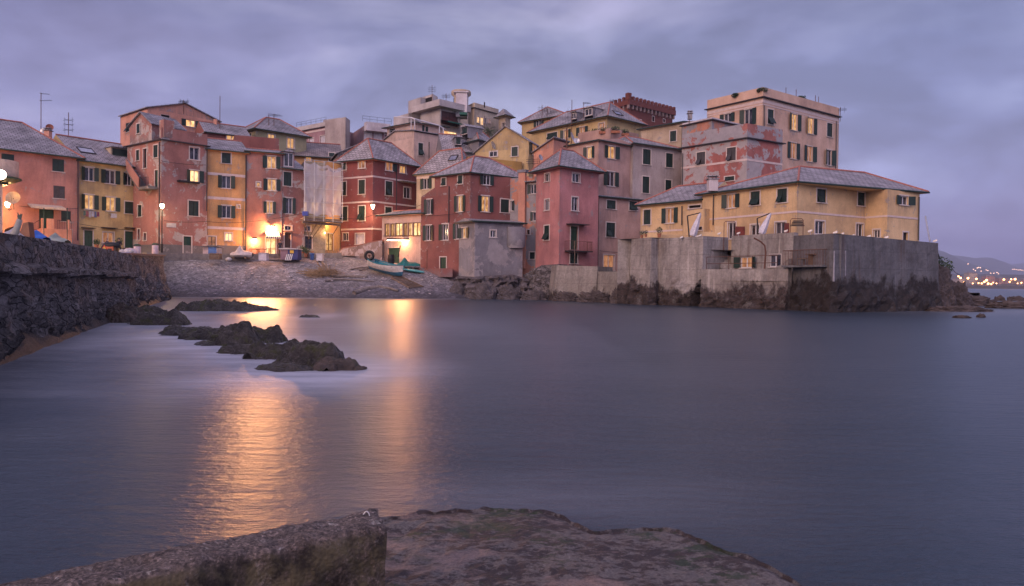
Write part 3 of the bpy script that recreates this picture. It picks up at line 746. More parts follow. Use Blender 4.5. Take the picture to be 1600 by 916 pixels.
bld('hip_roof_house', 'olive house with hip roof and two lit windows behind the cafe', 'house', [(371, 206, 99.5), (400, 203, 96), (479, 213, 101)], (1, 203), 6, OLIVE, key='L5b',
    roof=dict(axis='BC', ins=(3.2, 3), rise=2.3, over=.5), wins=[('C', 149, 183, 181, 225, 'gl'), ('C', 241, 201, 274, 251, 'gl'), ('C', 60, 178, 70, 205, 'c')])
bld('shored_house', 'stone house with glazed door under the scaffold netting', 'house', [(475.6, 252, 87.6), (509, 252, 88.6)], (0, 252), 4.6, STONE, depth=8, key='L6',
    wins=[('C', 323, 621, 352, 645, 'g'), ('C', 325, 670, 358, 730, 'dw'), ('C', 322, 505, 338, 552, 'gl'), ('C', 356, 502, 390, 552, 'gl')])
bld('passage_house', 'orange lit doorway house squeezed beside the stone house', 'house', [(509.3, 252, 90.2), (533.4, 252, 92.6)], (0, 252), 4.7, ORY, depth=6, key='L6p',
    wins=[('C', 420, 657, 459, 738, 'dl')])
bld('back_house', 'low orange house with broad brown slate roof behind the netting', 'house', [(452, 244, 99), (531, 246, 101)], (0, 244.5), 6, ORY, depth=9, key='L6b',
    roof=dict(axis='AB', ins=(1.5, 0), rise=2.7, over=.4, mat=SLATE3), wins=[('C', 328, 292, 355, 312, 'gl'), ('C', 440, 272, 466, 312, 'c')])
bld('slate_clad_house', 'slate clad gable house behind the red corner house', 'house', [(527, 243, 95.5), (578, 243, 97)], (0, 243), 6, SLATE3, depth=8, key='L7b', prof={0: [(527, 240), (566, 224), (578, 231)]})
bld('corner_house', 'bright red corner house with pale bands under a wall lantern', 'house', [(533.6, 254, 92.4), (583, 250, 90), (651, 260, 95.5)], (1, 250.5), 4.6, RED, key='L7',
    roof=dict(axis='BC', ins=(2.2, 2.2), rise=3.0, over=.55, ridge=RIDGE, mat=SLATE2), bands=[(1, 275.5, .2), (1, 315, .2), (1, 357.5, .22)], wins=[
    ('D', 57, 612, 95, 668, 'c'), ('D', 186, 602, 232, 656, 'gm'), ('D', 378, 614, 455, 676, 'rm'), ('D', 479, 638, 524, 691, 'gl'), ('D', 64, 752, 96, 850, 'c'), ('D', 185, 738, 230, 840, 'c'), ('D', 377, 749, 426, 850, 'c'),
    ('D', 508, 792, 556, 870, 'g', dict(sm=SHUTG)), ('E', 63, 243, 105, 345, 'c'), ('E', 184, 238, 230, 344, 'c'), ('E', 375, 246, 422, 316, 'c'), ('E', 73, 432, 110, 486, 'g'), ('E', 163, 436, 226, 512, 'w')], pipes=[(619, 262, 338)])
bld('apartment_block', 'mauve flat roofed apartment block with pale roller blinds', 'apartment block', [(463, 206, 131), (509.5, 196, 126)], (1, 198.5), 10, MAUVE, key='AB1', depth=7,
    parapet=(.9, MODG), sm=SHUTG, bands=[(1, 236, .3), (1, 202, .3)], wins=[('C', 345, 202, 367, 245, 'w'), ('C', 398, 190, 422, 223, 'w'), ('C', 440, 184, 464, 216, 'w')])
bld('stair_block', 'tall blank beige end wall block beside the mauve apartments', 'block', [(508, 188, 122), (540, 183, 119), (547, 184, 121.5)], (1, 183), 10, GREYB)
bld('penthouse', 'small grey penthouse on the mauve apartment block', 'penthouse', [(505, 186, 127), (531, 184, 125), (541, 186, 127)], (1, 184), 25, MODG, wins=[('C', 418, 122, 446, 134, 'w'), ('C', 452, 118, 500, 132, 'w')], surround=False)
bld('balcony_block', 'maroon fronted block with white balcony right of the blank wall', 'apartment block', [(568, 196, 122), (608, 203, 124)], (0, 197), 10, MAUVE, depth=8, wins=[('D', 222, 385, 285, 450, 'w'), ('D', 292, 398, 355, 460, 'w')], surround=False, key='AB2')
bld('veranda_house', 'low house with a glazed lit veranda over a green door', 'restaurant', [(597, 340, 86), (659, 344, 82.6)], (0, 338.5), 3.2, CREAM, depth=5, key='L8',
    roof=dict(axis='AB', ins=(0, 0), rise=.7, over=.5), wins=[
    ('E', 372, 366, 404, 452, 'gl', dict(sash=BROWNW, trim=BROWNW)), ('E', 412, 366, 440, 452, 'gl', dict(sash=BROWNW, trim=BROWNW)), ('E', 447, 362, 497, 450, 'gb', dict(sash=BROWNW, trim=BROWNW)), ('E', 505, 362, 533, 450, 'gl', dict(sash=BROWNW, trim=BROWNW)), ('E', 540, 360, 566, 450, 'gb', dict(sash=BROWNW, trim=BROWNW)), ('E', 574, 358, 626, 450, 'gb', dict(sash=BROWNW, trim=BROWNW)), ('E', 396, 538, 476, 655, 'd')], surround=False)
bld('terrace_house', 'pale pink house with roof terrace and white pergola behind the red corner house', 'house', [(594, 219, 109), (647.3, 205, 104), (699, 215, 107.6)], (1, 206), 6, CREAM, key='L9', prof={0: [(594, 225), (618, 205.5), (647.3, 204.5)]},
    wins=[('b', 378, 660, 430, 796, 'c'), ('b', 593, 712, 641, 843, 'c'), ('D', 613, 638, 640, 678, 'g')], pipes=[(670, 222, 268)])
bld('set_back_house', 'cream upper storey with low slate roof set back behind the pergola', 'house', [(605, 199, 113), (650, 192, 109), (694, 201, 112)], (1, 193), 16, CREAM, key='L9u',
    roof=dict(axis='BC', ins=(3, 3), rise=.9, over=.5, ridge=None), wins=[('b', 420, 462, 446, 540, 'c'), ('b', 458, 478, 487, 553, 'c'), ('b', 58, 503, 122, 545, 'b')], surround=False)
bld('modern_villa', 'grey modern villa with jutting concrete terrace and maroon roller blind', 'villa', [(657, 168, 127), (688.5, 158, 123), (719, 166, 126)], (1, 166), 12, MODG, key='V1', sm=MAROON,
    wins=[('b', 632, 320, 812, 468, 'c'), ('b', 652, 532, 800, 585, 'gb')], surround=False)
bld('villa_tower_block', 'blank pinkish block rising left of the concrete terrace', 'block', [(638, 158, 132), (657.5, 152.5, 129), (676, 148, 131)], (1, 152), 12, MODG)
bld('villa_screen_block', 'tall grey block with dark ventilation grille beside a mast', 'block', [(658, 152, 130.5), (676.5, 146.5, 128), (684, 149, 130)], (1, 147), 12, MODG, wins=[('b', 412, 165, 528, 240, 'b')], surround=False)
bld('villa_low_wing', 'low grey wing stepping down left of the modern villa', 'wing', [(615, 185, 131), (638.5, 177, 127.5), (660, 182, 129)], (1, 177), 12, MODG)
bld('palm_villa', 'ochre villa with arched lit windows behind the palm', 'villa', [(728, 169, 135), (741, 168, 132), (779, 177, 137)], (1, 169), 14, VILLA, key='V2', parapet=(1.0, VILLA),
    wins=[('b', 1023, 370, 1054, 438, 'gb'), ('b', 1064, 377, 1096, 462, 'gb'), ('b', 1105, 384, 1130, 440, 'g'), ('b', 1150, 390, 1172, 442, 'gm')])
bld('bay_pavilion', 'small hipped pavilion at the right end of the palm villa', 'pavilion', [(779, 181, 134), (790, 181, 132.4), (797.5, 182, 133.6)], (1, 182), 14, VILLA, roof=dict(axis='BC', ins=(1, 1), rise=1.5, over=.7, ridge=None), wins=[('b', 1300, 435, 1335, 500, 'g')])
bld('dormer_house', 'grey house with steep pyramid slate roof and green shuttered dormers', 'house', [(712, 221, 104.5), (748, 219.5, 100), (775, 223, 104)], (1, 220), 8, GREYR, key='M1',
    roof=dict(axis='BC', ins=(2.4, 2.4), rise=2.6, over=.3, mat=SLATE2))
dormer(BL['M1'], 721, 199, 731, 211, 101.3, 'c', GREYR)
bld('low_slate_house', 'grey house with sagging slate roof left of the dormers', 'house', [(694, 238, 100), (742, 244, 101)], (0, 238), 8, GREYR, depth=7, key='M2',
    roof=dict(axis='AB', ins=(0, 0), rise=3.0, over=.3, mat=SLATE2))
dormer(BL['M2'], 711, 215, 721, 227, 101.0, 'c', GREYR)
bld('yellow_gable_house', 'yellow gabled house with one green shutter beside a satellite dish', 'house', [(742, 244, 97), (826.5, 221, 93), (852, 227, 99)], (1, 221.5), 8, OCHRE, key='L18', prof={0: [(742, 239), (790, 198.5), (826.5, 221)]},
    wins=[('Q', 628, 628, 682, 712, 'c'), ('Q', 783, 607, 870, 705, 'om'), ('Q', 430, 668, 500, 715, 'g')])
bld('terrace_wall_house', 'mustard parapet wall above the dark red corner house', 'terrace', [(720, 255, 91), (732.5, 244, 89.3), (816, 256, 93)], (1, 244.5), 10, MUST, key='L19')
bld('skylight_house', 'grey house with mustard eave and skylight in its warm slate roof', 'house', [(651, 275, 92), (722, 263, 87.5), (740, 262, 91)], (0, 275), 4, BEIGE, key='L11',
    roof=dict(axis='AB', ins=(3.2, 1.5), rise=3.0, over=.4, mat=SLATE2), bands=[(0, 277, .5)], wins=[('F', 66, 187, 132, 250, 'o')])
bld('dark_red_house', 'dark red corner house with green shutters and ridge tiles in terracotta', 'house', [(658, 300, 82.6), (735.3, 271.5, 78), (798.5, 278, 80.6)], (1, 271.5), 1.6, RED2, key='L12', prof={0: [(658, 308), (679, 293.5), (679.3, 276.3), (735.3, 271.5)]},
    roof=dict(Q=[(679.3, 276, 81.3), (735.3, 271.5, 78), (823, 280, 82.6)], axis='BC', ins=(3.2, 3), rise=2.3, over=.35, mat=SLATE2, wall=RED2), wins=[
    ('F', 192, 185, 217, 230, 'c'), ('F', 290, 170, 317, 220, 'c'), ('F', 90, 312, 147, 400, 'o'), ('F', 268, 290, 334, 385, 'ol'), ('F', 83, 467, 146, 557, 'o'), ('F', 176, 460, 230, 555, 'l'), ('F', 262, 457, 299, 548, 'l'), ('F', 182, 657, 218, 723, 'd', dict(sm=GDOOR)),
    ('F', 414, 167, 499, 226, 'o'), ('F', 406, 292, 497, 386, 'ol'), ('F', 543, 312, 592, 390, 'c')], pipes=[(702.5, 291, 348)])
bld('grey_annex', 'grey rendered annex with slate lean-to roof on the rocks', 'house', [(717.5, 341, 77.6), (742, 346, 75), (817, 351, 77.2)], (1, 347), 1.3, GREYR, key='L13',
    roof=dict(axis='BC', ins=(0, 0), rise=.35, over=.3, ridge=None), wins=[('F', 482, 497, 514, 538, 'g'), ('F', 298, 482, 356, 543, 'ol')])
bld('rendered_house', 'tall peeling grey house with salmon chimney strip above the annex', 'house', [(797.5, 277, 80.5), (842.5, 289, 78.6)], (0, 279), .6, PEELG, depth=6, key='L14',
    wins=[('F', 596, 320, 626, 380, 'r'), ('F', 705, 222, 779, 278, 'o'), ('F', 722, 387, 773, 440, 'o'), ('F', 701, 493, 717, 521, 'b'), ('F', 716, 627, 747, 667, 'c')])
bld('seaside_tower_house', 'tall narrow rose pink house with iron balcony above the water', 'house', [(838, 266, 77.8), (875, 262, 74), (935.5, 269, 77.3)], (1, 262.5), 2.3, PPINK, key='L15',
    roof=dict(axis='BC', ins=(2.4, 2.4), rise=2.3, over=.6), wins=[
    ('G', 144, 648, 179, 704, 'g'), ('G', 143, 833, 176, 910, 'g'), ('G', 341, 647, 392, 710, 'g'), ('G', 336, 817, 381, 914, 'g'), ('H', 139, 287, 175, 390, 'c'), ('H', 328, 292, 378, 460, 'd', dict(sm=SHUT)), ('H', 324, 485, 376, 558, 'c')])
bld('salmon_block', 'salmon block with sloping parapet and flue pipes behind the rose pink house', 'house', [(834, 238, 86), (865, 218, 82.5), (888.5, 219, 85)], (1, 218), 6, SALM, key='L16b', prof={0: [(834, 238.5), (865, 217)]})
bld('pink_beige_house', 'pink beige house with lit top windows and downpipe beside the grey house', 'house', [(886.5, 215, 83.6), (935.3, 220, 80), (991, 230, 83.7)], (1, 220.5), 2.4, PBEI, key='L16',
    roof=dict(axis='AB', ins=(0, 0), rise=.5, over=.25, ridge=None), wins=[('G', 425, 457, 500, 539, 'ol'), ('G', 568, 452, 671, 540, 'ol'), ('G', 563, 634, 669, 737, 'o')], pipes=[(988.5, 234, 306)])
bld('lower_front_house', 'pink beige lower front with small green shutters and barred cellar doors', 'house', [(936, 309, 78.6), (1007, 314, 82)], (0, 308.5), 2.2, PBEI, depth=3, key='L16l',
    roof=dict(axis='AB', ins=(0, 0), rise=.4, over=.3, ridge=None), wins=[('H', 587, 106, 650, 168, 'c'), ('H', 748, 114, 802, 178, 'c'), ('H', 583, 266, 646, 368, 'c'), ('H', 563, 497, 640, 608, 'gm'), ('H', 706, 512, 760, 610, 'dm')])
bld('grey_beige_house', 'plain grey beige house with four closed green shutters', 'house', [(989, 225, 83), (1067.5, 237, 87)], (0, 225.5), 3, GREYB, depth=9, key='L17',
    roof=dict(axis='AB', ins=(3, 3), rise=1.8, over=.35), wins=[('G', 845, 474, 901, 583, 'c'), ('G', 1010, 503, 1060, 604, 'c'), ('G', 842, 669, 891, 788, 'c'), ('G', 1006, 694, 1050, 786, 'c')], pipes=[(1065.5, 240, 305)])
bld('upper_yellow_house', 'long ochre house with slate roof and skylight under the castle', 'house', [(832, 206, 112), (949, 183, 101), (1003, 191, 106)], (1, 184), 9, OCHRE, key='L21',
    roof=dict(axis='AB', ins=(4, 3.4), rise=3.1, over=.6), wins=[('c', 10, 225, 35, 320, 'gl'), ('c', 140, 190, 258, 275, 'om'), ('G', 160, 355, 232, 400, 'c'), ('G', 260, 335, 330, 395, 'om'), ('c', 370, 150, 430, 225, 'gm')])
bld('plant_terrace', 'salmon terrace walls with planter boxes below the ochre house', 'roof terrace', [(903, 209, 97), (954, 199, 93.5), (998, 212, 97)], (1, 200), 9, PBEI, key='L21t')
bld('pale_ochre_house', 'small pale ochre house with hip roof left of the long ochre house', 'house', [(815.5, 187, 128), (883.5, 180.5, 122), (900, 183, 128)], (1, 181.5), 10, OCHRE, key='L21b',
    roof=dict(axis='BC', ins=(3, 3), rise=2.6, over=.6), wins=[('Q', 827, 392, 915, 447, 'o'), ('Q', 965, 380, 1030, 412, 'o')])
bld('beige_back_house', 'beige upper house with single green shutter below the castle', 'house', [(1001, 204, 93.5), (1068, 191.5, 89)], (1, 192), 6, BEIGE, depth=9, key='L22',
    wins=[('G', 1040, 342, 1084, 418, 'c')], roof=dict(axis='AB', ins=(0, 0), rise=.8, over=.35, ridge=None), pipes=[(1066.5, 196, 235)])
bld('penthouse', 'peeling grey penthouse with a chimney pot on the peeling red house', 'penthouse', [(1066, 197, 87), (1112.5, 187, 83.5), (1158, 197, 87)], (1, 188), 14, PEELG, key='L23p', parapet=(.35, WHITEP))
bld('peeling_house', 'dusky red house with large areas of bare grey render', 'house', [(1065.5, 231, 84.2), (1167.5, 215, 78), (1222.5, 227, 81)], (1, 216.5), 3.5, PEELR, key='L23', parapet=(1.6, PEELP), bands=[(1, 249.5, .22)],
    wins=[('I', 131, 540, 192, 630, 'c', dict(sm=SHUTG)), ('I', 347, 507, 411, 603, 'c', dict(sm=SHUTG)), ('I', 332, 714, 400, 745, 'c')], pipes=[(1067.5, 240, 305)])
bld('apartment_house', 'tall peach apartment house with roof parapet and green shutters', 'apartment house', [(1105, 173, 94.6), (1192.3, 153, 88), (1311, 185, 98)], (1, 152.5), 4, APT, key='L24', parapet=(1.25, APT), bands=[(1, 158, .35), (1, 163, .14)],
    wins=[('I', 300, 264, 405, 327, 'o'), ('I', 443, 232, 560, 348, 'o'), ('I', 639, 235, 681, 342, 'c'), ('I', 785, 267, 873, 384, 'ol'), ('I', 905, 294, 987, 409, 'ol'), ('I', 1063, 333, 1102, 431, 'c'), ('I', 778, 472, 864, 587, 'om'), ('I', 898, 497, 980, 607, 'om'), ('I', 1037, 524, 1115, 633, 'o')],
    pipes=[(1193.5, 165, 230), (1306, 190, 270)])
bld('seaside_house', 'yellow seaside house with slate roof on the concrete terrace', 'house', [(1097.5, 305, 66.5), (1246.2, 287, 58), (1352, 298, 62.5), (1387, 298, 60.8), (1437, 304, 63.2)], (1, 287), 3.2, SEAY, key='L25',
    roof=dict(Q=[(1097.5, 305, 66.5), (1246.2, 287, 58), (1438, 304, 63.4)], axis='BC', ins=(6.2, .6), rise=2.25, over=.42, wall=SEAY), bands=[(1, 330.7, .16)], wins=[
    ('J', 527, 225, 620, 300, 'om'), ('J', 680, 209, 730, 285, 'c'), ('J', 827, 194, 880, 270, 'c'), ('K', 207, 167, 258, 244, 'c'), ('K', 440, 187, 484, 263, 'c'), ('K', 657, 207, 753, 258, 'o'),
    ('J', 556, 380, 597, 470, 'g'), ('J', 680, 392, 727, 450, 'g'), ('J', 816, 378, 872, 450, 'g'), ('K', 196, 350, 250, 425, 'g'), ('K', 431, 366, 472, 450, 'g', dict(sm=BDOOR)), ('K', 530, 400, 567, 446, 'g'), ('K', 699, 415, 728, 470, 'b')],
    pipes=[(1116, 305, 352), (1434.5, 308, 376)])

bld('low_wing', 'low yellow wing left of the seaside house with slate roof', 'house', [(1001, 324, 72.3), (1097, 314, 67)], (0, 322.5), 3.2, SEAY, depth=6, key='L25b', bands=[(0, 363, .16)],
    roof=dict(axis='AB', ins=(2.6, 0), rise=1.9, over=.4), wins=[('J', 91, 310, 129, 391, 'c'), ('J', 192, 300, 280, 383, 'om'), ('J', 340, 285, 405, 300, 'b')], pipes=[(1066.5, 322, 352)])
bld('porch', 'square yellow porch in the angle of the seaside house', 'porch', [(1067, 327, 68), (1101, 326, 65.2), (1120, 326, 66.5)], (1, 326), 3.2, SEAY, key='L25c', wins=[('J', 373, 404, 412, 422, 'b')], surround=False)
bld('castle', 'dark red brick castle tower with battlements on corbels', 'castle', [(953, 168, 172), (983, 156.5, 166), (1051, 172, 176)], (1, 160), 18, rockmat('castle_brick', (.13, .035, .025), (.17, .05, .035), (.2, .08, .06), None, 1.0, rough=.9), key='CA', wins=[
    ('G', 820, 262, 835, 285, 'b'), ('G', 912, 238, 928, 275, 'b'), ('G', 990, 258, 1004, 282, 'b')])
# ------------------------------------------------------------ sea, beach, plaza, hill
def fbm(p, o=5, g=.5, l=2.0):
    a = 0; k = 1; q = Vector(p)
    for i in range(o): a += k * noise.noise(q); q = q * l; k *= g
    return a
def ridged(p, o=5):
    a = 0; k = .5; q = Vector(p)
    for i in range(o): a += k * (1 - abs(noise.noise(q)) * 2); q = q * 2.1 + Vector((3.1, 1.7, 5.2)); k *= .5
    return a
beach = MB(); rows = []
Yv = [60 + i * .5 for i in range(80)] + [101, 106, 115, 130]
Xv = [-60 + i * .8 for i in range(90)] + [14, 20, 30]
for Y in Yv:
    rows.append([Vector((X, Y, ground(X, Y) + .10 * fbm((X * .35, Y * .35, 0), 4) + .03 * fbm((X * 2, Y * 2, 3), 2))) for X in Xv])
beach.grid(rows)
def pebbles():
    m, nt, b = newmat('pebbles'); pos = N(nt, 'ShaderNodeNewGeometry').outputs['Position']
    vo = N(nt, 'ShaderNodeTexVoronoi'); vo.inputs['Scale'].default_value = 7; Lk(nt, pos, vo.inputs['Vector'])
    v2 = N(nt, 'ShaderNodeTexVoronoi'); v2.inputs['Scale'].default_value = 2.6; Lk(nt, pos, v2.inputs['Vector'])
    sv = N(nt, 'ShaderNodeSeparateColor'); Lk(nt, vo.outputs['Color'], sv.inputs[0])
    sw_ = N(nt, 'ShaderNodeSeparateColor'); Lk(nt, v2.outputs['Color'], sw_.inputs[0])
    c = mix(nt, sv.outputs[0], (.11, .10, .10), (.31, .28, .275)); c = mix(nt, 1.0, c, ramp(nt, sw_.outputs[1], [(0, .72), (.9, 1.15), (1, 1.7)]), 'MULTIPLY')
    sp = N(nt, 'ShaderNodeSeparateXYZ'); Lk(nt, pos, sp.inputs[0])
    h = math_(nt, 'ADD', sp.outputs[2], math_(nt, 'MULTIPLY', noise_n(nt, pos, .6, 5, .6), 1.1))
    c = mix(nt, 1.0, c, ramp(nt, math_(nt, 'MULTIPLY', h, .25), [(.15, (.28, .28, .32)), (.34, (.62, .62, .68)), (.62, (1, 1, 1))]), 'MULTIPLY')
    c = mix(nt, 1.0, c, ramp(nt, noise_n(nt, pos, .4, 6, .6), [(.3, .75), (.7, 1.2)]), 'MULTIPLY')
    setc(b, nt, c); b.inputs['Roughness'].default_value = .85; bump(nt, b, vo.outputs[0], -1.0, .09); return m
PEB = pebbles()
structure('beach', beach, PEB, True)
pl = MB(); rows = []
for Y in [9, 12, 20, 30, 42, 50, 56, 59.6, 64, 70, 76, 80, 90, 110]:
    xr = interp(Y, [(a, b) for a, b in WL]) - .3 if Y <= 60 else -.4713 * Y - .4 if Y < 79 else -.4713 * 79 - .4
    rows.append([Vector((-95 + (xr + 95) * k / 6, Y, plaza_z(Y))) for k in range(7)])
pl.grid(rows)
# the open end of the plaza stands on a low retaining face down to the beach
PAV = simple('plaza_paving', (.24, .20, .16), .85, var=.3, scale=2.5)
structure('plaza', pl, PAV)
pv = MB(); line = [(-39.5, 77.3), (-37.2, 75.6), (-33.5, 79.0), (-29.2, 81.6), (-24.6, 84.9), (-20.0, 86.0)]
lo = []; hi = []
for i, (x, y) in enumerate(line):
    z = [4.30, 4.32, 4.38, 4.48, 4.72, 4.88][i]; lo.append(Vector((x + .35, y - 1.3, z))); hi.append(Vector((x - 2.5, y + 5.5, z)))
pv.grid([lo, hi]); pv.grid([[p - UPV * .9 for p in lo], lo])
structure('promenade', pv, PAV)
hl = MB(); rows = []
for Y in [92, 100, 110, 120, 135, 150, 170, 200, 260]:
    rows.append([Vector((X, Y, interp(Y, [(92, 4.6), (120, 9), (135, 13), (170, 18), (260, 20)]) * (1 if X < 45 else max(0, 1 - (X - 45) / 30)) - (1.5 if X > 70 else 0) + fbm((X * .05, Y * .05, 0), 3))) for X in range(-110, 42, 8)])
hl.grid(rows); structure('hillside', hl, rockmat('hill_ground', (.05, .055, .03), (.09, .08, .05), (.12, .10, .08), None, .3, rough=.95), True)
gl = MB(); rows = []
for Y in [58, 62, 66, 70, 76, 82, 90, 98]:
    rows.append([Vector((X, Y, 3.1 if X > .3 * Y - 14 else .2)) for X in [4, 8, 11, 14, 18, 24, 30, 34, 36]])
# ---- sea
xs = [-7800, -2500, -800, -300, -120, -60, -40] + [-34 + i * .5 for i in range(110)] + [25, 40, 60, 90, 150, 400, 1200, 4000, 7800]
ys = [-7800, -2000, -300, -60, -15, -4, 0] + [1.5 + i * .3 for i in range(60)] + [20 + i * .7 for i in range(90)] + [90, 120, 300, 900, 3000, 7800]
ROCKS = [  # x0, x1, ybase, h, depth factor, seed
    (284, 385, 486, .80, .55, 1), (380, 422, 485, .50, .6, 2), (246, 322, 524, .34, .7, 3), (285, 360, 531, .55, .7, 4), (328, 402, 540, .78, .65, 5), (152, 216, 504, .95, .7, 6), (206, 250, 494, .62, .7, 7),
    (210, 285, 508, .62, .5, 8), (470, 494, 496, .22, .7, 9), (488, 556, 579, .36, .6, 10), (232, 268, 500, .35, .7, 11),
    (380, 434, 535, .66, .7, 12), (340, 408, 553, .36, .6, 13), (386, 470, 561, .52, .65, 14), (438, 530, 573, .60, .6, 15), (400, 480, 580, .26, .5, 16), (300, 350, 540, .22, .6, 17)]
RC = []
for (a, b_, yb_, h, df, sd) in ROCKS:
    hz = 441.6 + ((a + b_) / 2 - 800) * .01047; Y = CAMH * F / (yb_ - hz); wv = (b_ - a) * Y / F; c = at((a + b_) / 2, yb_, Y); RC.append((c.x, Y + wv * df * .5, wv, wv * df, h, sd))
def foam(x, y):
    v = 0
    for (cx0, cy0, w_, d_, h, sd) in RC:
        dx = (x - cx0) / (w_ * .62 + 1.0); dy = (y - cy0) / (d_ * .8 + 1.7 + .05 * cy0); r = dx * dx + dy * dy; v = max(v, math.exp(-r * .8) * (1 if sd in (3, 4, 5, 10, 12, 13, 14, 15, 16, 17) else .75))
    wx = interp(y, [(b, a) for a, b in [(-8.3, 10), (-9.2, 12), (-10.8, 15.5), (-16.1, 29), (-21.7, 42), (-28.3, 60)]])
    if y < 62: v = max(v, .42 * math.exp(-max(0, x - wx) / 3.2) * (1 if y > 10 else .3))
    e = interp(x, YW) - y
    v = max(v, .95 * math.exp(-abs(e) / 1.6) * (1 if x < -4 else .3))
    if x < 3: v = max(v, .6 * math.exp(-((x + 12) / 10) ** 2 - ((y - 24) / 12) ** 2))
    v = max(v, .22 * math.exp(-((x - .2) / 1.6) ** 2 - ((y - 5.7) / .8) ** 2))
    v = max(v, .5 * math.exp(-((x - 34) / 9) ** 2 - ((y - 50) / 7) ** 2))
    v *= .75 + .5 * (fbm((x * .25, y * .12, 2), 4) + .4)
    return max(0, min(1, v))
sea = MB(); sea.grid([[Vector((x, y, 0)) for x in xs] for y in ys])
def water():
    m, nt, b = newmat('sea_water'); pos = N(nt, 'ShaderNodeNewGeometry').outputs['Position']
    at_ = N(nt, 'ShaderNodeAttribute'); at_.attribute_name = 'foam'
    n1 = noise_n(nt, mapping(nt, pos, (.22, .5, 1), rot=(0, 0, .15)), 1, 5, .6, 0)
    wisps = noise_n(nt, mapping(nt, pos, (.5, 1.6, 1), rot=(0, 0, -.2)), 1, 6, .62, .15)
    f = math_(nt, 'MULTIPLY', at_.outputs['Fac'], ramp(nt, wisps, [(.25, .45), (.7, 1.15)]))
    deep = mix(nt, ramp(nt, n1, [(.35, 0), (.65, 1)]), (.020, .036, .052), (.034, .050, .068))
    c = mix(nt, f, deep, (.46, .46, .50)); setc(b, nt, c)
    b.inputs['IOR'].default_value = 1.33; b.inputs['Specular IOR Level'].default_value = .5
    Lk(nt, ramp(nt, f, [(0, .28), (.7, .42)]), b.inputs['Roughness'])
    r1 = noise_n(nt, mapping(nt, pos, (.8, 2.6, 1), rot=(0, 0, .08)), 1.6, 6, .68, 0); r2 = noise_n(nt, mapping(nt, pos, (1.2, 1.7, 1), rot=(0, 0, -.25)), 6.5, 4, .7, 0)
    bump(nt, b, math_(nt, 'ADD', r1, math_(nt, 'MULTIPLY', r2, .3)), .33, .14)
    return m
so = structure('sea', sea, water())
ca = so.data.color_attributes.new('foam', 'FLOAT_COLOR', 'POINT')
vals = []
for v in so.data.vertices:
    q = foam(v.co.x, v.co.y) if (abs(v.co.x) < 60 and -5 < v.co.y < 90) else .05
    vals += [q, q, q, 1]
ca.data.foreach_set('color', vals)

# ---- rocks standing in the water
RKM = rockmat('wet_rock', (.018, .015, .013), (.11, .094, .078), (.24, .215, .19), (.075, .078, .022), 1.7, rough=.30, bd=.13)
RKB = rockmat('brown_rock', (.022, .016, .013), (.10, .07, .052), (.16, .13, .11), (.045, .045, .02), 1.8, rough=.55)
def rock(c, w_, d_, h, seed, mat, label, name='rock', group='rocks in the shallow water', n=72, m_=44, sink=.5, rough=.34, yaw=0):
    mb = MB(); rows = []
    for j in range(m_ + 1):
        row = []
        for i in range(n):
            th = 2 * math.pi * i / n; ph = (j / m_) * math.pi / 2 * 1.18
            d = Vector((math.cos(th) * math.sin(ph), math.sin(th) * math.sin(ph), math.cos(ph)))
            q = d * 1.6 + Vector((seed * 7.3, seed * 3.1, seed * 1.7))
            sp = Vector((q.x * 1.1 + q.z * 1.6, q.y * 1.1, q.z * 3.4 + q.x * .9))
            rr = .88 + rough * (.50 * fbm(q * .9, 3, .5) + .62 * (ridged(sp * .8, 6) - .45)) + .09 * fbm(Vector((q.x * 2.2 + q.z * 3, q.y * 2.2, q.z * 9 + q.x * 2)), 4)
            x, y = d.x * w_ / 2 * rr, d.y * d_ / 2 * rr; z = (max(d.z, 0) ** .62) * h * (rr ** 1.3) * 1.05 * (1 + .16 * fbm((q.x * 1.6, q.y * 1.6, q.z * 5), 4)) if d.z > 0 else d.z * sink * 2
            if yaw: x, y = x * math.cos(yaw) - y * math.sin(yaw), x * math.sin(yaw) + y * math.cos(yaw)
            row.append(Vector((c[0] + x, c[1] + y, c[2] + z)))
        rows.append(row)
    mb.loft(rows, caps=False)
    return solo(name, mb, mat, label, 'rock', group)
def billow(p, o=5):
    a = 0; k = .5; q = Vector(p)
    for i_ in range(o): a += k * abs(noise.noise(q)) * 2; q = q * 2.03 + Vector((1.3, 4.7, 2.2)); k *= .5
    return a
def reef_rock(c, w_, d_, h, seed, mat, label, yaw=0, group='rocks in the shallow water'):
    nx, ny = 120, 90; mb = MB(); rows = []
    for j in range(ny + 1):
        row = []
        for i_ in range(nx + 1):
            a = (i_ / nx * 2 - 1) * 1.25; b = (j / ny * 2 - 1) * 1.25; x, y = a * w_ / 2, b * d_ / 2
            p = Vector((x + seed * 9.1, y + seed * 4.7, seed)); r = math.hypot(a, b) * (1 + .34 * fbm(p * (1.6 / max(.6, w_ * .5)), 4))
            base = h * (1 - r ** 2.2) if r < 1 else h * (1 - r) * 1.2
            if base > 0: base = h * (base / h) ** .6
            lay = billow((x * .9 + y * .5 + seed, (y - x * .35) * 3.4, seed * 2.0), 5); lum = billow((x * 1.1 + seed * 3, y * 1.3, seed * 5.0), 4)
            z = base * (.62 + .7 * lum) + h * .85 * (lay - .30) + .02 * noise.noise((x * 13, y * 13, seed))
            q = Vector((x, y)); q.rotate(Matrix.Rotation(yaw, 2)); row.append(Vector((c[0] + q.x, c[1] + q.y, c[2] + max(z, -.35))))
        rows.append(row)
    mb.grid(rows); return solo('rock', mb, mat, label, 'rock', group, smooth=False)
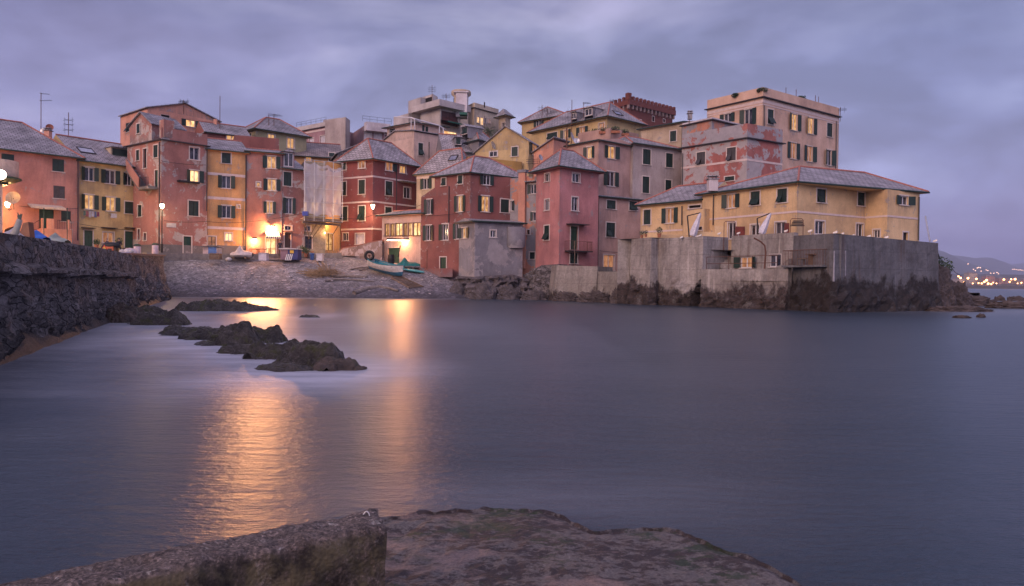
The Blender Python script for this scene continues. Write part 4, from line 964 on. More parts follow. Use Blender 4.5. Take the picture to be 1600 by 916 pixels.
RL = ['broad dark boulder nearest the pebble beach', 'small grey boulder right of the broad dark boulder', 'low layered outcrop at the left end of the reef', 'mossy outcrop left of the highest reef rock',
      'highest rounded rock in the middle of the reef', 'steep dark boulder leaning at the quay foot', 'small jagged rock just behind the steep quay boulder', 'low dark slab between quay boulder and reef',
      'tiny rock tip alone right of the boulders', 'low brown rock at the outermost tip of the reef', 'little rock beside the jagged one by the quay',
      'rounded rock on the right shoulder of the highest reef rock', 'low wet rock at the near foot of the highest reef rock', 'left half of the near right outcrop of the reef', 'high layered hump of the near right outcrop', 'barely awash ledge at the near side of the reef', 'flat wet rock at the near left of the reef']
for (x, y, w_, d_, h, sd), lb in zip(RC, RL): reef_rock((x - .04 * w_, y, -.02), w_ * 1.16, d_ * 1.25, h * .58, sd, RKM if sd not in (6, 10) else RKB, lb, yaw=-.25 if sd in (3, 4, 5, 12, 13, 14, 15, 16, 17) else 0)

# ---- rough sea walls
def rough_wall(name, label, pts, ztop, zbot, mat, cat='sea wall', res=.3, amp=(.05, .35), zrock=1.6, thick=.5, seed=0, group=None, ledge=None, hole=None, batter=0.0, cap=None, capmat=None, overhang=0):
    """pts: plan points (Vector2) left to right, front on the camera side; ztop: list; displacement grows below zrock"""
    P = [Vector(p) for p in pts]; cum = [0]
    for a, b in zip(P, P[1:]): cum.append(cum[-1] + (b - a).length)
    L = cum[-1]; nu = max(4, int(L / res)); us = sorted(set([L * i / nu for i in range(nu + 1)] + cum)); zt_ = [(c, z) for c, z in zip(cum, ztop)]
    nrm = []
    for a, b in zip(P, P[1:]): e = (b - a).normalized(); nrm.append(Vector((e.y, -e.x)))
    def place(u):
        for i in range(len(P) - 1):
            if u <= cum[i + 1] + 1e-6: break
        t = (u - cum[i]) / (cum[i + 1] - cum[i]); return P[i].lerp(P[i + 1], t), nrm[i], min(abs(u - c) for c in cum[1:-1]) if len(cum) > 2 else 9
    nv = max(6, int((max(ztop) - zbot) / (res * .8))); rows = []
    for j in range(nv + 1):
        row = []
        for u in us:
            p, nn, dc = place(u); zT = interp(u, zt_); z = zbot + (zT - zbot) * j / nv
            q = Vector((p.x * .9 + seed, p.y * .9, z * 1.1))
            k = max(0.0, min(1.0, (zrock + 1.1 * fbm((p.x * .35, p.y * .35, seed + 5), 3) - z) / .7)); a_ = amp[0] + (amp[1] - amp[0]) * k
            dsp = a_ * (fbm(q * 1.3, 6, .62) + .5 * (ridged(q * .8, 5) - .4)) + k * amp[1] * .35 + batter * (zT - z)
            if ledge and abs(z - ledge[0]) < ledge[1]: dsp += ledge[2]
            if hole and z < hole[2] - abs((u - hole[0]) / hole[1]) * hole[3] and abs(u - hole[0]) < hole[1]: dsp -= 1.6
            if j == nv: dsp *= .35
            if dc < .5: nn = nn * 1.0
            row.append(Vector((p.x + nn.x * dsp, p.y + nn.y * dsp, z + (a_ * .3 * noise.noise(q * 2.2) if 0 < j < nv else 0))))
        rows.append(row)
    mb = MB(); mb.grid(rows)
    top2 = []
    for u in us:
        p, nn, dc = place(u); top2.append(Vector((p.x - nn.x * thick, p.y - nn.y * thick, interp(u, zt_))))
    mb.grid([rows[-1], top2]); mb.grid([top2, [Vector((p.x, p.y, zbot)) for p in top2]])
    for k in (0, -1): mb.face([rows[0][k]] + [r_[k] for r_ in rows[1:]] + [top2[k], Vector((top2[k].x, top2[k].y, zbot))])
    o = solo(name, mb, mat, label, cat, group)
    return o
def xy(px, py, Y): return at(px, py, Y).xy
def zat(px, py, Y): return at(px, py, Y).z
def quaymat():
    m, nt, b = newmat('quay_stone'); pos = N(nt, 'ShaderNodeNewGeometry').outputs['Position']
    warp = N(nt, 'ShaderNodeVectorMath', operation='ADD'); nn_ = N(nt, 'ShaderNodeTexNoise'); nn_.inputs['Scale'].default_value = 1.6; nn_.inputs['Detail'].default_value = 5; Lk(nt, pos, nn_.inputs['Vector'])
    sc_ = N(nt, 'ShaderNodeVectorMath', operation='SCALE'); sc_.inputs['Scale'].default_value = .5; Lk(nt, nn_.outputs['Color'], sc_.inputs[0]); Lk(nt, pos, warp.inputs[0]); Lk(nt, sc_.outputs[0], warp.inputs[1])
    wv = mapping(nt, warp.outputs[0], (1, 1, 2.1))
    vo = N(nt, 'ShaderNodeTexVoronoi', feature='DISTANCE_TO_EDGE'); vo.inputs['Scale'].default_value = 2.3; Lk(nt, wv, vo.inputs['Vector'])
    vc = N(nt, 'ShaderNodeTexVoronoi'); vc.inputs['Scale'].default_value = 2.3; Lk(nt, wv, vc.inputs['Vector']); sc3 = N(nt, 'ShaderNodeSeparateColor'); Lk(nt, vc.outputs['Color'], sc3.inputs[0])
    f = noise_n(nt, pos, 14, 9, .78); a = noise_n(nt, pos, 1.1, 7, .7); sp_ = noise_n(nt, pos, 5.5, 8, .75)
    c = mix(nt, sc3.outputs[0], (.10, .088, .086), (.225, .20, .195)); c = mix(nt, 1.0, c, ramp(nt, f, [(.32, .42), (.68, 1.65)]), 'MULTIPLY')
    c = mix(nt, 1.0, c, ramp(nt, a, [(.3, .62), (.7, 1.35)]), 'MULTIPLY')
    c = mix(nt, ramp(nt, sp_, [(.60, 0), (.66, .85)]), c, (.30, .28, .29)); c = mix(nt, ramp(nt, noise_n(nt, pos, 2.2, 6, .7), [(.58, 0), (.66, .7)]), c, (.11, .07, .055))
    edge_ = ramp(nt, math_(nt, 'ADD', vo.outputs['Distance'], math_(nt, 'MULTIPLY', sp_, .08)), [(.03, 0), (.11, 1)])
    spz = N(nt, 'ShaderNodeSeparateXYZ'); Lk(nt, pos, spz.inputs[0])
    wet = ramp(nt, math_(nt, 'MULTIPLY', math_(nt, 'ADD', spz.outputs[2], math_(nt, 'MULTIPLY', a, 1.4)), .3), [(.26, .42), (.50, 1)])
    c = mix(nt, 1.0, c, wet, 'MULTIPLY')
    c = mix(nt, edge_, (.02, .017, .018), c); setc(b, nt, c); b.inputs['Roughness'].default_value = .85
    bump(nt, b, math_(nt, 'ADD', math_(nt, 'MULTIPLY', edge_, .8), math_(nt, 'ADD', f, sp_)), 1.0, .10); return m
QUAY = quaymat()
quay = rough_wall('quay_wall', 'long rugged grey stone quay wall along the left shore', [Vector((-7.0, 6.5)), Vector((-9.2, 12)), Vector((-10.8, 15.5)), Vector((-16.1, 29)), Vector((-21.7, 42))], [2.3, 2.45, 2.6, 2.83, 3.02], -.4, QUAY,
           res=.11, amp=(.10, .24), zrock=1.5, seed=3, ledge=(1.82, .11, .24), batter=.07, thick=.6)
rough_wall('quay_wall', 'lower stone quay end with brick coping beside the beach', [Vector((-21.9, 42.2)), Vector((-28.4, 60)), Vector((-31, 62.5))], [3.0, 3.5, 3.55], -.4, QUAY, res=.3, amp=(.12, .4), zrock=1.9, seed=9, batter=.05, thick=.5)
cp = MB(); a = Vector((-21.9, 42.2, 3.02)); b_ = Vector((-28.4, 60, 3.52)); e = (b_ - a); n_ = 46
for i in range(n_):
    p = a + e * (i + .08) / n_; q = a + e * (i + .92) / n_; nn = Vector((e.y, -e.x, 0)).normalized()
    cp.face([p + nn * .12, q + nn * .12, q - nn * .35, p - nn * .35]) if False else cp.obox(p, e.normalized(), nn, UPV, (0, (q - p).length), (-.4, .14), (.0, .10))
solo('coping', cp, simple('brick_coping', (.17, .085, .07), .85, var=.4, scale=4), 'row of reddish bricks capping the lower quay end', 'brick coping')
# apron at the quay foot
ap = MB(); rows = []
for k, off in enumerate((-.2, .15, .35, .55)):
    row = []
    for i in range(90):
        t = i / 89; Y = 8 + 44 * t; x = interp(Y, [(6.5, -7.0), (12, -9.2), (15.5, -10.8), (29, -16.1), (42, -21.7), (60, -28.3)]) + .15
        row.append(Vector((x + off * (.8 + .3 * noise.noise((Y * .4, k, 0))), Y, (.40, .22, .08, -.12)[k] + .16 * fbm((x * 2, Y * 2, k), 4))))
    rows.append(row)
ap.grid(rows); solo('rock_apron', ap, rockmat('apron_stone', (.022, .016, .014), (.085, .060, .050), (.17, .13, .11), None, 2.6, rough=.7, bd=.12), 'pinkish stone apron at the foot of the quay wall', 'rock ledge', smooth=True)

rough_wall('sea_wall', 'battered pale concrete wall below the rose pink house', [xy(862, 413, 72), xy(870, 413, 69.5), xy(934, 414, 66.5)], [3.35, 3.35, 3.2], -.4, CONCL, seed=1, amp=(.02, .3), zrock=.6, batter=.10, group='concrete sea walls', thick=2.5)
rough_wall('sea_wall', 'low rounded concrete wall between pale wall and tall terrace wall', [xy(931, 424, 66.8), xy(990, 424, 62.5)], [2.75, 2.7], -.4, CONCL, seed=2, amp=(.02, .35), zrock=.7, batter=.05, group='concrete sea walls', thick=2.0)
rough_wall('sea_wall', 'tall concrete terrace wall with dark cave left of the stairs', [xy(987, 373, 60), xy(1018, 371, 58.2), xy(1028, 372, 58.8), xy(1099, 369, 55.8)], [zat(988, 373, 59.8), zat(1018, 371, 58.2), zat(1028, 373, 58.8), zat(1098, 369.5, 56)], -.5, CONC, seed=4,
           amp=(.02, .34), zrock=1.7, hole=(7.45, 1.0, 2.6, 1.9), batter=.03, group='concrete sea walls', thick=3.5)
rough_wall('sea_wall', 'low concrete wall of the lower walkway under the white window', [xy(1096, 421, 54.8), xy(1206, 421, 50.2), xy(1222, 410, 49.5), xy(1232, 402, 49.1)], [zat(1096, 421, 54.8), zat(1206, 421, 50.2), zat(1222, 413, 49.5), zat(1232, 404, 49.1)], -.5, CONC, seed=6,
           amp=(.02, .32), zrock=1.45, batter=.03, group='concrete sea walls', thick=.4)
bast = rough_wall('sea_wall', 'big weathered bastion wall at the seaward corner with rust streaks', [xy(1240, 367, 49.6), xy(1303, 364.5, 46), xy(1466, 380, 52)], [zat(1246, 367, 48.6), zat(1303, 364.8, 46), zat(1466, 380, 52)], -.5, CONCG, seed=8,
           amp=(.03, .30), zrock=1.5, batter=.03, group='concrete sea walls', thick=.6)

for px_, y0_, y1_ in ((1303.5, 392, 440), (1321, 392, 440), (1356, 392, 440)):
    Yw_ = 46 + 6 * (px_ - 1303) / 163; q = MB(); q.tube([at(px_, y0_, Yw_ - .1), at(px_ - 1, y1_, Yw_ - .1)], [.035, .07], 5); build('drip_streak', q, simple('lime_drip', (.30, .29, .31), .9), bast)
# ------------------------------------------------------------ rocks beyond the bastion
RKR = rockmat('headland_rock', (.045, .035, .032), (.11, .085, .075), (.17, .14, .13), None, .8, rough=.75, bd=.1)
def rock_px(a, b_, ytop, ybase, df, sd, mat, label, group='rocks at the seaward headland', yaw=0, name='rock', Y=None, **k):
    hz = 441.6 + ((a + b_) / 2 - 800) * .01047; Y = Y or CAMH * F / (ybase - hz); w_ = (b_ - a) * Y / F; c = at((a + b_) / 2, ybase, Y)
    h = zat((a + b_) / 2, ytop, Y + w_ * df * .4); return rock((c.x, Y + w_ * df * .45, -.02), w_, w_ * df, h, sd, mat, label, name, group, yaw=yaw, **k)
rock_px(1425, 1512, 408, 484, .8, 21, RKR, 'big sloping brown rock right behind the bastion corner', rough=.30)
rock_px(1462, 1534, 438, 480, .7, 22, RKR, 'brown rock below the post on the headland', rough=.32)
rock_px(1500, 1566, 461, 478, .6, 23, RKR, 'low dark rock under the stone steps', rough=.34)
rock_px(1452, 1560, 478, 487, .25, 24, RKR, 'long flat rock shelf awash off the bastion corner', rough=.26)
rock_px(1528, 1543, 490, 496, .6, 25, RKR, 'small rock alone in the water off the flat shelf')
rock_px(1492, 1522, 492, 497, .5, 26, RKR, 'faint low rock left of the small lone rock')
rock_px(1545, 1640, 470, 482, .3, 27, RKR, 'dark rock shelf running out of the right edge')
rock_px(1556, 1574, 462, 470, .6, 28, RKR, 'small pointed rock beyond the right hand shelf')
rock_px(1578, 1606, 463, 470, .5, 29, RKR, 'low rock at the right edge beyond the shelf')
st = MB(); c = at(1527, 474, 70)
for k in range(4): st.box(c.x + k * .02, 70 + k * .5, -.2, c.x + 1.15 - .0 * k, 70.5 + k * .5 + .01 * k, .35 + .26 * k)
st.box(c.x + .1, 71.5, .2, c.x + 1.2, 73, 1.15)
solo('stone_steps', st, CONCL, 'small flight of stone steps on the headland rocks', 'steps')
p = at(1483.5, 424, 62); q = MB(); q.tube([(p.x, 62, p.z - .6), (p.x, 62, at(1483.5, 413, 62).z)], .05); solo('post', q, IRON, 'thin iron post standing on the headland rock', 'post')
q = MB(); a = at(1463, 399, 52); b_ = at(1483.5, 414, 62); c = at(1502, 431, 66)
q.tube([a, a.lerp(b_, .5) - UPV * .15, b_, b_.lerp(c, .5) - UPV * .2, c], .025, 4); solo('cable', q, IRON, 'dark cable sloping from the bastion to the headland', 'cable')

# leaf clumps
def leaves(mb, c, r, n, size, sc=(1, 1, 1), seed=0, m=0):
    rnd = random.Random(seed); c = Vector(c)
    for i in range(n):
        d = Vector((rnd.gauss(0, 1), rnd.gauss(0, 1), rnd.gauss(0, 1))).normalized() * r * rnd.random() ** .4
        p = c + Vector((d.x * sc[0], d.y * sc[1], d.z * sc[2])); a = Vector((rnd.uniform(-1, 1), rnd.uniform(-1, 1), rnd.uniform(-1, 1))).normalized() * size; b = a.orthogonal().normalized() * size * .5
        mb.face([p - a, p + b, p + a, p - b], m=m)
q = MB(); c = at(1467, 417, 57); leaves(q, c, .9, 420, .13, (1.2, 1, .9), 5); solo('shrub', q, FOLI, 'dark shrub growing behind the bastion corner', 'shrub')

# ------------------------------------------------------------ far coast, hills, town
HILL = rockmat('far_hill', (.03, .04, .03), (.06, .07, .05), (.09, .09, .07), None, .004, rough=1)
def hill(Y, crest, depth, name):
    mb = MB(); rows = []; n = 60
    xs_ = [crest[0][0] + (crest[-1][0] - crest[0][0]) * i / n for i in range(n + 1)]
    for k, t in enumerate((0, .12, .3, .5, .7, .88, 1.0, 1.6)):
        row = []
        for x in xs_:
            y = interp(x, crest); yy = Y + (t - 1) * depth; zc = at(x, y, Y).z; X = at(x, y, Y).x * (yy / Y if t < 1 else 1)
            z = zc * (math.sin(min(t, 1) * math.pi / 2) if t <= 1 else .3) * (1 + .05 * fbm((x * .03, k * .6, Y), 4)) + 1
            row.append(Vector((X, yy, max(z, -3) if t > 0 else -3)))
        rows.append(row)
    mb.grid(rows); structure(name, mb, HILL, True)
hill(4600, [(1300, 352), (1400, 372), (1464, 391), (1490, 401), (1512, 412), (1535, 418), (1557, 427), (1590, 437), (1640, 446)], 1300, 'near_hill')
hill(6400, [(1380, 398), (1440, 392), (1487, 399.5), (1500, 401), (1550, 404.5), (1566, 409), (1583, 416), (1600, 420), (1640, 424), (1720, 440)], 1200, 'far_hill')
hill(7900, [(1480, 424), (1560, 415), (1640, 408), (1760, 400)], 500, 'distant_hill')
cst = MB(); rows = []
for k, (yy, z) in enumerate(((1180, -1), (1186, 5), (1215, 7.5), (1400, 11), (2100, 40))):
    rows.append([Vector((xx * yy / 1200, yy, z + (1.6 * noise.noise((xx * .05, k, 0)) if k else 0))) for xx in range(660, 1010, 12)])
cst.grid(rows); structure('coast', cst, rockmat('coast_ground', (.05, .04, .03), (.09, .075, .055), (.12, .1, .08), None, .05, rough=1))
def stone_glow(name, col, st): return glow(name, col, st)
TLAMP = glow('far_lamp_glow', (1.0, .36, .10), 8); TLW = glow('far_lamp_white', (1.0, .50, .26), 3)
tb = [(1496, 1507, 436, 446), (1509, 1520, 433, 446), (1521, 1534, 436, 446), (1514, 1527, 427, 440), (1536, 1545, 437, 446), (1541, 1554, 432, 444), (1549, 1556, 438, 447), (1558, 1566, 437, 446), (1561, 1575, 435, 446), (1577, 1586, 438, 447), (1588, 1597, 439, 447), (1598, 1612, 437, 447)]
TBM = [plaster('far_house_%s' % n_, c_) for n_, c_ in (('cream', (.42, .34, .26)), ('ochre', (.40, .26, .14)), ('rose', (.36, .20, .16)))]
tl = ['broad', 'narrow', 'long low', 'dark tall', 'squat', 'pale tall', 'thin', 'small', 'wide', 'plain', 'low', 'last']
for i, (a, b_, y0, y1) in enumerate(tb):
    Y = 1230 + (i * 37 % 5) * 22; p0, p1 = at(a, y1, Y), at(b_, y1, Y); z0 = 7; z1 = at(a, y0, Y).z
    r_ = thing('far_house', f'{tl[i]} {("cream", "ochre", "rose")[i % 3]} house number {i + 1} from the left on the far shore', 'house', ((p0.x + p1.x) / 2, Y, z0), 'houses on the far shore')
    nm = {0: 'first', 1: 'second', 2: 'third', 3: 'fourth', 4: 'fifth', 5: 'sixth', 6: 'seventh', 7: 'eighth', 8: 'ninth', 9: 'tenth', 10: 'eleventh', 11: 'twelfth'}[i]
    r_['label'] = f'{tl[i]} {("cream", "ochre", "rose")[i % 3]} house, {nm} from the left in the far shore town'
    mb = MB(); mb.box(p0.x, Y, z0 - 4, p1.x, Y + 14, z1); build('wall', mb, TBM[i % 3], r_)
    mb = MB(); e0, e1 = p0.x - .5, p1.x + .5; mm = (e0 + e1) / 2
    mb.face([(e0, Y - .6, z1), (e1, Y - .6, z1), (e1 - 2.5, Y + 7, z1 + 2.6), (e0 + 2.5, Y + 7, z1 + 2.6)]); mb.face([(e0, Y + 14.6, z1), (e1, Y + 14.6, z1), (e1 - 2.5, Y + 7, z1 + 2.6), (e0 + 2.5, Y + 7, z1 + 2.6)])
    mb.face([(e0, Y - .6, z1), (e0, Y + 14.6, z1), (e0 + 2.5, Y + 7, z1 + 2.6)]); mb.face([(e1, Y - .6, z1), (e1, Y + 14.6, z1), (e1 - 2.5, Y + 7, z1 + 2.6)]); build('roof', mb, SLATE3, r_)
    nx = max(2, int((p1.x - p0.x) / 3.2)); nz = max(1, int((z1 - z0) / 3.4))
    for j in range(nx):
        for k in range(nz):
            u = p0.x + (j + .5) * (p1.x - p0.x) / nx; z = z0 + 1 + k * 3.3
            mb = MB(); mb.box(u - .55, Y - .08, z, u + .55, Y + .02, z + 1.5); build('window', mb, LIT if (i * 7 + j * 3 + k * 5) % 4 == 0 else GLASS, r_)
def far_lamp(px, py, Y, rad, mat, lab, zb):
    p = at(px, py, Y); r_ = thing('street_lamp', lab, 'street lamp', (p.x, Y, zb), 'lamps of the far shore town')
    mb = MB(); mb.tube([(p.x, Y, zb - 3), (p.x, Y, p.z - rad)], .14, 5); build('pole', mb, IRON, r_)
    mb = MB(); mb.sphere(p, rad, 8); build('lamp_globe', mb, mat, r_); return r_
fl = [(1497.5, 432, 1.2), (1501, 434.5, 1.5), (1512.5, 435, 1.6), (1525.5, 436, 1.5), (1529, 442.5, 1.1), (1534, 443, 1.2), (1538, 440.5, 1.5), (1541.5, 438, 1.7), (1544, 443.5, 1.6), (1549, 444, 1.2), (1568.5, 437, 1.5), (1580, 436.5, 1.3), (1586, 436.5, 1.7), (1577.5, 440.5, 1.1), (1596, 442, 1.1), (1506, 441, .9), (1520, 443, .9), (1557, 443, .9), (1590, 443, .8), (1552, 441.5, .9)]
for i, (x, y, r_) in enumerate(fl):
    far_lamp(x, y, 1195, r_, TLAMP, 'glowing sodium lamp among the promenade lights of the far shore town', 6)
fh = [(1512.5, 412.5), (1521, 421), (1527, 419), (1529, 418), (1531.5, 418.5), (1524, 423), (1541, 422), (1543.5, 423), (1548, 427), (1553, 427), (1558, 426), (1560, 428), (1571, 430), (1574, 432), (1578, 432.5), (1533, 424), (1582.5, 421), (1585, 420.7), (1588, 421.3), (1591, 422), (1594, 421.8), (1597, 422.5), (1600, 423)]
for x, y in fh:
    q = MB(); Y = 2500 if x < 1580 else 4300; p = at(x, y, Y); q.sphere(p, 1.5 * Y / 2500, 6); solo('hill_light', q, TLW, 'tiny point of light scattered on the dark hills above the far town', 'house light', 'house lights on the far hills')
for i, x in enumerate((1505.5, 1508.5, 1552, 1560.5)):
    q = MB(); Y = 1290; p = at(x, 446, Y); h = [9, 9, 7, 8][i]; leaves(q, (p.x, Y, 12 + h * .5), h * .55, 260, .7, (.35 if i < 2 else .9, .5, 1.2), 30 + i)
    r_ = thing('far_tree', ['left one of two dark cypresses in the far town', 'right one of two dark cypresses in the far town', 'round dark tree amid the far shore houses', 'dark tree right of the round tree in the far town'][i], 'tree', (p.x, Y, 8), 'trees of the far shore town')
    build('crown', q, FOLI, r_); q = MB(); q.tube([(p.x, Y, 7), (p.x, Y, 12 + h * .4)], .3, 5); build('trunk', q, WOODB, r_)

# ------------------------------------------------------------ haze
hz = MB(); hz.box(-8200, -8200, -1, 8200, 8200, 520)
def hazemat():
    m = bpy.data.materials.new('haze_air'); m.use_nodes = True; nt = m.node_tree; nt.nodes.clear()
    o = N(nt, 'ShaderNodeOutputMaterial'); v = N(nt, 'ShaderNodeVolumePrincipled'); v.inputs['Color'].default_value = (.72, .78, 1.0, 1)
    v.inputs['Density'].default_value = 2.0e-4; v.inputs['Anisotropy'].default_value = .1; Lk(nt, v.outputs[0], o.inputs['Volume']); return m
HAZE_ON = True
if HAZE_ON:
    ho = structure('haze', hz, hazemat(), kind='stuff')
    import bmesh
    _b = bmesh.new(); _b.from_mesh(ho.data); bmesh.ops.remove_doubles(_b, verts=_b.verts, dist=.01); bmesh.ops.recalc_face_normals(_b, faces=_b.faces); _b.to_mesh(ho.data); _b.free()

# ------------------------------------------------------------ foreground concrete
edge = [(-2.9, 1.2), (-1.6, 2.4), (-1.1, 3.3), (-.95, 4.2), (-.88, 4.75)] + [tuple(at(x, y, (CAMH - .07) * F / (y - 441.6 - (x - 800) * .01047)).xy) for x, y in ((620, 815), (700, 800), (755, 795), (800, 797), (875, 803), (900, 818), (925, 829), (985, 832), (1005, 826), (1030, 825), (1075, 843), (1150, 875), (1210, 900), (1245, 916))] + [(1.75, 3.2), (1.95, 2.2), (2.2, 1.0)]
sl = MB(); rows = []
for j in range(150):
    row = []
    for i in range(230):
        x = -2.8 + 5.0 * i / 229; ye = interp(x, edge) + .05 * fbm((x * 4, 0, 1), 5) ; y0 = .7
        t = j / 138; y = y0 + (ye - y0) * min(t, 1)
        z = .08 + .035 * fbm((x * 1.3, y * 1.3, 0), 4) + .010 * ridged((x * 5, y * 5, 2), 5) + .009 * fbm((x * 14, y * 14, 4), 4)
        if t > 1: k = (t - 1) / .08; y = ye + k * .22 + .05 * fbm((x * 5, k * 2, 3), 3); z = z - k * k * .5
        elif t > .96: z -= (t - .96) * .6
        row.append(Vector((x, y, z)))
    rows.append(row)
sl.grid(rows)
def slabmat():
    m, nt, b = newmat('weedy_slab'); pos = N(nt, 'ShaderNodeNewGeometry').outputs['Position']
    a = noise_n(nt, mapping(nt, pos, (1, 1.8, 1)), 1.5, 7, .65, .2); f = noise_n(nt, pos, 40, 8, .78); w_ = noise_n(nt, mapping(nt, pos, (1, 1.5, 1)), 13, 6, .75, .1); g = noise_n(nt, mapping(nt, pos, (1, 1.4, 1), (4, 2, 0)), 1.9, 6, .7)
    c = mix(nt, ramp(nt, f, [(.3, 0), (.7, 1)]), (.080, .070, .063), (.235, .205, .185))
    c = mix(nt, ramp(nt, math_(nt, 'ADD', math_(nt, 'MULTIPLY', w_, .62), math_(nt, 'MULTIPLY', a, .5)), [(.535, 0), (.575, .92)]), c, (.030, .015, .014))
    c = mix(nt, ramp(nt, math_(nt, 'ADD', math_(nt, 'MULTIPLY', g, .75), math_(nt, 'MULTIPLY', w_, .25)), [(.525, 0), (.57, .85)]), c, (.028, .048, .016))
    c = mix(nt, ramp(nt, noise_n(nt, mapping(nt, pos, (.6, 1.3, 1), (9, 1, 0)), 1.1, 7, .7), [(.54, 0), (.60, .85)]), c, (.29, .21, .18))
    c = mix(nt, 1.0, c, ramp(nt, noise_n(nt, pos, 60, 4, .8), [(.3, .55), (.7, 1.4)]), 'MULTIPLY'); setc(b, nt, c); b.inputs['Roughness'].default_value = .5
    bump(nt, b, math_(nt, 'ADD', f, math_(nt, 'MULTIPLY', w_, 1.6)), 1.0, .022); return m
structure('slab', sl, slabmat(), True)
def p2(px, py, z):  # point where the ray of a picture position meets height z
    d = ray(px, py); return CAM + d * ((z - CAMH) / d.z)
zb_ = .47
fr, nr = p2(572, 798, zb_), p2(586, 826, zb_); fl_, nl = p2(20, 904, zb_ + .0), p2(152, 913, zb_)
ex = (fl_ - fr).xy.normalized(); fl2 = fr.xy + ex * 3.4; en = (nl - nr).xy.normalized(); nl2 = nr.xy + en * 3.4
bk = MB(); rows = []
for i in range(161):
    t = i / 160; F_ = fr.xy.lerp(fl2, t); N_ = nr.xy.lerp(nl2, t); row = []
    far = Vector((F_.x, F_.y)); near = Vector((N_.x, N_.y)); perp = (near - far)
    sect = [(far - perp * .10, -.2), (far - perp * .05, .15), (far, zb_ - .035)] + [(far.lerp(near, k / 14), zb_ + .006 * math.sin(k * .8)) for k in range(1, 14)] + [(near, zb_ - .03)] + [(near + perp * (.03 + .012 * k), zb_ - .06 - .04 * k) for k in range(1, 12)]
    for k, (p, z) in enumerate(sect):
        q = Vector((p.x * 3, p.y * 3, z * 3)); n_ = fbm(q * 1.2, 6, .62); rg = ridged(q * 2.4, 4) - .45
        wear = max(0, (t - .35)) * .05
        zz_ = z + .016 * n_ + .014 * rg - wear * .6 * (1 + noise.noise((t * 9, 2, 0))) + .004 * noise.noise(q * 16)
        row.append(Vector((p.x + .016 * n_, p.y - (.028 * n_ + .02 * rg) * (1 if k > 16 or k < 3 else .3), zz_)))
    rows.append(row)
# rounded right end
endc = Vector(((fr.x + nr.x) / 2, (fr.y + nr.y) / 2)); first = rows[0]; exr = -ex
cap_rows = []
for s_ in (1.0, .6, .2, 0):
    off = .05 * (1 - s_) ** .5
    cap_rows.append([Vector((p.x + exr.x * off, p.y + exr.y * off, p.z - (.0 if s_ else 0) - (1 - s_) * .012)) for p in first])
bk.grid(list(reversed(rows)) + cap_rows[1:]); bk.face(cap_rows[-1])
def blockmat():
    m, nt, b = newmat('old_concrete_block'); pos = N(nt, 'ShaderNodeNewGeometry').outputs['Position']; nv = N(nt, 'ShaderNodeNewGeometry').outputs['Normal']
    f = noise_n(nt, pos, 34, 8, .78); a = noise_n(nt, pos, 4.5, 8, .7); w_ = noise_n(nt, pos, 13, 6, .7); vo = N(nt, 'ShaderNodeTexVoronoi'); vo.inputs['Scale'].default_value = 55; Lk(nt, pos, vo.inputs['Vector'])
    c = mix(nt, ramp(nt, a, [(.3, 0), (.7, 1)]), (.075, .055, .048), (.17, .135, .115)); c = mix(nt, 1.0, c, ramp(nt, f, [(.36, .25), (.64, 1.9)]), 'MULTIPLY')
    c = mix(nt, ramp(nt, w_, [(.60, 0), (.66, .9)]), c, (.36, .33, .29)); v9 = N(nt, 'ShaderNodeTexVoronoi'); v9.inputs['Scale'].default_value = 95; Lk(nt, pos, v9.inputs['Vector']); s9 = N(nt, 'ShaderNodeSeparateColor'); Lk(nt, v9.outputs['Color'], s9.inputs[0]); c = mix(nt, 1.0, c, ramp(nt, s9.outputs[0], [(0, .45), (.6, 1.0), (.9, 1.3), (1, 1.9)]), 'MULTIPLY')
    sp = N(nt, 'ShaderNodeSeparateXYZ'); Lk(nt, nv, sp.inputs[0]); sz = N(nt, 'ShaderNodeSeparateXYZ'); Lk(nt, pos, sz.inputs[0])
    fc = ramp(nt, sp.outputs[2], [(.35, 1), (.75, 0)])
    alg = mix(nt, ramp(nt, a, [(.42, 0), (.56, 1)]), (.014, .010, .007), (.105, .088, .048))
    c = mix(nt, math_(nt, 'MULTIPLY', fc, ramp(nt, noise_n(nt, pos, 7, 6, .7), [(.38, .25), (.52, 1)])), c, alg)
    setc(b, nt, c); b.inputs['Roughness'].default_value = .85
    bump(nt, b, math_(nt, 'ADD', f, math_(nt, 'MULTIPLY', vo.outputs[0], -.5)), 1.0, .02); return m
cb = solo('concrete_block', bk, blockmat(), 'long rough concrete block in the foreground with iron mooring loop', 'concrete block', smooth=True)
q = MB(); c = p2(572, 808, zb_); q.tube([c + Vector((math.cos(a_) * .02, .01 * math.sin(a_), -.02 + math.sin(a_) * .045)) for a_ in [math.pi * k / 12 for k in range(13)]], .003, 6)
solo('mooring_loop', q, ALU, 'small bent iron loop set in the end of the concrete block', 'mooring loop')
# ------------------------------------------------------------ lamps
def point(parent, loc, power, col=(1.0, .62, .28), rad=.12, name='lamp_light'):
    l = bpy.data.lights.new(name, 'POINT'); l.energy = power; l.color = col; l.shadow_soft_size = rad
    o = bpy.data.objects.new(name, l); COL.objects.link(o); o.parent = parent; o.location = Vector(loc) - rootloc(parent); return o
WARM = (1.0, .50, .20)
LG = glow('warm_lamp_glow', (1.0, .55, .25), 7); LGW = glow('white_lamp_glow', (1.0, .74, .45), 9)
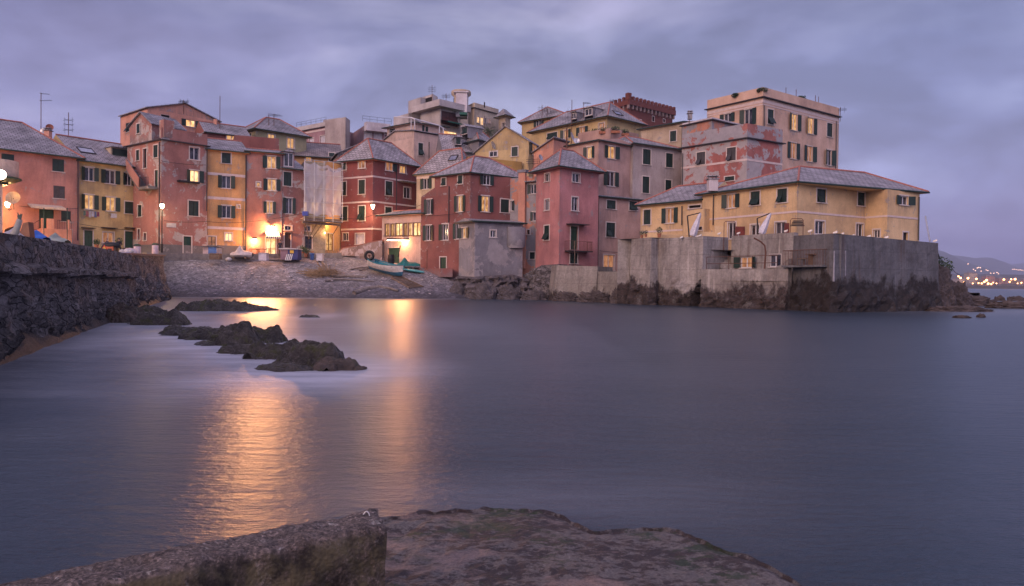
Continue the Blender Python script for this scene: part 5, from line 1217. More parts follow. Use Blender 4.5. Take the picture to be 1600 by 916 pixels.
# street lamp at the peeling house corner
p = at(253, 392, 76.4); g_ = ground(p.x, 76.4)
r_ = thing('street_lamp', 'tall iron street lamp glowing at the corner of the peeling house', 'street lamp', (p.x, 76.4, plaza_z(76.4)))
zt = zat(253, 322, 76.4)
q = MB(); q.tube([(p.x, 76.4, 4.0), (p.x, 76.4, 5.3)], .13, 8); q.tube([(p.x, 76.4, 5.3), (p.x, 76.4, zt - .25)], .06, 8); build('pole', q, IRON, r_)
q = MB(); q.lathe((p.x, 76.4, zt), [(.03, .38), (.26, .26), (.28, .2)], 10); build('lamp_hood', q, IRON, r_)
q = MB(); q.lathe((p.x, 76.4, zt), [(.1, -.24), (.2, -.1), (.22, .1), (.2, .19)], 10); build('lamp_shade', q, LGW, r_)
point(r_, (p.x + .0, 76.3, zt - .1), 700, (1.0, .66, .34), .2)
def wall_lantern(px, py, Y, lab, power, mat=LG, col=WARM, off=.0):
    p = at(px, py, Y); r_ = thing('wall_lamp', lab, 'wall lamp', (p.x, Y, p.z - .4), None)
    q = MB(); q.tube([(p.x, Y + .55, p.z - .35), (p.x, Y + .2, p.z - .5), (p.x, Y, p.z - .3)], .03, 5); build('bracket', q, IRON, r_)
    q = MB(); q.lathe((p.x, Y, p.z), [(.1, -.28), (.24, .2), (.2, .24)], 8); build('lamp_shade', q, mat, r_)
    q = MB(); q.lathe((p.x, Y, p.z), [(.27, .25), (.05, .42)], 8); build('lamp_hood', q, IRON, r_)
    point(r_, (p.x, Y - .25, p.z - .05), power, col, .15); return r_
wall_lantern(582.5, 323, 89.2, 'glowing wall lantern on the corner of the bright red house', 700, LGW, (1.0, .62, .34))
def flood(px, py, Y, lab, power, w_=.5, beam=0, col=WARM, em=LGW):
    p = at(px, py, Y); r_ = thing('wall_lamp', lab, 'wall lamp', (p.x, Y, p.z - .1))
    q = MB(); q.box(p.x - w_ / 2, Y - .12, p.z - .1, p.x + w_ / 2, Y + .1, p.z + .1); build('lamp_housing', q, IRON, r_)
    q = MB(); q.box(p.x - w_ / 2 + .05, Y - .1, p.z - .16, p.x + w_ / 2 - .05, Y + .08, p.z - .101); build('lamp_shade', q, em, r_)
    point(r_, (p.x, Y - .16, p.z - .32), power, col, .1)
    if beam:   # added spot, aimed outward and slightly up, strengthens the streak on the water
        l = bpy.data.lights.new('added_streak_spot', 'SPOT'); l.energy = beam; l.color = col; l.shadow_soft_size = .9; l.spot_size = R(88); l.spot_blend = .45
        o = bpy.data.objects.new('added_streak_spot', l); COL.objects.link(o); o.parent = r_; o.location = Vector((p.x, Y - .35, p.z - .2)) - rootloc(r_); o.rotation_euler = (R(-103), 0, math.atan2(-p.x, Y))
    return r_
flood(426, 352.5, 84.75, 'bright floodlamp over the cafe awning', 760, .5, 2500, (1.0, .42, .16))
flood(398, 372, 84.1, 'bright lamp on the terracotta wall left of the cafe door', 300, .5, 2200, (1.0, .43, .16))
q_ = flood(629, 374, 83.75, 'long lamp glowing below the veranda windows', 190, 3.6, 1250, (1.0, .40, .16))
wall_lantern(12, 320, 69.5, 'very bright wall lamp at the far left beside the pink house', 1600, LGW, (1.0, .55, .2))
p = at(484, 366, 0 + 91) ; r_ = thing('wall_lamp', 'small lamp glowing beside the brown passage door', 'wall lamp', (at(507.5, 364, 88.5).x, 88.5, at(507.5, 364, 88.5).z)); q = MB(); c = at(507.5, 364, 88.5); q.sphere(c, .1, 8); build('lamp_globe', q, LG, r_); q = MB(); q.tube([c, c + Vector((-.1, .3, 0))], .03); build('bracket', q, IRON, r_); point(r_, c + Vector((.25, -.3, 0)), 45, WARM, .1)
c = at(513, 350, 90.0); r_ = thing('wall_lamp', 'hidden orange lamp under the scaffold at the passage', 'wall lamp', c); q = MB(); q.sphere(c, .1, 8); build('lamp_globe', q, LG, r_); q = MB(); q.tube([c, c + UPV * .5], .02); build('cord', q, IRON, r_); point(r_, c - UPV * .2, 60, (1, .45, .15), .1)
# lamp on the left edge building
# ------------------------------------------------------------ left edge building with round balcony
A = at(-30, 320, 62); r_ = bld('lamp_house', 'cream house corner with rounded balcony at the left edge', 'house', [(-70, 300, 64), (4, 306, 66.5)], (0, 282), 3.4, CREAM, depth=4, roof=dict(axis='AB', ins=(0, 0), rise=.3, over=.3, ridge=None), wins=[('R', -60, 70, 10, 350, 'b')], surround=False)
c = at(4, 266, 66); mb = MB(); mb.lathe((c.x - .8, 66.5, c.z - .6), [(1.5, 0), (1.6, .1), (1.6, 1.5), (1.5, 1.52)], 20); solo('balcony', mb, CREAM, 'rounded cream balcony with green base at the left edge', 'balcony')
mb = MB(); mb.lathe((c.x - .8, 66.5, c.z - .95), [(1.2, -.1), (1.85, .2), (1.85, .33)], 20); solo('balcony_hood', mb, GDOOR, 'green rounded ledge under the cream balcony', 'ledge')
r_ = thing('lamp_globe_light', 'white globe lamp hanging at the left picture edge', 'lamp', at(-1, 272, 63)); q = MB(); q.sphere(at(1, 273, 63), .42, 12); build('lamp_globe', q, glow('globe_glow', (1, .85, .7), 9), r_); q = MB(); q.tube([at(-4, 262, 63.2), at(-8, 262, 66)], .03); build('bracket', q, IRON, r_); point(r_, at(1, 273, 62.4), 60, (1, .8, .6), .3)

# ------------------------------------------------------------ house fittings (parts of their houses)
def canopy(b, z, x0, x1, y, out=.7, th=.07, mat=GUTB, name='door_canopy', drop=0):
    fx = (zp(z, x0, y)[0] + zp(z, x1, y)[0]) / 2; py = zp(z, x0, y)[1]; best = None
    for f in b['faces']:
        h = f.hit(fx, py)
        if h and 0 <= h[0] <= f.L and (best is None or h[2] < best[1]): best = (f, h[2])
    f = best[0]; u0 = f.hit(zp(z, x0, y)[0], py)[0]; u1, zz_, t = f.hit(zp(z, x1, y)[0], py)
    q = MB()
    if drop: q.face([f.P(u0, zz_, .02), f.P(u1, zz_, .02), f.P(u1, zz_ - drop, out), f.P(u0, zz_ - drop, out)]); q.face([f.P(u0, zz_ - .05, .02), f.P(u1, zz_ - .05, .02), f.P(u1, zz_ - drop - .2, out), f.P(u0, zz_ - drop - .2, out)]); q.face([f.P(u0, zz_ - drop, out), f.P(u1, zz_ - drop, out), f.P(u1, zz_ - drop - .2, out), f.P(u0, zz_ - drop - .2, out)])
    else: q.obox(f.A, f.e, f.n, UPV, (u0, u1), (.005, out), (zz_ - th, zz_))
    return build(name, q, mat, b['root']), f, u0, u1, zz_
for x0, x1 in ((386, 446), (482, 548), (592, 642)): canopy(BL['L2'], 'A', x0, x1, 692)
canopy(BL['L15'], 'H', 295, 425, 283, .9)
canopy(BL['L3'], 'B', 295, 395, 474, .5, .18, IRON, 'plant_shelf')
AWN = simple('cream_awning', (.55, .46, .36), .8)
canopy(BL['L1'], 'A', 128, 292, 586, 1.6, mat=AWN, name='awning', drop=.35)
def stripes():
    m, nt, b = newmat('striped_awning'); t = N(nt, 'ShaderNodeTexCoord').outputs['Object']; wv = N(nt, 'ShaderNodeTexWave', bands_direction='X'); wv.inputs['Scale'].default_value = 1.6; Lk(nt, t, wv.inputs['Vector'])
    setc(b, nt, ramp(nt, wv.outputs[1], [(.49, (.08, .07, .10)), (.51, (.6, .56, .5))], 'CONSTANT')); b.inputs['Roughness'].default_value = .8; return m
STR = stripes(); canopy(BL['L5'], 'T', 440, 660, 322, 1.5, mat=STR, name='awning', drop=.7)
canopy(BL['L5r'], 'C', 226, 262, 652, .4)
canopy(BL['L7'], 'D', 465, 604, 765, .9, .1, SLATE, 'lean_to_roof')
canopy(BL['L9'], 'D', 455, 600, 760, .01) if False else None
# green awnings of the modern villa
GAW = simple('green_awning', (.01, .10, .065), .7)
canopy(BL['V1'], 'b', 610, 850, 452, 2.2, mat=GAW, name='awning', drop=.5)
q = MB(); a = at(719, 178.5, 124); q.box(a.x, 122.5, a.z - .4, a.x + 1.25, 124, a.z); solo('awning', q, GAW, 'short green awning right of the maroon roller blind', 'awning')
# concrete terrace slab of the villa
b = BL['V1']; Q = offset_quad([v for v in b['Q'][:3]] + [b['Q'][3]], 1.3); q = MB(); zt = zat(688, 165.5, 121.5); z1 = zat(688, 155.5, 121.5)
P_ = [Vector((p.x, p.y, 0)) for p in Q]
for i in range(4): a, c = P_[i], P_[(i + 1) % 4]; q.face([a + UPV * zt, c + UPV * zt, c + UPV * z1, a + UPV * z1])
q.face([p + UPV * zt for p in P_]); q.face([p + UPV * (z1 - .2) for p in P_]); build('terrace_parapet', q, MODG, b['root'])
q = MB(); c = at(733, 171, 126); q.box(c.x - 2.2, 125, c.z - 1.5, c.x - .3, 127, c.z + 2.6); q.box(c.x - 2.6, 124.8, c.z + 2.6, c.x - .1, 127, c.z + 2.8); solo('roof_hut', q, WHITEP, 'small white hut with dark flat top before the round tower', 'hut')
# round tower
T = at(720.5, 150, 132); r_ = thing('round_tower', 'round turret with wide flat cap above the villas', 'tower', (T.x, 132, 20))
zc0, zc1, zc2 = zat(720, 143, 132), zat(720, 149.5, 132), zat(720, 170, 132)
q = MB(); q.lathe((T.x, 132, 0), [(1.30, zc2 - 6), (1.30, zc1)], 22); build('wall', q, VILLA, r_, True)
q = MB(); q.lathe((T.x, 132, 0), [(1.30, zc1 - .25), (1.75, zc1 + .1), (1.78, zc0 - .2), (1.7, zc0)], 26); build('cap', q, VILLA, r_, True)
for a_ in (-2.1, -1.35, -.6, -2.9):
    d = Vector((math.cos(a_), math.sin(a_), 0)); e = Vector((-d.y, d.x, 0)); q = MB(); q.obox((T.x, 132, zc1 - 1.75), e, d, UPV, (-.22, .22), (1.2, 1.325), (0, 1.2)); build('window', q, DARKH, r_)
# palm
c = at(763, 218, 118); r_ = thing('palm_tree', 'dark palm tree behind the steep slate roof', 'palm', (c.x, 118, c.z - 3)); q = MB(); tp = at(763, 206, 118); q.tube([c - UPV * 3, c, tp], .22, 8); build('trunk', q, WOODB, r_)
q = MB(); rnd = random.Random(4)
for k in range(46):
    a_ = rnd.uniform(0, 6.28); el = rnd.uniform(-.5, 1.3); L_ = rnd.uniform(1.7, 2.5); d = Vector((math.cos(a_) * math.cos(el), math.sin(a_) * math.cos(el), math.sin(el))); pts = [tp + d * (L_ * s_) - UPV * (s_ * s_ * .9 * L_ * .6) for s_ in (0, .25, .5, .75, 1)]
    w_ = Vector((-d.y, d.x, 0)).normalized() if d.xy.length > .05 else Vector((1, 0, 0))
    for i in range(4):
        for t_ in (0, .33, .66):
            p = pts[i].lerp(pts[i + 1], t_); 
            for sg in (-1, 1): q.face([p, p + (pts[i + 1] - pts[i]) * .12, p + w_ * sg * .32 * (1 - .15 * i) - UPV * .18 + (pts[i + 1] - pts[i]) * .3])
build('crown', q, FOLI, r_)
# outside stair of the peeling house
b = BL['L3']; f = b['faces'][0]; q = MB()
def fz(z, x, y): h = f.hit(*zp(z, x, y)); return h[0], h[1]
u0, z0_ = fz('B', 95, 405); u1, z1_ = fz('B', 160, 500); u2, _ = fz('B', 205, 500)
n_ = 9
for i in range(n_):
    t = i / n_; q.obox(f.A, f.e, f.n, UPV, (u0 + (u1 - u0) * t, u0 + (u1 - u0) * (t + 1 / n_)), (.01, 1.0), (z0_ + (z1_ - z0_) * (t + .11) - .35, z0_ + (z1_ - z0_) * (t + .11)))
q.obox(f.A, f.e, f.n, UPV, (u1, u2), (.012, 1.1), (z1_ - .3, z1_ - .02)); st = build('stair', q, DADO, b['root'])
q = MB(); h_ = .85
q.face([f.P(u0, z0_ - .2, 1.02), f.P(u1, z1_ - .3, 1.02), f.P(u1, z1_ + h_, 1.02), f.P(u0, z0_ + h_, 1.02)]); q.face([f.P(u0, z0_ - .2, .92), f.P(u1, z1_ - .3, .92), f.P(u1, z1_ + h_, .92), f.P(u0, z0_ + h_, .92)]); q.face([f.P(u0, z0_ + h_, .92), f.P(u1, z1_ + h_, .92), f.P(u1, z1_ + h_, 1.02), f.P(u0, z0_ + h_, 1.02)])
build('stair_wall', q, TERRA, st)
q = MB(); L_ = [(u1, u2)]
for i in range(8): u = u1 + (u2 - u1) * i / 7; q.tube([f.P(u, z1_, 1.05), f.P(u, z1_ + .9, 1.05)], .015, 4)
q.tube([f.P(u1, z1_ + .9, 1.05), f.P(u2, z1_ + .9, 1.05)], .02, 4); build('stair_railing', q, IRON, st)
q = MB(); f1 = b['faces'][1]
h0 = f1.hit(*zp('B', 245, 667)); h1 = f1.hit(*zp('B', 290, 690)); q.obox(f1.A, f1.e, f1.n, UPV, (h0[0], h1[0]), (.01, .05), (h1[1], h0[1])); build('wall_plaque', q, BOARD, b['root'])
# iron balcony of the rose tower house
b = BL['L15']; f = b['faces'][1]; h0 = f.hit(*zp('H', 285, 465)); h1 = f.hit(*zp('H', 443, 472)); q = MB(); q.obox(f.A, f.e, f.n, UPV, (h0[0], h1[0]), (.006, .95), (h0[1] - .12, h0[1])); bal = build('balcony', q, GUTB, b['root'])
q = MB(); zr = h0[1] + .95; n_ = 16
for i in range(n_ + 1): u = h0[0] + (h1[0] - h0[0]) * i / n_; q.tube([f.P(u, h0[1], .9), f.P(u, zr, .9)], .012, 4)
for u in (h0[0], h1[0]):
    for k in range(6): q.tube([f.P(u, h0[1], .15 * k), f.P(u, zr, .15 * k)], .012, 4)
    q.tube([f.P(u, zr, 0), f.P(u, zr, .9)], .02, 4)
q.tube([f.P(h0[0], zr, .9), f.P(h1[0], zr, .9)], .02, 4); build('railing', q, RUST, bal)
q = MB(); q.tube([at(898, 428, 71.0), at(898, 377, 71.4)], .035, 5); solo('pole', q, WOODB, 'thin pole standing before the balcony of the rose pink house', 'pole')
# dark plinth rock under rose house and annex
rough_wall('stone_ledge', 'dark wet stone footing under the rose pink house', [xy(822, 420, 76.2), xy(846, 412, 74.6), xy(872, 412, 73.2)], [2.6, 3.45, 3.55], -.4, QUAY, cat='stone footing', seed=14, amp=(.05, .3), zrock=3.5, batter=.08, thick=1.5)
RKA = rockmat('annex_rock', (.04, .034, .034), (.12, .10, .10), (.30, .27, .28), None, 1.1, rough=.7)
rough_wall('stone_ledge', 'rubble rock under the grey rendered annex', [xy(716, 430, 77.6), xy(741, 428, 74.2), xy(800, 428, 75.5), xy(846, 430, 76.4)], [2.3, 2.2, 2.5, 1.7], -.4, RKA, cat='stone footing', seed=15, amp=(.1, .8), zrock=3.0, batter=.35, thick=2.5)
for i, (a, b_, y0, y1, lb) in enumerate(((700, 728, 441, 461, 'pale rock at the left foot of the annex'), (733, 775, 441, 465, 'dark rock below the annex corner'), (770, 818, 446, 466, 'jagged dark rock under the annex bulge'), (812, 858, 452, 468, 'low dark rock before the rose house footing'),
        (900, 960, 455, 470, 'brown ledge rock under the pale walls'), (952, 996, 452, 472, 'brown rock beneath the rounded low wall'), (862, 905, 456, 468, 'small ledge under the battered pale wall'))):
    rock_px(a, b_, y0, y1, .5, 50 + i, RKA if i < 4 else RKR, lb, 'rocks under the village walls', Y=[74, 71.5, 72, 70.5, 64, 61, 67][i])
# bulge of the annex
f = BL['L13']['faces'][1]; q = MB(); h0 = f.hit(*zp('F', 582, 460)); h1 = f.hit(*zp('F', 688, 590)); uc = (h0[0] + h1[0]) / 2; wv = (h1[0] - h0[0]) / 2
q.loft([[f.P(uc + math.cos(a_) * wv * s_, z, max(.006, math.sin(a_) * .75 * s_)) for a_ in [math.pi * k / 12 for k in range(13)]] for z, s_ in ((h1[1] - .25, .75), (h1[1], 1), (h0[1] - .3, 1))], caps=True)
build('rounded_bay', q, GREYR, BL['L13']['root'], True)
# lit buttress strip of the rendered house with chimney top
f = BL['L14']['faces'][0]; h0 = f.hit(812, 345); h1 = f.hit(823, 270); q = MB(); q.obox(f.A, f.e, f.n, UPV, (h0[0], h1[0]), (.004, .35), (3.2, h1[1])); ch = build('chimney', q, SALM, BL['L14']['root'])
q = MB(); q.obox(f.A, f.e, f.n, UPV, (h0[0] - .12, h1[0] + .12), (-.3, .45), (h1[1], h1[1] + .3)); build('chimney_cap', q, GREYR, ch)
canopy(BL['L14'], 'F', 698, 776, 200, .5, .12, SLATE, 'lean_to_roof')
q = MB(); 
# red balcony box at the foot of the dark red house
a = at(663, 433, 80.6); c = at(707, 433, 77.6); d = at(689, 433, 77.5); q = MB(); zt, z0_ = zat(663, 420, 80.6), zat(663, 433, 80.6)
for A_, B_ in ((a, d), (d, c)): q.face([(A_.x, A_.y, z0_), (B_.x, B_.y, z0_), (B_.x, B_.y, zt), (A_.x, A_.y, zt)])
e_ = [(a.x, a.y), (d.x, d.y), (c.x, c.y), (c.x - .3, c.y + 3), (a.x, a.y + 2)]
q.face([(x, y, z0_) for x, y in e_]); q.face([(x, y, zt - .05) for x, y in e_]); solo('terrace_box', q, RED2, 'red walled little terrace jutting over the beach at the dark red house', 'terrace')
# chimneys
chimney('c', 817, 0, 0, 1, 1, '') if False else None
BLR = BL
chimney('chimney', 1113, 281, 299, 14, 65, '', WHITEP, BL['L25b']['root']); chimney('chimney', 104, 227, 240, 10, 84, '', SALM, BL['L2']['root']); chimney('chimney', 337, 187, 204, 5, 93, '', SALM, BL['L3b']['root'], cap=False)
chimney('chimney', 903, 180, 190, 9, 108, '', GREYR, BL['L21']['root']); chimney('chimney', 889, 236, 250, 3.5, 78, '', ALU, BL['L15']['root'], cap=False); chimney('chimney', 885, 200, 250, 2.0, 80, '', RUST, BL['L16b']['root'], cap=False)
chimney('chimney', 1078, 178, 187, 6, 86, '', GREYR, BL['L23p']['root']); chimney('chimney', 75, 205, 222, 8, 82, '', SALM, BL['L1']['root']); chimney('chimney', 757, 160, 168, 2, 134, '', IRON, BL['V2']['root'], cap=False)
dormer(BL['L2'], 180, 232, 200, 252, 82.5, 'c', BEIGE, rise=.2)
for k, a_ in (('L2', (123, 231, 146, 241)), ('L12', (0, 0, 0, 0)), ('L11', (702, 243, 715, 252)), ('L18', (822, 208, 838, 215)), ('L21', (958, 174, 972, 181)), ):
    if a_[2]: skylight(BL[k]['roof'] if 'roof' in BL[k] else BL[k]['root'], BL[k]['facets'], *a_)
dormer(BL['L21'], 893, 176, 901, 187, 104.5, 'g', GREYR, rise=.25); dormer(BL['L21'], 914, 169, 926, 182, 102.5, 'g', GREYR, rise=.25)
# castle battlements
CORB = simple('pale_corbel', (.25, .18, .16), .9)
b = BL['CA']; q = MB(); q2 = MB(); CM = b['root'].children[0].data.materials[0]; CM = bpy.data.materials['castle_brick']
zt = b['z']
for f in b['faces']:
    q.obox(f.A, f.e, f.n, UPV, (-.5, f.L + .5), (-.3, .6), (zt - .6, zt + .55))
    n_ = int(f.L / 1.25)
    for i in range(n_ + 1):
        u = -.4 + (f.L + .4) * i / n_; q.obox(f.A, f.e, f.n, UPV, (u - .3, u + .3), (.05, .62), (zt + .55, zt + 1.35)); q2 = MB(); q2.obox(f.A, f.e, f.n, UPV, (u - .18, u + .18), (.0, .5), (zt - 1.5, zt - .605)); build('corbel', q2, CORB, b['root'])
q.obox(b['faces'][0].B, b['faces'][0].e, b['faces'][0].n, UPV, (-.5, .5), (-.3, .7), (zt + .5, zt + 2.0)); build('battlement', q, CM, b['root']); pass
# pergola on the pale pink house
b = BL['L9']; q = MB(); f0, f1 = b['faces']; z0_ = b['z']; zr = z0_ + 1.9
pts = [f0.P(f0.L * .35, zr + .9, -.4), f0.P(f0.L * .85, zr + .3, -.4), f1.P(.3, zr, -.4), f1.P(f1.L * .8, zr - .35, -.4), f1.P(f1.L * .92, zr - .7, -.4), f1.P(f1.L * .93, z0_, -.4)]
q.tube(pts, .10, 5)
for k in (1, 2, 3): q.tube([pts[k], Vector((pts[k].x, pts[k].y, z0_))], .07, 5)
q.tube([pts[2], pts[2] + Vector((.6, 3, .1))], .07, 5); q.tube([pts[3], pts[3] + Vector((.6, 3, .1))], .07, 5); build('pergola', q, SASH, b['root'])
# railings on roofs
def railing(name, lab, pts, h, step=1.2, r=.02, parent=None, mat=IRON, bars=2, group=None):
    q = MB(); pts = [Vector(p) for p in pts]
    for a, c in zip(pts, pts[1:]):
        n_ = max(1, int((c - a).length / step))
        for i in range(n_ + 1): p = a.lerp(c, i / n_); q.tube([p, p + UPV * h], r, 4)
        for k in range(bars): z = h * (1 - k / bars); q.tube([a + UPV * z, c + UPV * z], r, 4)
    return build(name, q, mat, parent) if parent else solo(name, q, mat, lab, 'railing', group)
f = BL['AB1']['faces'][0]; railing('railing', '', [f.P(0, BL['AB1']['z'] + .9), f.P(f.L, BL['AB1']['z'] + .9)], .8, parent=BL['AB1']['root'])
f = BL['AB2']['faces'][0]; z_ = BL['AB2']['z']; q = MB(); q.obox(f.A, f.e, f.n, UPV, (.1, f.L - .2), (.01, 1.3), (z_ - .9, z_ + .5)); build('balcony_parapet', q, WHITEP, BL['AB2']['root']); railing('railing', '', [f.P(-.5, z_ + .5, 1.2), f.P(f.L, z_ + .5, 1.2)], .9, parent=BL['AB2']['root'])
f = BL['L9']['faces'][0]; railing('railing', 'thin railing', [f.P(1, BL['L9']['z']), f.P(f.L, BL['L9']['z'])], .8, parent=BL['L9']['root'], mat=ALU)

# ------------------------------------------------------------ scaffold with netting
def netmat():
    m, nt, b = newmat('scaffold_net'); pos = objvec(nt)
    setc(b, nt, mix(nt, noise_n(nt, mapping(nt, pos, (1, 1, .5)), 1.2, 4), (.55, .52, .54), (.75, .71, .72))); b.inputs['Roughness'].default_value = .8
    b.inputs['Alpha'].default_value = .58; return m
NET = netmat(); A = xy(474, 300, 86.0); B_ = xy(533, 300, 88.4); f = Face(A, B_, 5, [(0, 9), (1, 9)])
r_ = thing('scaffold', 'scaffold wrapped in pale torn netting above a plank platform', 'scaffold', (f.A.lerp(f.B, .5).x, f.A.lerp(f.B, .5).y, 5.0))
zt, zb2 = zat(503, 253, 87.2), zat(503, 339, 87.2)
q = MB(); rows = []
for j in range(26):
    row = []
    for i in range(41):
        t = i / 40; u = f.L * t; s_ = j / 25; sag = .25 * math.sin(t * math.pi * 3) ** 2 * s_ + .12 * noise.noise((t * 4, s_ * 3, 1))
        row.append(f.P(u, zb2 + (zt - zb2) * s_ - .35 * abs(math.sin(t * math.pi * 3 + .4)) * s_ ** 4 - (.5 * t if s_ > .9 else 0) + .3 * (1 - s_) * abs(math.sin(t * 9)), .12 + .22 * fbm((t * 5, s_ * 4, 0), 3)))
    rows.append(row)
q.grid(rows); build('netting', q, NET, r_, True)
q = MB()
for k in range(5): u = f.L * (k / 4); q.tube([f.P(u, zb2 - .6, .5), f.P(u, zt, .5)], .04, 5)
for z in [zb2 + (zt - zb2) * k / 4 for k in range(5)]: q.tube([f.P(-.1, z, .5), f.P(f.L + .1, z, .5)], .03, 5)
build('poles', q, ALU, r_, label='grid of grey scaffold tubes')
q = MB()
for k in range(2): q.tube([f.P(-.1, zb2 - .5 - .28 * k, .3 - .4 * k), f.P(f.L * .99, zb2 - .55 - .28 * k, .3 - .4 * k)], .14, 8)
q.obox(f.A, f.e, f.n, UPV, (0, f.L), (-1.2, .4), (zb2 - .32, zb2 - .22)); build('platform', q, WOOD, r_)
for u, du in ((.15, .9), (1.6, -.7), (f.L - .25, -.5), (f.L * .5, -1.0)): q = MB(); q.tube([f.P(u, zb2 - .8, .1), f.P(u + du, 6.6 if u < 3 else 7.1, -.9)], .05, 5); build('brace', q, WOODB, r_)
q = MB(); c = at(477.5, 334, 85.6); q.box(c.x - .3, 85.3, c.z - .25, c.x + .3, 85.8, c.z + .25); solo('bucket', q, simple('blue_plastic', (.02, .05, .30), .5), 'blue bucket on the left end of the scaffold platform', 'bucket')

# ------------------------------------------------------------ ramp wall, graffiti-like lime patches belong to the stone
def ramp_wall():
    A = xy(524, 400, 88.2); B = xy(597, 410, 84.6); f = Face(A, B, 3, [(0, 6), (1, 6)]); q = MB(); n_ = 40; front = []; 
    tops = [(525, 399.5), (529, 393), (535, 389), (550, 386.5), (575, 380.5), (597, 376)]
    up = []; lo = []
    for i in range(n_ + 1):
        px = 525 + (597 - 525) * i / n_; u = f.hit(px, 400)[0]; z = f.hit(px, interp(px, tops))[1]; up.append(f.P(u, z)); lo.append(f.P(u, 3.3))
    q.grid([lo, up]); bk_ = [p - f.n * .4 for p in up]; q.grid([up, bk_]); q.grid([bk_, [p - f.n * .4 for p in lo]])
    cpq = MB(); cpq.tube([p + UPV * .03 - f.n * .2 for p in up], .13, 6)
    r_ = thing('ramp_wall', 'curved stone wall of the ramp between the red house and the beach', 'stone wall', (f.A.x, f.A.y, 3.6))
    build('wall', q, plaster('ramp_stone', (.24, .175, .15), .30, (.40, .34, .34), .5, 1.1), r_); build('coping', cpq, simple('ramp_coping', (.22, .10, .07), .85), r_)
ramp_wall()
q = MB(); q.grid([[xy(505, 398, 87.6).to_3d() + UPV * 4.72, xy(597, 400, 85.2).to_3d() + UPV * 4.4], [xy(505, 398, 92).to_3d() + UPV * 5.0, xy(600, 400, 90).to_3d() + UPV * 4.9]]); structure('ramp', q, PAV)

# ------------------------------------------------------------ antennas and dishes
def antenna(px, y0, y1, Y, lab, kind=0, tilt=0):
    b_ = at(px, y1, Y); t = at(px, y0, Y); t.x = b_.x + tilt; H = t.z - b_.z
    r_ = thing('antenna', lab, 'antenna', b_, 'rooftop antennas'); q = MB(); q.tube([b_ - UPV * 1.2, t], .04, 5); build('mast', q, RUST, r_)
    q = MB()
    if kind in (0, 2):
        for k, (z, L_) in enumerate(((.98, 1.0), (.82, 1.3))):
            c = b_.lerp(t, z); dx = Vector((.9, .3, .12 if k else 0)); q.tube([c - dx * .15, c + dx * L_ * .9], .02, 4)
            for j in range(5): p = c + dx * (L_ * .18 * j); q.tube([p - Vector((-.1, .35, 0)), p + Vector((-.1, .35, 0))], .012, 3)
    if kind in (1, 2):
        for z in (.35, .55, .72):
            c = b_.lerp(t, z); q.tube([c - Vector((.75, -.2, 0)), c + Vector((.75, -.2, 0))], .02, 4); q.tube([c - Vector((.2, .6, 0)), c + Vector((.2, .6, 0))], .02, 4); q.tube([c + Vector((-.5, .1, -.3)), c + Vector((-.5, .1, .3))], .015, 4); q.tube([c + Vector((.5, -.1, -.3)), c + Vector((.5, -.1, .3))], .015, 4)
    if q.v: build('aerial', q, IRON, r_)
for a in ((64, 145, 214, 84, 'tall antenna with two side arms above the left pink house roof', 0), (107, 176, 218, 86, 'branching antenna above the yellow house roof', 1), (287, 156, 163, 92, 'small crossed antenna on the salmon gable tip', 1), (343.5, 150, 198, 92, 'tall thin mast beside the salmon gable chimney', 3),
          (420, 178, 194, 98, 'twin armed antenna on the left of the olive hip roof', 0), (428, 179, 195, 98.5, 'antenna right beside the twin armed one', 0), (675, 133, 148, 128, 'thin mast on the tall grey villa block', 1), (697, 146, 156, 123, 'short antenna on the concrete villa terrace', 1),
          (847, 164, 178, 124, 'antenna on the left of the pale ochre roof', 1), (855, 168, 178, 124, 'smaller antenna right of the pale ochre roof antenna', 1), (893, 156, 218, 96, 'wide branching antenna left of the roof dormers', 1), (912, 160, 172, 104, 'slanting antenna above the roof dormers', 0),
          (958, 155, 160, 150, 'tiny antenna left of the castle battlements', 1), (1228, 137, 147, 92, 'left thin rod on the peach apartment roof', 3), (1244, 140, 151, 93, 'second thin rod on the peach apartment roof', 3), (1274, 149, 160, 95, 'taller pipe on the right of the peach apartment roof', 3), (1279, 151, 161, 95.5, 'thick pipe beside the taller pipe on the apartment roof', 3),
          (1313, 168, 176, 97.8, 'small square antenna at the right end of the apartment roof', 1), (1077, 174, 180, 86, 'stub antenna above the peeling penthouse', 3), (833, 244, 262, 79, 'little antenna against the salmon block', 1), (757, 182, 190, 130, 'rod over the palm villa roof', 3)):
    antenna(*a[:4], a[4], a[5])
def dish(px, py, Y, r, lab, mat, az=0, face=1):
    c = at(px, py, Y); r_ = thing('satellite_dish', lab, 'satellite dish', c - UPV * r, 'satellite dishes'); d = Vector((math.sin(az), -math.cos(az), .3)).normalized(); e = d.cross(UPV).normalized(); g = e.cross(d); q = MB()
    q.loft([[c - d * (.25 * r * (1 - s_ * s_)) + (e * math.cos(a_) + g * math.sin(a_)) * r * s_ for a_ in [2 * math.pi * k / 16 for k in range(16)]] for s_ in (.02, .4, .75, 1.0)]); build('dish', q, mat, r_, True)
    q = MB(); q.tube([c - d * .2 * r, c - d * .5 * r - UPV * r * 1.6], .03, 5); q.tube([c - g * r * .9, c + d * r * .9], .015, 4); build('arm', q, IRON, r_)
dish(77.5, 199, 83, .40, 'red brown satellite dish on the chimney of the left pink house', simple('red_dish', (.22, .06, .03), .6), .5); dish(66, 205, 83, .42, 'grey satellite dish lower left of the red one', ALU, -.4)
dish(20, 309, 69, .62, 'big white satellite dish beside the far left wall lamp', ALU, .3); dish(771, 227, 95, .55, 'grey satellite dish against the yellow gable', ALU, 1.1); dish(895, 214, 95, .7, 'tilted grey dish below the ochre house', ALU, 1.2); dish(845, 246, 79.5, .35, 'small dish on the salmon block wall', ALU, .9)
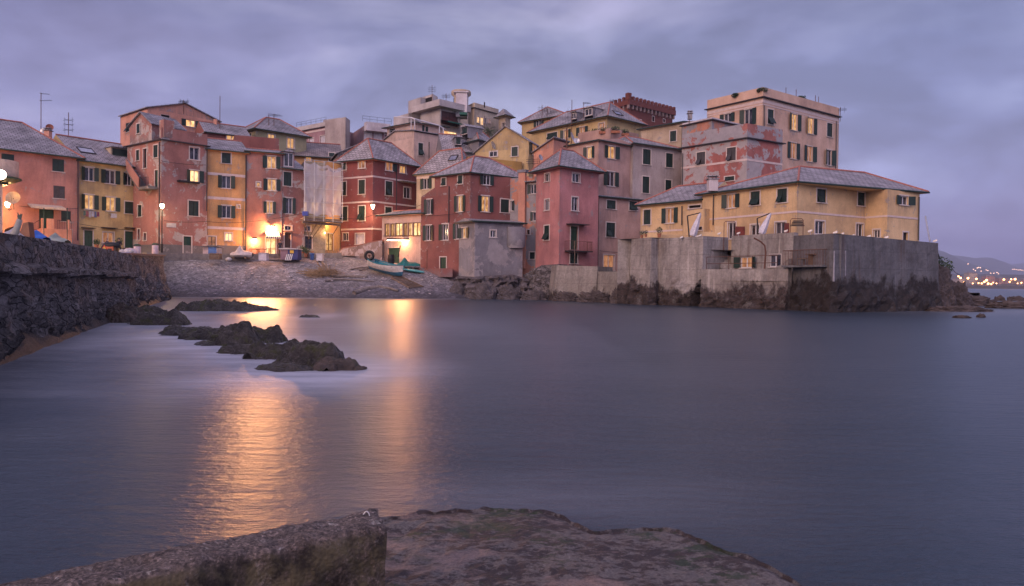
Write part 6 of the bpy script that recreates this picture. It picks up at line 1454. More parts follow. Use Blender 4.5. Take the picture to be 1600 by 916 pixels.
dish(901, 220, 84.2, .35, 'small round dish on the pink beige roof edge', ALU, 0)
# ------------------------------------------------------------ things on plaza and beach
def box_at(px0, px1, y0, y1, Y, d=None):
    a = at(px0, y1, Y); c = at(px1, y1, Y); t = at(px0, y0, Y); return a.x, c.x, a.z, t.z, d or (c.x - a.x)
LAV = simple('pinkish_bin', (.50, .38, .38), .7)
def bin_(px, y0, y1, wpx, Y, lab):
    c = at(px, y1, Y); t = at(px, y0, Y); r = wpx * Y / F / 2; r_ = thing('litter_bin', lab, 'litter bin', c, 'round litter bins'); q = MB(); q.lathe(c, [(r * .96, 0), (r, .05), (r, (t.z - c.z) * .78)], 16); build('body', q, LAV, r_, True)
    q = MB(); q.lathe(c + UPV * (t.z - c.z) * .86, [(r * 1.0, 0), (r * 1.02, .06), (r * .7, (t.z - c.z) * .13)], 16); build('lid', q, GDOOR, r_, True); q = MB()
    for s_ in (-1, 1): q.tube([c + Vector((s_ * r * .9, 0, (t.z - c.z) * .7)), c + Vector((s_ * r * .9, 0, (t.z - c.z) * .88))], .03, 4)
    build('lid_bracket', q, IRON, r_)
bin_(214.5, 381.5, 399, 10.5, 66, 'round pinkish litter bin with green lid left of the street lamp pole'); bin_(242.5, 380, 396.5, 9.5, 73, 'round pinkish litter bin standing next to the street lamp pole')
BLUE = simple('blue_paint', (.05, .13, .33), .6); DBLUE = simple('dark_blue_box', (.015, .022, .13), .5); PURP = simple('mauve_panel', (.22, .13, .16), .7)
# blue stall beside the door
x0, x1, z0, z1, d = box_at(318, 341, 384, 401, 79); q = MB(); r_ = thing('stall', 'small blue kiosk with rippled grey top beside the narrow house', 'kiosk', ((x0 + x1) / 2, 79, z0)); q.box(x0 + .7, 78.5, z0, x1, 80, z1 - .15); build('body', q, BLUE, r_)
q = MB(); q.box(x0 + .05, 78.7, z0, x0 + .66, 80, z1 - .2); build('side_panel', q, LAV, r_); q = MB(); q.grid([[Vector((x0 - .1 + (x1 - x0 + .3) * i / 14, 78.3 + j * 1.9, z1 - .12 + .05 * (i % 2))) for i in range(15)] for j in range(2)]); build('top', q, simple('grey_tarp', (.30, .30, .34), .6), r_)
x0, x1, z0, z1, d = box_at(329, 344, 396, 404, 76.8); q = MB(); q.box(x0, 76.5, z0 - .1, x1, 77.3, z1); q.box(x0 - .05, 76.45, z1 - .1, x1 + .05, 76.49, z1 - .02); q.box(x0 - .05, 76.45, z0 + .1, x1 + .05, 76.49, z0 + .2); solo('crate', q, WOODB, 'dark wooden crate in front of the blue kiosk', 'crate')
# covered boat
def covered_boat(px0, px1, ytop, yb, Y, lab, mat, ridge=.55, name='covered_boat', tip=0):
    a = at(px0, yb, Y); c = at(px1, yb, Y); t = at(px0, ytop, Y); L_ = c.x - a.x; H = t.z - a.z; q = MB(); rings = []; n_ = 16
    for i in range(n_ + 1):
        s_ = i / n_; w_ = .05 + .85 * math.sin(math.pi * min(1, s_ * .8 + .14)) ** .7; pk_ = H * (.55 + .45 * math.exp(-((s_ - ridge) / .12) ** 2)) * (.72 + .28 * math.sin(math.pi * s_)); row = []
        for k in range(9):
            t_ = k / 8; y = (t_ - .5) * 2 * w_; z = .28 * H + (pk_ - .28 * H) * (1 - abs(y / w_)) ** .8 if 0 < k < 8 else .18 * H
            row.append(Vector((a.x + L_ * s_, Y + y + .04 * noise.noise((s_ * 9, k, 1)), a.z + z + .05 * noise.noise((s_ * 7, k * .8, 4)))))
        rings.append(row)
    r_ = thing(name, lab, 'boat', ((a.x + c.x) / 2, Y, a.z)); q.grid(rings); build('cover', q, mat, r_, True)
    q = MB(); rings = []
    for i in range(n_ + 1):
        s_ = i / n_; w_ = .05 + .8 * math.sin(math.pi * min(1, s_ * .8 + .14)) ** .7
        rings.append([Vector((a.x + L_ * s_, Y + math.sin(a_) * w_, a.z + H * .22 - math.cos(a_) * H * .22)) for a_ in [-math.pi / 2 + math.pi * k / 8 for k in range(9)]])
    q.grid(rings); build('hull', q, BOARD, r_, True); q = MB(); q.box(a.x + L_ * .15, Y - .6, a.z - .12, a.x + L_ * .22, Y + .6, a.z + .06); q.box(a.x + L_ * .7, Y - .6, a.z - .12, a.x + L_ * .77, Y + .6, a.z + .06); build('chock', q, WOODB, r_)
covered_boat(362, 395, 382.5, 402.5, 79.5, 'small boat under a pinkish white cover left of the cafe', simple('white_cover', (.50, .42, .38), .8), .38)
c = gnd(357.5, 409); q = MB(); q.sphere(c + UPV * .22, .28, 10, sc=(1.3, 1, .8)); solo('sack', q, BOARD, 'small white sack lying on the pebbles before the covered boat', 'sack')
x0, x1, z0, z1, d = box_at(405.5, 417.5, 396, 406, 78.5); q = MB(); q.box(x0, 78.2, z0 - .1, x1, 79, z1); q.box(x0 - .04, 78.15, z1, x1 + .04, 79.05, z1 + .05); solo('cool_box', q, simple('lilac_box', (.5, .46, .5), .6), 'pale lilac chest on the beach before the cafe door', 'chest')
r_ = thing('stall', 'mauve counter with pale top and dark blue end below the cafe wing', 'stall', (at(454, 403, 81).x, 81, 4.2)); x0, x1, z0, z1, d = box_at(440, 467, 390, 403, 81)
q = MB(); q.box(x0, 80.6, z0 - .2, x0 + (x1 - x0) * .42, 82, z1); build('body', q, PURP, r_); q = MB(); q.box(x0 + (x1 - x0) * .42, 80.58, z0 - .2, x1, 82, z1); build('end_box', q, DBLUE, r_)
q = MB(); q.box(x0 - .15, 80.4, z1, x1 + .1, 82.1, z1 + .12); build('top', q, BOARD, r_); q = MB(); xm = x0 + (x1 - x0) * .55; q.box(xm, 80.53, z1 - .42, xm + .42, 80.57, z1 - .1); build('sign', q, simple('yellow_sign', (.55, .33, .04), .6), r_)
x0, x1, z0, z1, d = box_at(446.5, 456, 397, 407, 78.5); q = MB(); q.face([(x0, 78.2, z0), (x1, 78.2, z0), (x1, 78.8, z1), (x0, 78.8, z1)]); q.face([(x0, 78.3, z0), (x1, 78.3, z0), (x1, 78.9, z1), (x0, 78.9, z1)]); solo('deck_chair', q, STR, 'blue and white striped canvas leaning before the mauve counter', 'deck chair')
def pot(px, yb, Y, s_, lab, mat, foli=True):
    c = at(px, yb, Y); r_ = thing('potted_plant', lab, 'potted plant', c, 'potted plants'); q = MB(); q.lathe(c, [(.16 * s_, 0), (.24 * s_, .4 * s_), (.27 * s_, .42 * s_)], 12); build('pot', q, mat, r_); q = MB(); leaves(q, c + UPV * .75 * s_, .42 * s_, 160, .08 * s_, (1, 1, .9), int(px)); build('foliage', q, FOLI, r_)
TC = simple('terracotta_pot', (.32, .12, .06), .8)
pot(473, 400, 84.5, 1.1, 'bushy plant in pot left of the orange stool', TC); pot(478.5, 402, 83.5, 1.0, 'terracotta pot right next to the bushy plant', TC)
pot(151, 388, 73, .85, 'potted bush left of the seated people on the plaza', TC); pot(186, 386, 74, .85, 'potted bush by the right green door of the yellow house', TC)
q = MB(); c = at(484.5, 399, 84); q.box(c.x - .35, 83.8, c.z + .35, c.x + .35, 84.3, c.z + .45)
for sx_ in (-.28, .28):
    for sy_ in (83.85, 84.2): q.tube([(c.x + sx_, sy_, c.z - .1), (c.x + sx_, sy_, c.z + .35)], .03, 4)
solo('stool', q, simple('orange_stool', (.50, .19, .08), .6), 'small orange stool before the stone house', 'stool')
c = gnd(487.5, 406); q = MB(); q.lathe(c, [(.22, -.05), (.26, .6), (.30, .62), (.28, .72)], 12); solo('barrel', q, BLUE, 'blue plastic drum on the beach before the stone house', 'drum')
x0, x1, z0, z1, d = box_at(495, 504.5, 396.5, 405, 82); q = MB(); q.box(x0, 81.8, z0 - .2, x1, 82.5, z1); q.box(x0 - .05, 81.75, z1 - .08, x1 + .05, 82.55, z1 + .01); solo('white_box', q, simple('white_box', (.58, .52, .5), .6), 'white box right of the blue drum', 'box')
# chairs and tables outside the cafe
for k, (px, lb) in enumerate(((397, 'wooden table lit by the lamp left of the cafe'), (409, 'second wooden table nearer the cafe door'))):
    c = at(px, 398.5, 82.3); q = MB(); q.box(c.x - .45, 82, c.z + .62, c.x + .45, 82.7, c.z + .68)
    for sx_ in (-.38, .38):
        for sy_ in (82.08, 82.62): q.tube([(c.x + sx_, sy_, c.z - .2), (c.x + sx_, sy_, c.z + .62)], .03, 4)
    solo('table', q, simple('orange_wood', (.32, .12, .04), .6), lb, 'table', 'cafe tables')
# logs and driftwood
def log(pts, r, lab, name='driftwood', mat=WOOD, r2=None):
    P_ = [gnd(*p) + UPV * .1 for p in pts]; q = MB(); n_ = []
    for i in range(len(P_) - 1):
        for k in range(4): n_.append(P_[i].lerp(P_[i + 1], k / 4))
    n_.append(P_[-1]); rr = [(r + ((r2 or r) - r) * i / (len(n_) - 1)) * (1 + .25 * noise.noise((i * .7, r * 9, 0))) for i in range(len(n_))]
    q.tube([p + UPV * (.06 * noise.noise((i * .5, r * 5, 2))) for i, p in enumerate(n_)], rr, 8); return solo(name, q, mat, lab, 'driftwood', smooth=True)
log([(553, 460.5), (572, 453.5), (592, 450), (606, 451.5), (622, 456)], .26, 'thick curved driftwood trunk nearest the water', r2=.10)
log([(508, 440.5), (530, 438), (550, 439), (585, 441.5)], .12, 'thin long branch lying above the thick trunk', r2=.04); log([(524, 434), (545, 433), (574, 434.5)], .17, 'straight grey log beside the heap of twigs')
log([(499, 407), (510, 418), (517, 428), (521, 434)], .14, 'long plank slanting down to the heap of twigs'); log([(410, 407.5), (440, 408), (468, 409)], .16, 'long low beam lying before the cafe chest')
log([(548, 422.5), (562, 420.5), (578, 419)], .08, 'thin pole left of the rowing boat'); log([(561, 424), (578, 421.5)], .08, 'second short pole by the stern of the rowing boat')
q = MB(); rnd = random.Random(8)
for k in range(240):
    c = gnd(rnd.gauss(500, 11), rnd.gauss(430.5, 2.4)); a_ = rnd.uniform(-.7, .7) + (math.pi if rnd.random() < .5 else 0); L_ = rnd.uniform(.4, 1.5); q.tube([c + UPV * rnd.uniform(.02, .4), c + Vector((math.cos(a_) * L_, math.sin(a_) * L_ * .6, rnd.uniform(.05, .6)))], .02, 3)
for k in range(24): 
    c = gnd(rnd.gauss(512, 3), 432); q.tube([c, c + Vector((rnd.uniform(-1.2, .3), rnd.uniform(-.4, .4), rnd.uniform(.6, 1.7)))], .025, 3)
tag(solo('twig_heap', q, simple('dry_twigs', (.26, .17, .09), .9, var=.4, scale=5), 'tangled heap of brown twigs and reeds on the beach', 'driftwood'), kind='stuff')
rnd = random.Random(12); q = MB()
for k in range(160):
    c = gnd(rnd.uniform(300, 690), rnd.uniform(404, 461)); s_ = rnd.uniform(.04, .12); q.sphere(c + UPV * s_ * .4, s_, 6, sc=(1.4, 1, .6))
tag(solo('beach_litter', q, simple('pale_stones', (.42, .36, .34), .8, var=.5), 'scattered pale stones and scraps over the grey pebbles', 'stones'), kind='stuff')
# ------------------------------------------------------------ rowing boat
TEAL = simple('teal_paint', (.02, .19, .22), .45); HWHITE = simple('boat_white', (.50, .47, .44), .5); HBLUE = simple('boat_blue', (.03, .13, .22), .5)
A_ = gnd(578, 424); B_ = gnd(628, 437); 
def row_boat(A, B, L_scale, lab):
    ax = (B - A); L_ = ax.length; ax.normalize(); sd = Vector((ax.y, -ax.x, 0)).normalized(); up = sd.cross(ax) * -1
    if up.z < 0: up = -up
    C0 = A + up * .12; n_ = 22; outer = []; bottom = []; inner = []; rim = []
    for i in range(n_ + 1):
        s_ = i / n_; w_ = .98 * (math.sin(math.pi * min(1, (s_ * .86 + .14))) ** .62) * (1 if s_ < .98 else .3); w_ = max(w_, .02); sh = 1.02 + .50 * (s_ - .4) ** 2 * 2.0; kl = .0 + .30 * max(0, (s_ - .75) / .25) ** 2 + .05 * (1 - s_)
        o = C0 + ax * (L_ * s_)
        def pt(a, fr): # a 0..1 from gunwale to keel
            y = w_ * (1 - a ** 2.2 * 1.0); z = sh + (kl - sh) * a; return o + sd * y * fr + up * z
        outer.append([pt(k / 5 * .62, 1) for k in range(6)][::1] ); bottom.append([pt(.62 + .38 * k / 4, 1) for k in range(5)] + [pt(.62 + .38 * k / 4, -1) for k in range(3, -1, -1)])
        inner.append([o + sd * (w_ * .93) * (1 - 2 * k / 8) + up * (sh - .06 - (.62 if 0 < k < 8 else 0) * (1 - abs(1 - 2 * k / 8) ** 3)) for k in range(9)]); rim.append((o + sd * w_ + up * (sh + .02), o - sd * w_ + up * (sh + .02)))
        outer[-1] = outer[-1] + [pt(k / 5 * .62, -1) for k in range(6)]
    r_ = thing('rowing_boat', lab, 'rowing boat', (A + B) / 2); q = MB(); q.grid([r[:6] for r in outer]); q.grid([r[6:] for r in outer]); q.face(outer[0][:6] + outer[0][6:][::-1]); build('hull', q, HWHITE, r_, True)
    q = MB(); q.grid(bottom); q.face(bottom[0]); build('hull_bottom', q, HBLUE, r_, True); q = MB(); q.grid(inner); build('interior', q, TEAL, r_, True)
    q = MB(); q.tube([p[0] for p in rim], .055, 5); q.tube([p[1] for p in rim], .055, 5); e_ = rim[-1][0].lerp(rim[-1][1], .5); q.tube([e_ - up * .5, e_ + up * .25 + ax * .1], .06, 5); q.tube([rim[0][0], rim[0][1]], .06, 5); build('gunwale', q, TEAL, r_)
    for s_ in (.3, .55, .78):
        k = int(s_ * n_); a, c = rim[k]; q = MB(); q.obox(a.lerp(c, .5) - up * .2, ax, sd, up, (-.14, .14), (-(a - c).length / 2 * .95, (a - c).length / 2 * .95), (-.02, .03)); build('thwart', q, TEAL, r_)
    return r_, rim, up, ax
rb, rim, up, ax = row_boat(A_, B_, 1, 'teal white and blue rowing boat drawn up on the pebbles')
c = at(577, 399.5, rim[0][0].y); q = MB(); R_ = .42
q.loft([[c + Vector((math.cos(a_) * (R_ + math.cos(b2) * .16), math.sin(b2) * .16, math.sin(a_) * (R_ + math.cos(b2) * .16))) for b2 in [2 * math.pi * k / 8 for k in range(8)]] for a_ in [2 * math.pi * j / 20 for j in range(21)]]); r_ = thing('wheel', 'small black wheel fixed on a strut above the rowing boat stern', 'wheel', c - UPV * .6)
build('tyre', q, IRON, r_, True); q = MB(); q.lathe(c, [(.0, -.08), (.14, -.08), (.14, .08), (0, .08)], 8); q.tube([c, c + Vector((.25, 0, -.95))], .05, 5); build('strut', q, RUST, r_)
# slipway
q = MB(); a, b2, c_, d_ = gnd(612, 436), gnd(626, 433.5), gnd(661, 449.5), gnd(640, 451.5)
for k in range(13):
    t = k / 12; p, r2_ = a.lerp(d_, t), b2.lerp(c_, t); e = (r2_ - p).normalized(); q.obox(p + UPV * .1, e, Vector((-e.y, e.x, 0)), UPV, (0, (r2_ - p).length), (-.09, .09), (0, .07))
for p, r2_ in ((a, d_), (b2, c_)): q.tube([p + UPV * .08, r2_ + UPV * .08], .1, 5)
solo('slipway', q, WOODB, 'slatted wooden slipway leading from the rowing boat to the water', 'slipway')
# turquoise kayak, tarp covered boat
a, b2 = gnd(627, 424), gnd(664, 429); q = MB(); n_ = 16; L_ = (b2 - a)
q.loft([[a + L_ * s_ + UPV * (.22 + .16 * math.sin(k_ / 8 * 2 * math.pi) * math.sin(math.pi * s_) ** .5) + Vector((.1, .42, 0)) * math.cos(k_ / 8 * 2 * math.pi) * max(.02, math.sin(math.pi * s_) ** .6) for k_ in range(8)] for s_ in [i / n_ for i in range(n_ + 1)]], caps=True)
solo('kayak', q, simple('turquoise', (.08, .36, .33), .4), 'slim turquoise kayak lying beside the slipway', 'kayak', smooth=True)
covered_boat(621, 656, 401, 419, 80.6, 'boat under a rumpled teal tarpaulin before the veranda house', simple('teal_tarp', (.008, .14, .12), .6), .3, 'covered_boat')
q = MB(); c = gnd(617, 412); q.lathe((c.x, 80.8, c.z - .1), [(.35, 0), (.4, .5), (.35, 1.0)], 12); solo('barrel', q, IRON, 'dark barrel left of the teal tarpaulin', 'barrel'); q = MB(); c = at(622, 402, 81.4); q.tube([c, c + Vector((.25, 0, 1.3))], .05, 5); solo('oar', q, IRON, 'dark oar sticking up behind the teal tarpaulin', 'oar')
q = MB(); c = at(667, 421, 79.6); q.tube([c, c + UPV * 2.1], .045, 5); solo('pole', q, RUST, 'dark thin pole beside the red walled little terrace', 'pole')
# ------------------------------------------------------------ plaza left: things behind the quay wall
def warn():
    c = at(163, 393, 44); r_ = thing('warning_sign', 'red and yellow triangular roadwork sign behind the quay wall', 'warning sign', c - UPV * .3); s_ = .25
    for k, (m_, f_, o) in enumerate(((simple('sign_red', (.45, .03, .02), .5), 1, 0), (simple('sign_yellow', (.60, .38, .03), .5), .66, -.012))):
        q = MB(); P_ = [c + Vector((x * s_ * f_ * 1.15, o, (z * f_ + .48) * s_)) for x, z in ((-1, -.58), (1, -.58), (0, 1.15))]; q.face(P_); q.face([p + Vector((0, .01, 0)) for p in P_]); build('sign_face' if k else 'sign_border', q, m_, r_)
    q = MB(); q.tube([c - UPV * .5 + Vector((-.2, .1, 0)), c + UPV * .5 + Vector((0, .05, -.2))], .02, 4); q.tube([c - UPV * .5 + Vector((.2, .1, 0)), c + UPV * .5 + Vector((0, .05, -.2))], .02, 4); build('legs', q, IRON, r_)
warn()
q = MB(); c = at(176, 388, 45); q.box(c.x - .05, 45, c.z - .5, c.x + .02, 45.1, c.z + .1); q.box(c.x - .42, 45, c.z - .5, c.x - .35, 45.1, c.z + .1)
q.box(c.x - .42, 44.98, c.z - .02, c.x + .02, 45.0, c.z + .09); solo('barrier', q, simple('orange_barrier', (.55, .12, .04), .6), 'small orange and white barrier beside the warning sign', 'barrier')
q = MB(); c = at(174, 384, 52); q.sphere(c, .34, 12, sc=(1.9, 1, .75)); q.box(c.x - .4, 51.8, c.z - .8, c.x + .4, 52.2, c.z); solo('scooter', q, IRON, 'black covered scooter parked behind the warning sign', 'scooter', smooth=True)
q = MB(); c = at(197, 396, 58); q.lathe((c.x, 58, c.z - .6), [(.45, 0), (.5, .65), (.46, .68)], 14); solo('tub', q, simple('grey_tub', (.33, .30, .36), .6), 'low round grey tub with bags left of the litter bin', 'tub', smooth=True); q = MB()
for dx, s_ in ((-.3, .22), (.1, .26), (.4, .2)): q.sphere((c.x + dx, 58, c.z + .15), s_, 8, sc=(1.2, 1, .8))
solo('bags', q, BOARD, 'crumpled white bags heaped on the grey tub', 'bags', smooth=True)
q = MB(); c = at(203, 396, 59.5); q.sphere(c, .55, 12, sc=(1.2, .8, .8)); solo('sheet_bundle', q, LAV, 'pale bundle between the tub and the litter bin', 'bundle', smooth=True)
covered_boat(80, 106, 361, 384, 40, 'small boat on end under a grey green cover behind the quay wall', simple('grey_green_cover', (.30, .32, .26), .7), .25)
covered_boat(42, 73, 358.5, 378, 36, 'upturned boat under a bright blue tarpaulin behind the quay wall', simple('blue_tarp', (.01, .12, .50), .45), .5)
covered_boat(-30, 32, 353, 378, 27, 'long boat under a pale cover nearest the left edge', simple('pale_cover', (.42, .38, .38), .7), .85)
c = at(27, 361, 26.5); q = MB(); q.tube([c - UPV * .5 + Vector((-.35, 0, 0)), c + Vector((-.05, 0, -.02)), at(31, 343, 26.5)], [.16, .12, .09], 8); r_ = thing('boat_prow', 'upright pale wooden prow post bound with cloth', 'boat prow', c - UPV * .4); build('post', q, simple('grey_green_wood', (.33, .32, .27), .7), r_, True)
q = MB(); c = at(31, 340, 26.5); rnd = random.Random(3)
for k in range(7): q.tube([c - UPV * .12, c + Vector((rnd.uniform(-.13, .13), rnd.uniform(-.1, .1), rnd.uniform(.02, .2)))], [.035, .015], 5)
build('binding', q, simple('green_rope', (.07, .10, .08), .8), r_)
def prow2():
    a = at(30, 372, 30); q = MB(); P_ = [at(28, 372, 30), at(36, 349, 30), at(44, 347, 30), at(47, 374, 30)]; q.face(P_); q.face([p + Vector((.05, .25, 0)) for p in P_])
    for i in range(4): q.face([P_[i], P_[(i + 1) % 4], P_[(i + 1) % 4] + Vector((.05, .25, 0)), P_[i] + Vector((.05, .25, 0))])
    q.face([at(8, 358, 30), at(28, 352, 30), at(28, 372, 31), at(4, 372, 31)]); solo('upturned_boat', q, simple('orange_hull', (.20, .075, .035), .5), 'orange brown boat hull standing on its side at the far left', 'boat')
prow2()
# stairs railing, landing and poles at the left pink house
b = BL['L1']; f = b['faces'][0]
def fz1(x, y): h = f.hit(*zp('R', x, y)); return h[0], h[1]
u0, z0_ = fz1(535, 530); u1, _ = fz1(960, 530); q = MB(); q.obox(f.A, f.e, f.n, UPV, (u0, u1), (.02, 1.6), (3.4, z0_)); lan = build('landing', q, SALM, b['root']); q = MB(); h_ = z0_ + 1.0
for xx in (545, 625, 655, 690, 910): u = fz1(xx, 480)[0]; q.obox(f.A, f.e, f.n, UPV, (u - .1, u + .1), (1.4, 1.6), (z0_, h_))
build('landing_post', q, SALM, lan, label='stubby posts of the landing parapet'); q = MB(); u2 = fz1(760, 480)[0]
for i in range(9): u = u2 + (u1 - u2) * i / 8; q.tube([f.P(u, z0_, 1.5), f.P(u, h_ - .1, 1.5)], .015, 4)
q.tube([f.P(u2, h_ - .1, 1.5), f.P(u1, h_ - .1, 1.5)], .02, 4); ua, za = fz1(420, 540); ub, zb3 = fz1(560, 370)
for i in range(8): t = i / 7; u = u0 - 2.0 + 2.0 * t; z = z0_ - 1.5 + 1.5 * t; q.tube([f.P(u, z, 1.5), f.P(u, z + .95, 1.5)], .015, 4)
q.tube([f.P(u0 - 2, z0_ - .55, 1.5), f.P(u0, z0_ + .95, 1.5)], .02, 4); build('railing', q, IRON, lan)
for px, lb in ((68.5, 'left clothes pole before the green double door'), (105, 'right clothes pole by the small green window')): q = MB(); a = at(px, 385, 68); t = at(px, 325, 68); q.tube([(a.x, 68, a.z), (a.x, 68, t.z)], .035, 5); solo('pole', q, GDOOR, lb, 'pole')
# laundry
def laundry(z, x0, x1, y0, y1, b, cols, lab, Yoff=.45):
    f = b['faces'][0]; A = f.hit(*zp(z, x0, y0)); B = f.hit(*zp(z, x1, y0)); zb_ = f.hit(*zp(z, x0, y1))[1]; c = f.P((A[0] + B[0]) / 2, zb_, Yoff); r_ = thing('laundry_line', lab, 'laundry', c, 'laundry lines'); q = MB(); q.tube([f.P(A[0] - .2, A[1], Yoff), f.P(B[0] + .2, A[1], Yoff)], .012, 4); q.tube([f.P(A[0], A[1], 0.01), f.P(A[0], A[1], Yoff)], .012, 4); q.tube([f.P(B[0], A[1], 0.01), f.P(B[0], A[1], Yoff)], .012, 4); build('line', q, ALU, r_)
    n_ = len(cols)
    for i, cc in enumerate(cols):
        u0, u1 = A[0] + (B[0] - A[0]) * i / n_ + .02, A[0] + (B[0] - A[0]) * (i + 1) / n_ - .02; h = (A[1] - zb_) * (.75 + .25 * ((i * 37) % 5) / 4); q = MB()
        q.grid([[f.P(u0 + (u1 - u0) * k / 5, A[1] - h * j / 5, Yoff + .03 * math.sin(k * 2 + j)) for k in range(6)] for j in range(6)]); build('garment', q, simple('cloth', cc, .9), r_, True)
laundry('A', 388, 466, 610, 640, BL['L2'], [(.10, .16, .12), (.30, .10, .10), (.42, .40, .42), (.45, .44, .48), (.12, .14, .25), (.22, .05, .10)], 'line of small coloured clothes under the left lit yellow house window'); laundry('A', 519, 549, 623, 650, BL['L2'], [(.52, .5, .5)], 'single white cloth hanging under the middle lit yellow house window')
# ------------------------------------------------------------ people
SKIN = (.42, .24, .17)
def person(pts_fn, lab, clothes, h=1.75, loc=(0, 0, 0), pose='stand', hair=(.03, .02, .015), yaw=0):
    me = bpy.data.meshes.new('body'); s_ = h / 1.75
    if pose == 'stand': J = dict(pel=(0, 0, .95), ch=(0, 0, 1.28), nk=(0, 0, 1.47), hd=(0, -.02, 1.62), tp=(0, 0, 1.72), ls=(-.18, 0, 1.40), le=(-.25, .02, 1.12), lh=(-.22, -.12, .90), lf=(-.21, -.16, .80), rs=(.18, 0, 1.40), re=(.26, .02, 1.12), rh=(.22, -.14, .92), rf=(.21, -.18, .82), lhp=(-.09, 0, .90), lk=(-.10, -.02, .50), la=(-.10, .02, .09), lt=(-.11, -.14, .04), rhp=(.09, 0, .90), rk=(.12, -.04, .50), ra=(.13, .02, .09), rt=(.15, -.13, .04))
    else: J = dict(pel=(0, 0, .52), ch=(0, .02, .86), nk=(0, 0, 1.06), hd=(0, -.04, 1.20), tp=(0, -.03, 1.30), ls=(-.18, 0, .99), le=(-.24, -.10, .72), lh=(-.14, -.32, .66), lf=(-.10, -.38, .65), rs=(.18, 0, .99), re=(.24, -.10, .72), rh=(.14, -.32, .66), rf=(.10, -.38, .65), lhp=(-.09, -.05, .50), lk=(-.12, -.45, .50), la=(-.12, -.42, .09), lt=(-.12, -.55, .04), rhp=(.09, -.05, .50), rk=(.12, -.45, .50), ra=(.12, -.42, .09), rt=(.12, -.55, .04))
    Rr = dict(pel=.15, ch=.17, nk=.055, hd=.095, tp=.07, ls=.065, le=.045, lh=.03, lf=.025, rs=.065, re=.045, rh=.03, rf=.025, lhp=.09, lk=.06, la=.04, lt=.035, rhp=.09, rk=.06, ra=.04, rt=.035)
    E = [('pel', 'ch'), ('ch', 'nk'), ('nk', 'hd'), ('hd', 'tp'), ('ch', 'ls'), ('ls', 'le'), ('le', 'lh'), ('lh', 'lf'), ('ch', 'rs'), ('rs', 're'), ('re', 'rh'), ('rh', 'rf'), ('pel', 'lhp'), ('lhp', 'lk'), ('lk', 'la'), ('la', 'lt'), ('pel', 'rhp'), ('rhp', 'rk'), ('rk', 'ra'), ('ra', 'rt')]
    ks = list(J); me.from_pydata([tuple(c * s_ for c in J[k]) for k in ks], [(ks.index(a), ks.index(b)) for a, b in E], [])
    r_ = thing('person', lab, 'person', loc); r_.rotation_euler.z = yaw
    o = bpy.data.objects.new('body', me); COL.objects.link(o); o.parent = r_
    sk = o.modifiers.new('skin', 'SKIN'); ly = me.skin_vertices[0].data if me.skin_vertices else None
    if ly is None: bpy.context.view_layer.objects.active = o; me.skin_vertices_add() if hasattr(me, 'skin_vertices_add') else None; ly = me.skin_vertices[0].data if me.skin_vertices else None
    if ly:
        for i, k in enumerate(ks): ly[i].radius = (Rr[k] * s_, Rr[k] * s_ * (.75 if k in ('ch', 'pel') else 1)); ly[i].use_root = (k == 'pel')
    o.modifiers.new('sub', 'SUBSURF').levels = 2; o.modifiers['sub'].render_levels = 2
    m, nt, b = newmat('dressed_body'); t = N(nt, 'ShaderNodeTexCoord').outputs['Object']; sp = N(nt, 'ShaderNodeSeparateXYZ'); Lk(nt, t, sp.inputs[0]); zn = J['nk'][2] * s_; zw = J['pel'][2] * s_
    setc(b, nt, ramp(nt, math_(nt, 'DIVIDE', sp.outputs[2], 2.0), [(0, (.02, .015, .015)), (.05, clothes[1]), (zw / 2, clothes[0]), (zn / 2, SKIN)], 'CONSTANT')); b.inputs['Roughness'].default_value = .8; me.materials.append(m)
    q = MB(); hd = Vector(J['hd']) * s_; q.sphere(hd + Vector((0, .025, .045)) * s_, .108 * s_, 12, sc=(.95, 1, .95)); me2 = bpy.data.meshes.new('hair'); me2.from_pydata([tuple(v) for v in q.v], [], q.f); me2.materials.append(simple('hair', hair, .6)); ho = bpy.data.objects.new('hair', me2); COL.objects.link(ho); ho.parent = r_
    return r_
c = at(437.5, 400.5, 82.2); person(None, 'person in dark coat standing right of the cafe door', ((.03, .028, .035), (.02, .02, .025)), 1.78, (c.x, 82.2, zat(437.5, 400, 82.2)), 'stand', yaw=.6)
c = at(167, 388, 68); person(None, 'seated person in dark top with fair hair on the plaza', ((.06, .03, .04), (.02, .02, .03)), 1.7, (c.x, 68, c.z - .35), 'sit', (.22, .10, .05), -.4); c = at(186, 388, 68.5); person(None, 'seated person in black at the right of the plaza group', ((.015, .015, .02), (.02, .02, .03)), 1.75, (c.x, 68.5, c.z - .4), 'sit', yaw=.5)
for px, Y, lb in ((167, 68.1, 'bench under the fair haired seated person'), (186, 68.6, 'bench under the seated person in black')): c = at(px, 388, Y); q = MB(); z_ = c.z - .4; q.box(c.x - .5, Y - .15, z_ + .38, c.x + .5, Y + .35, z_ + .44); q.box(c.x - .45, Y, z_ - .3, c.x - .38, Y + .3, z_ + .38); q.box(c.x + .38, Y, z_ - .3, c.x + .45, Y + .3, z_ + .38); solo('bench', q, WOODB, lb, 'bench')
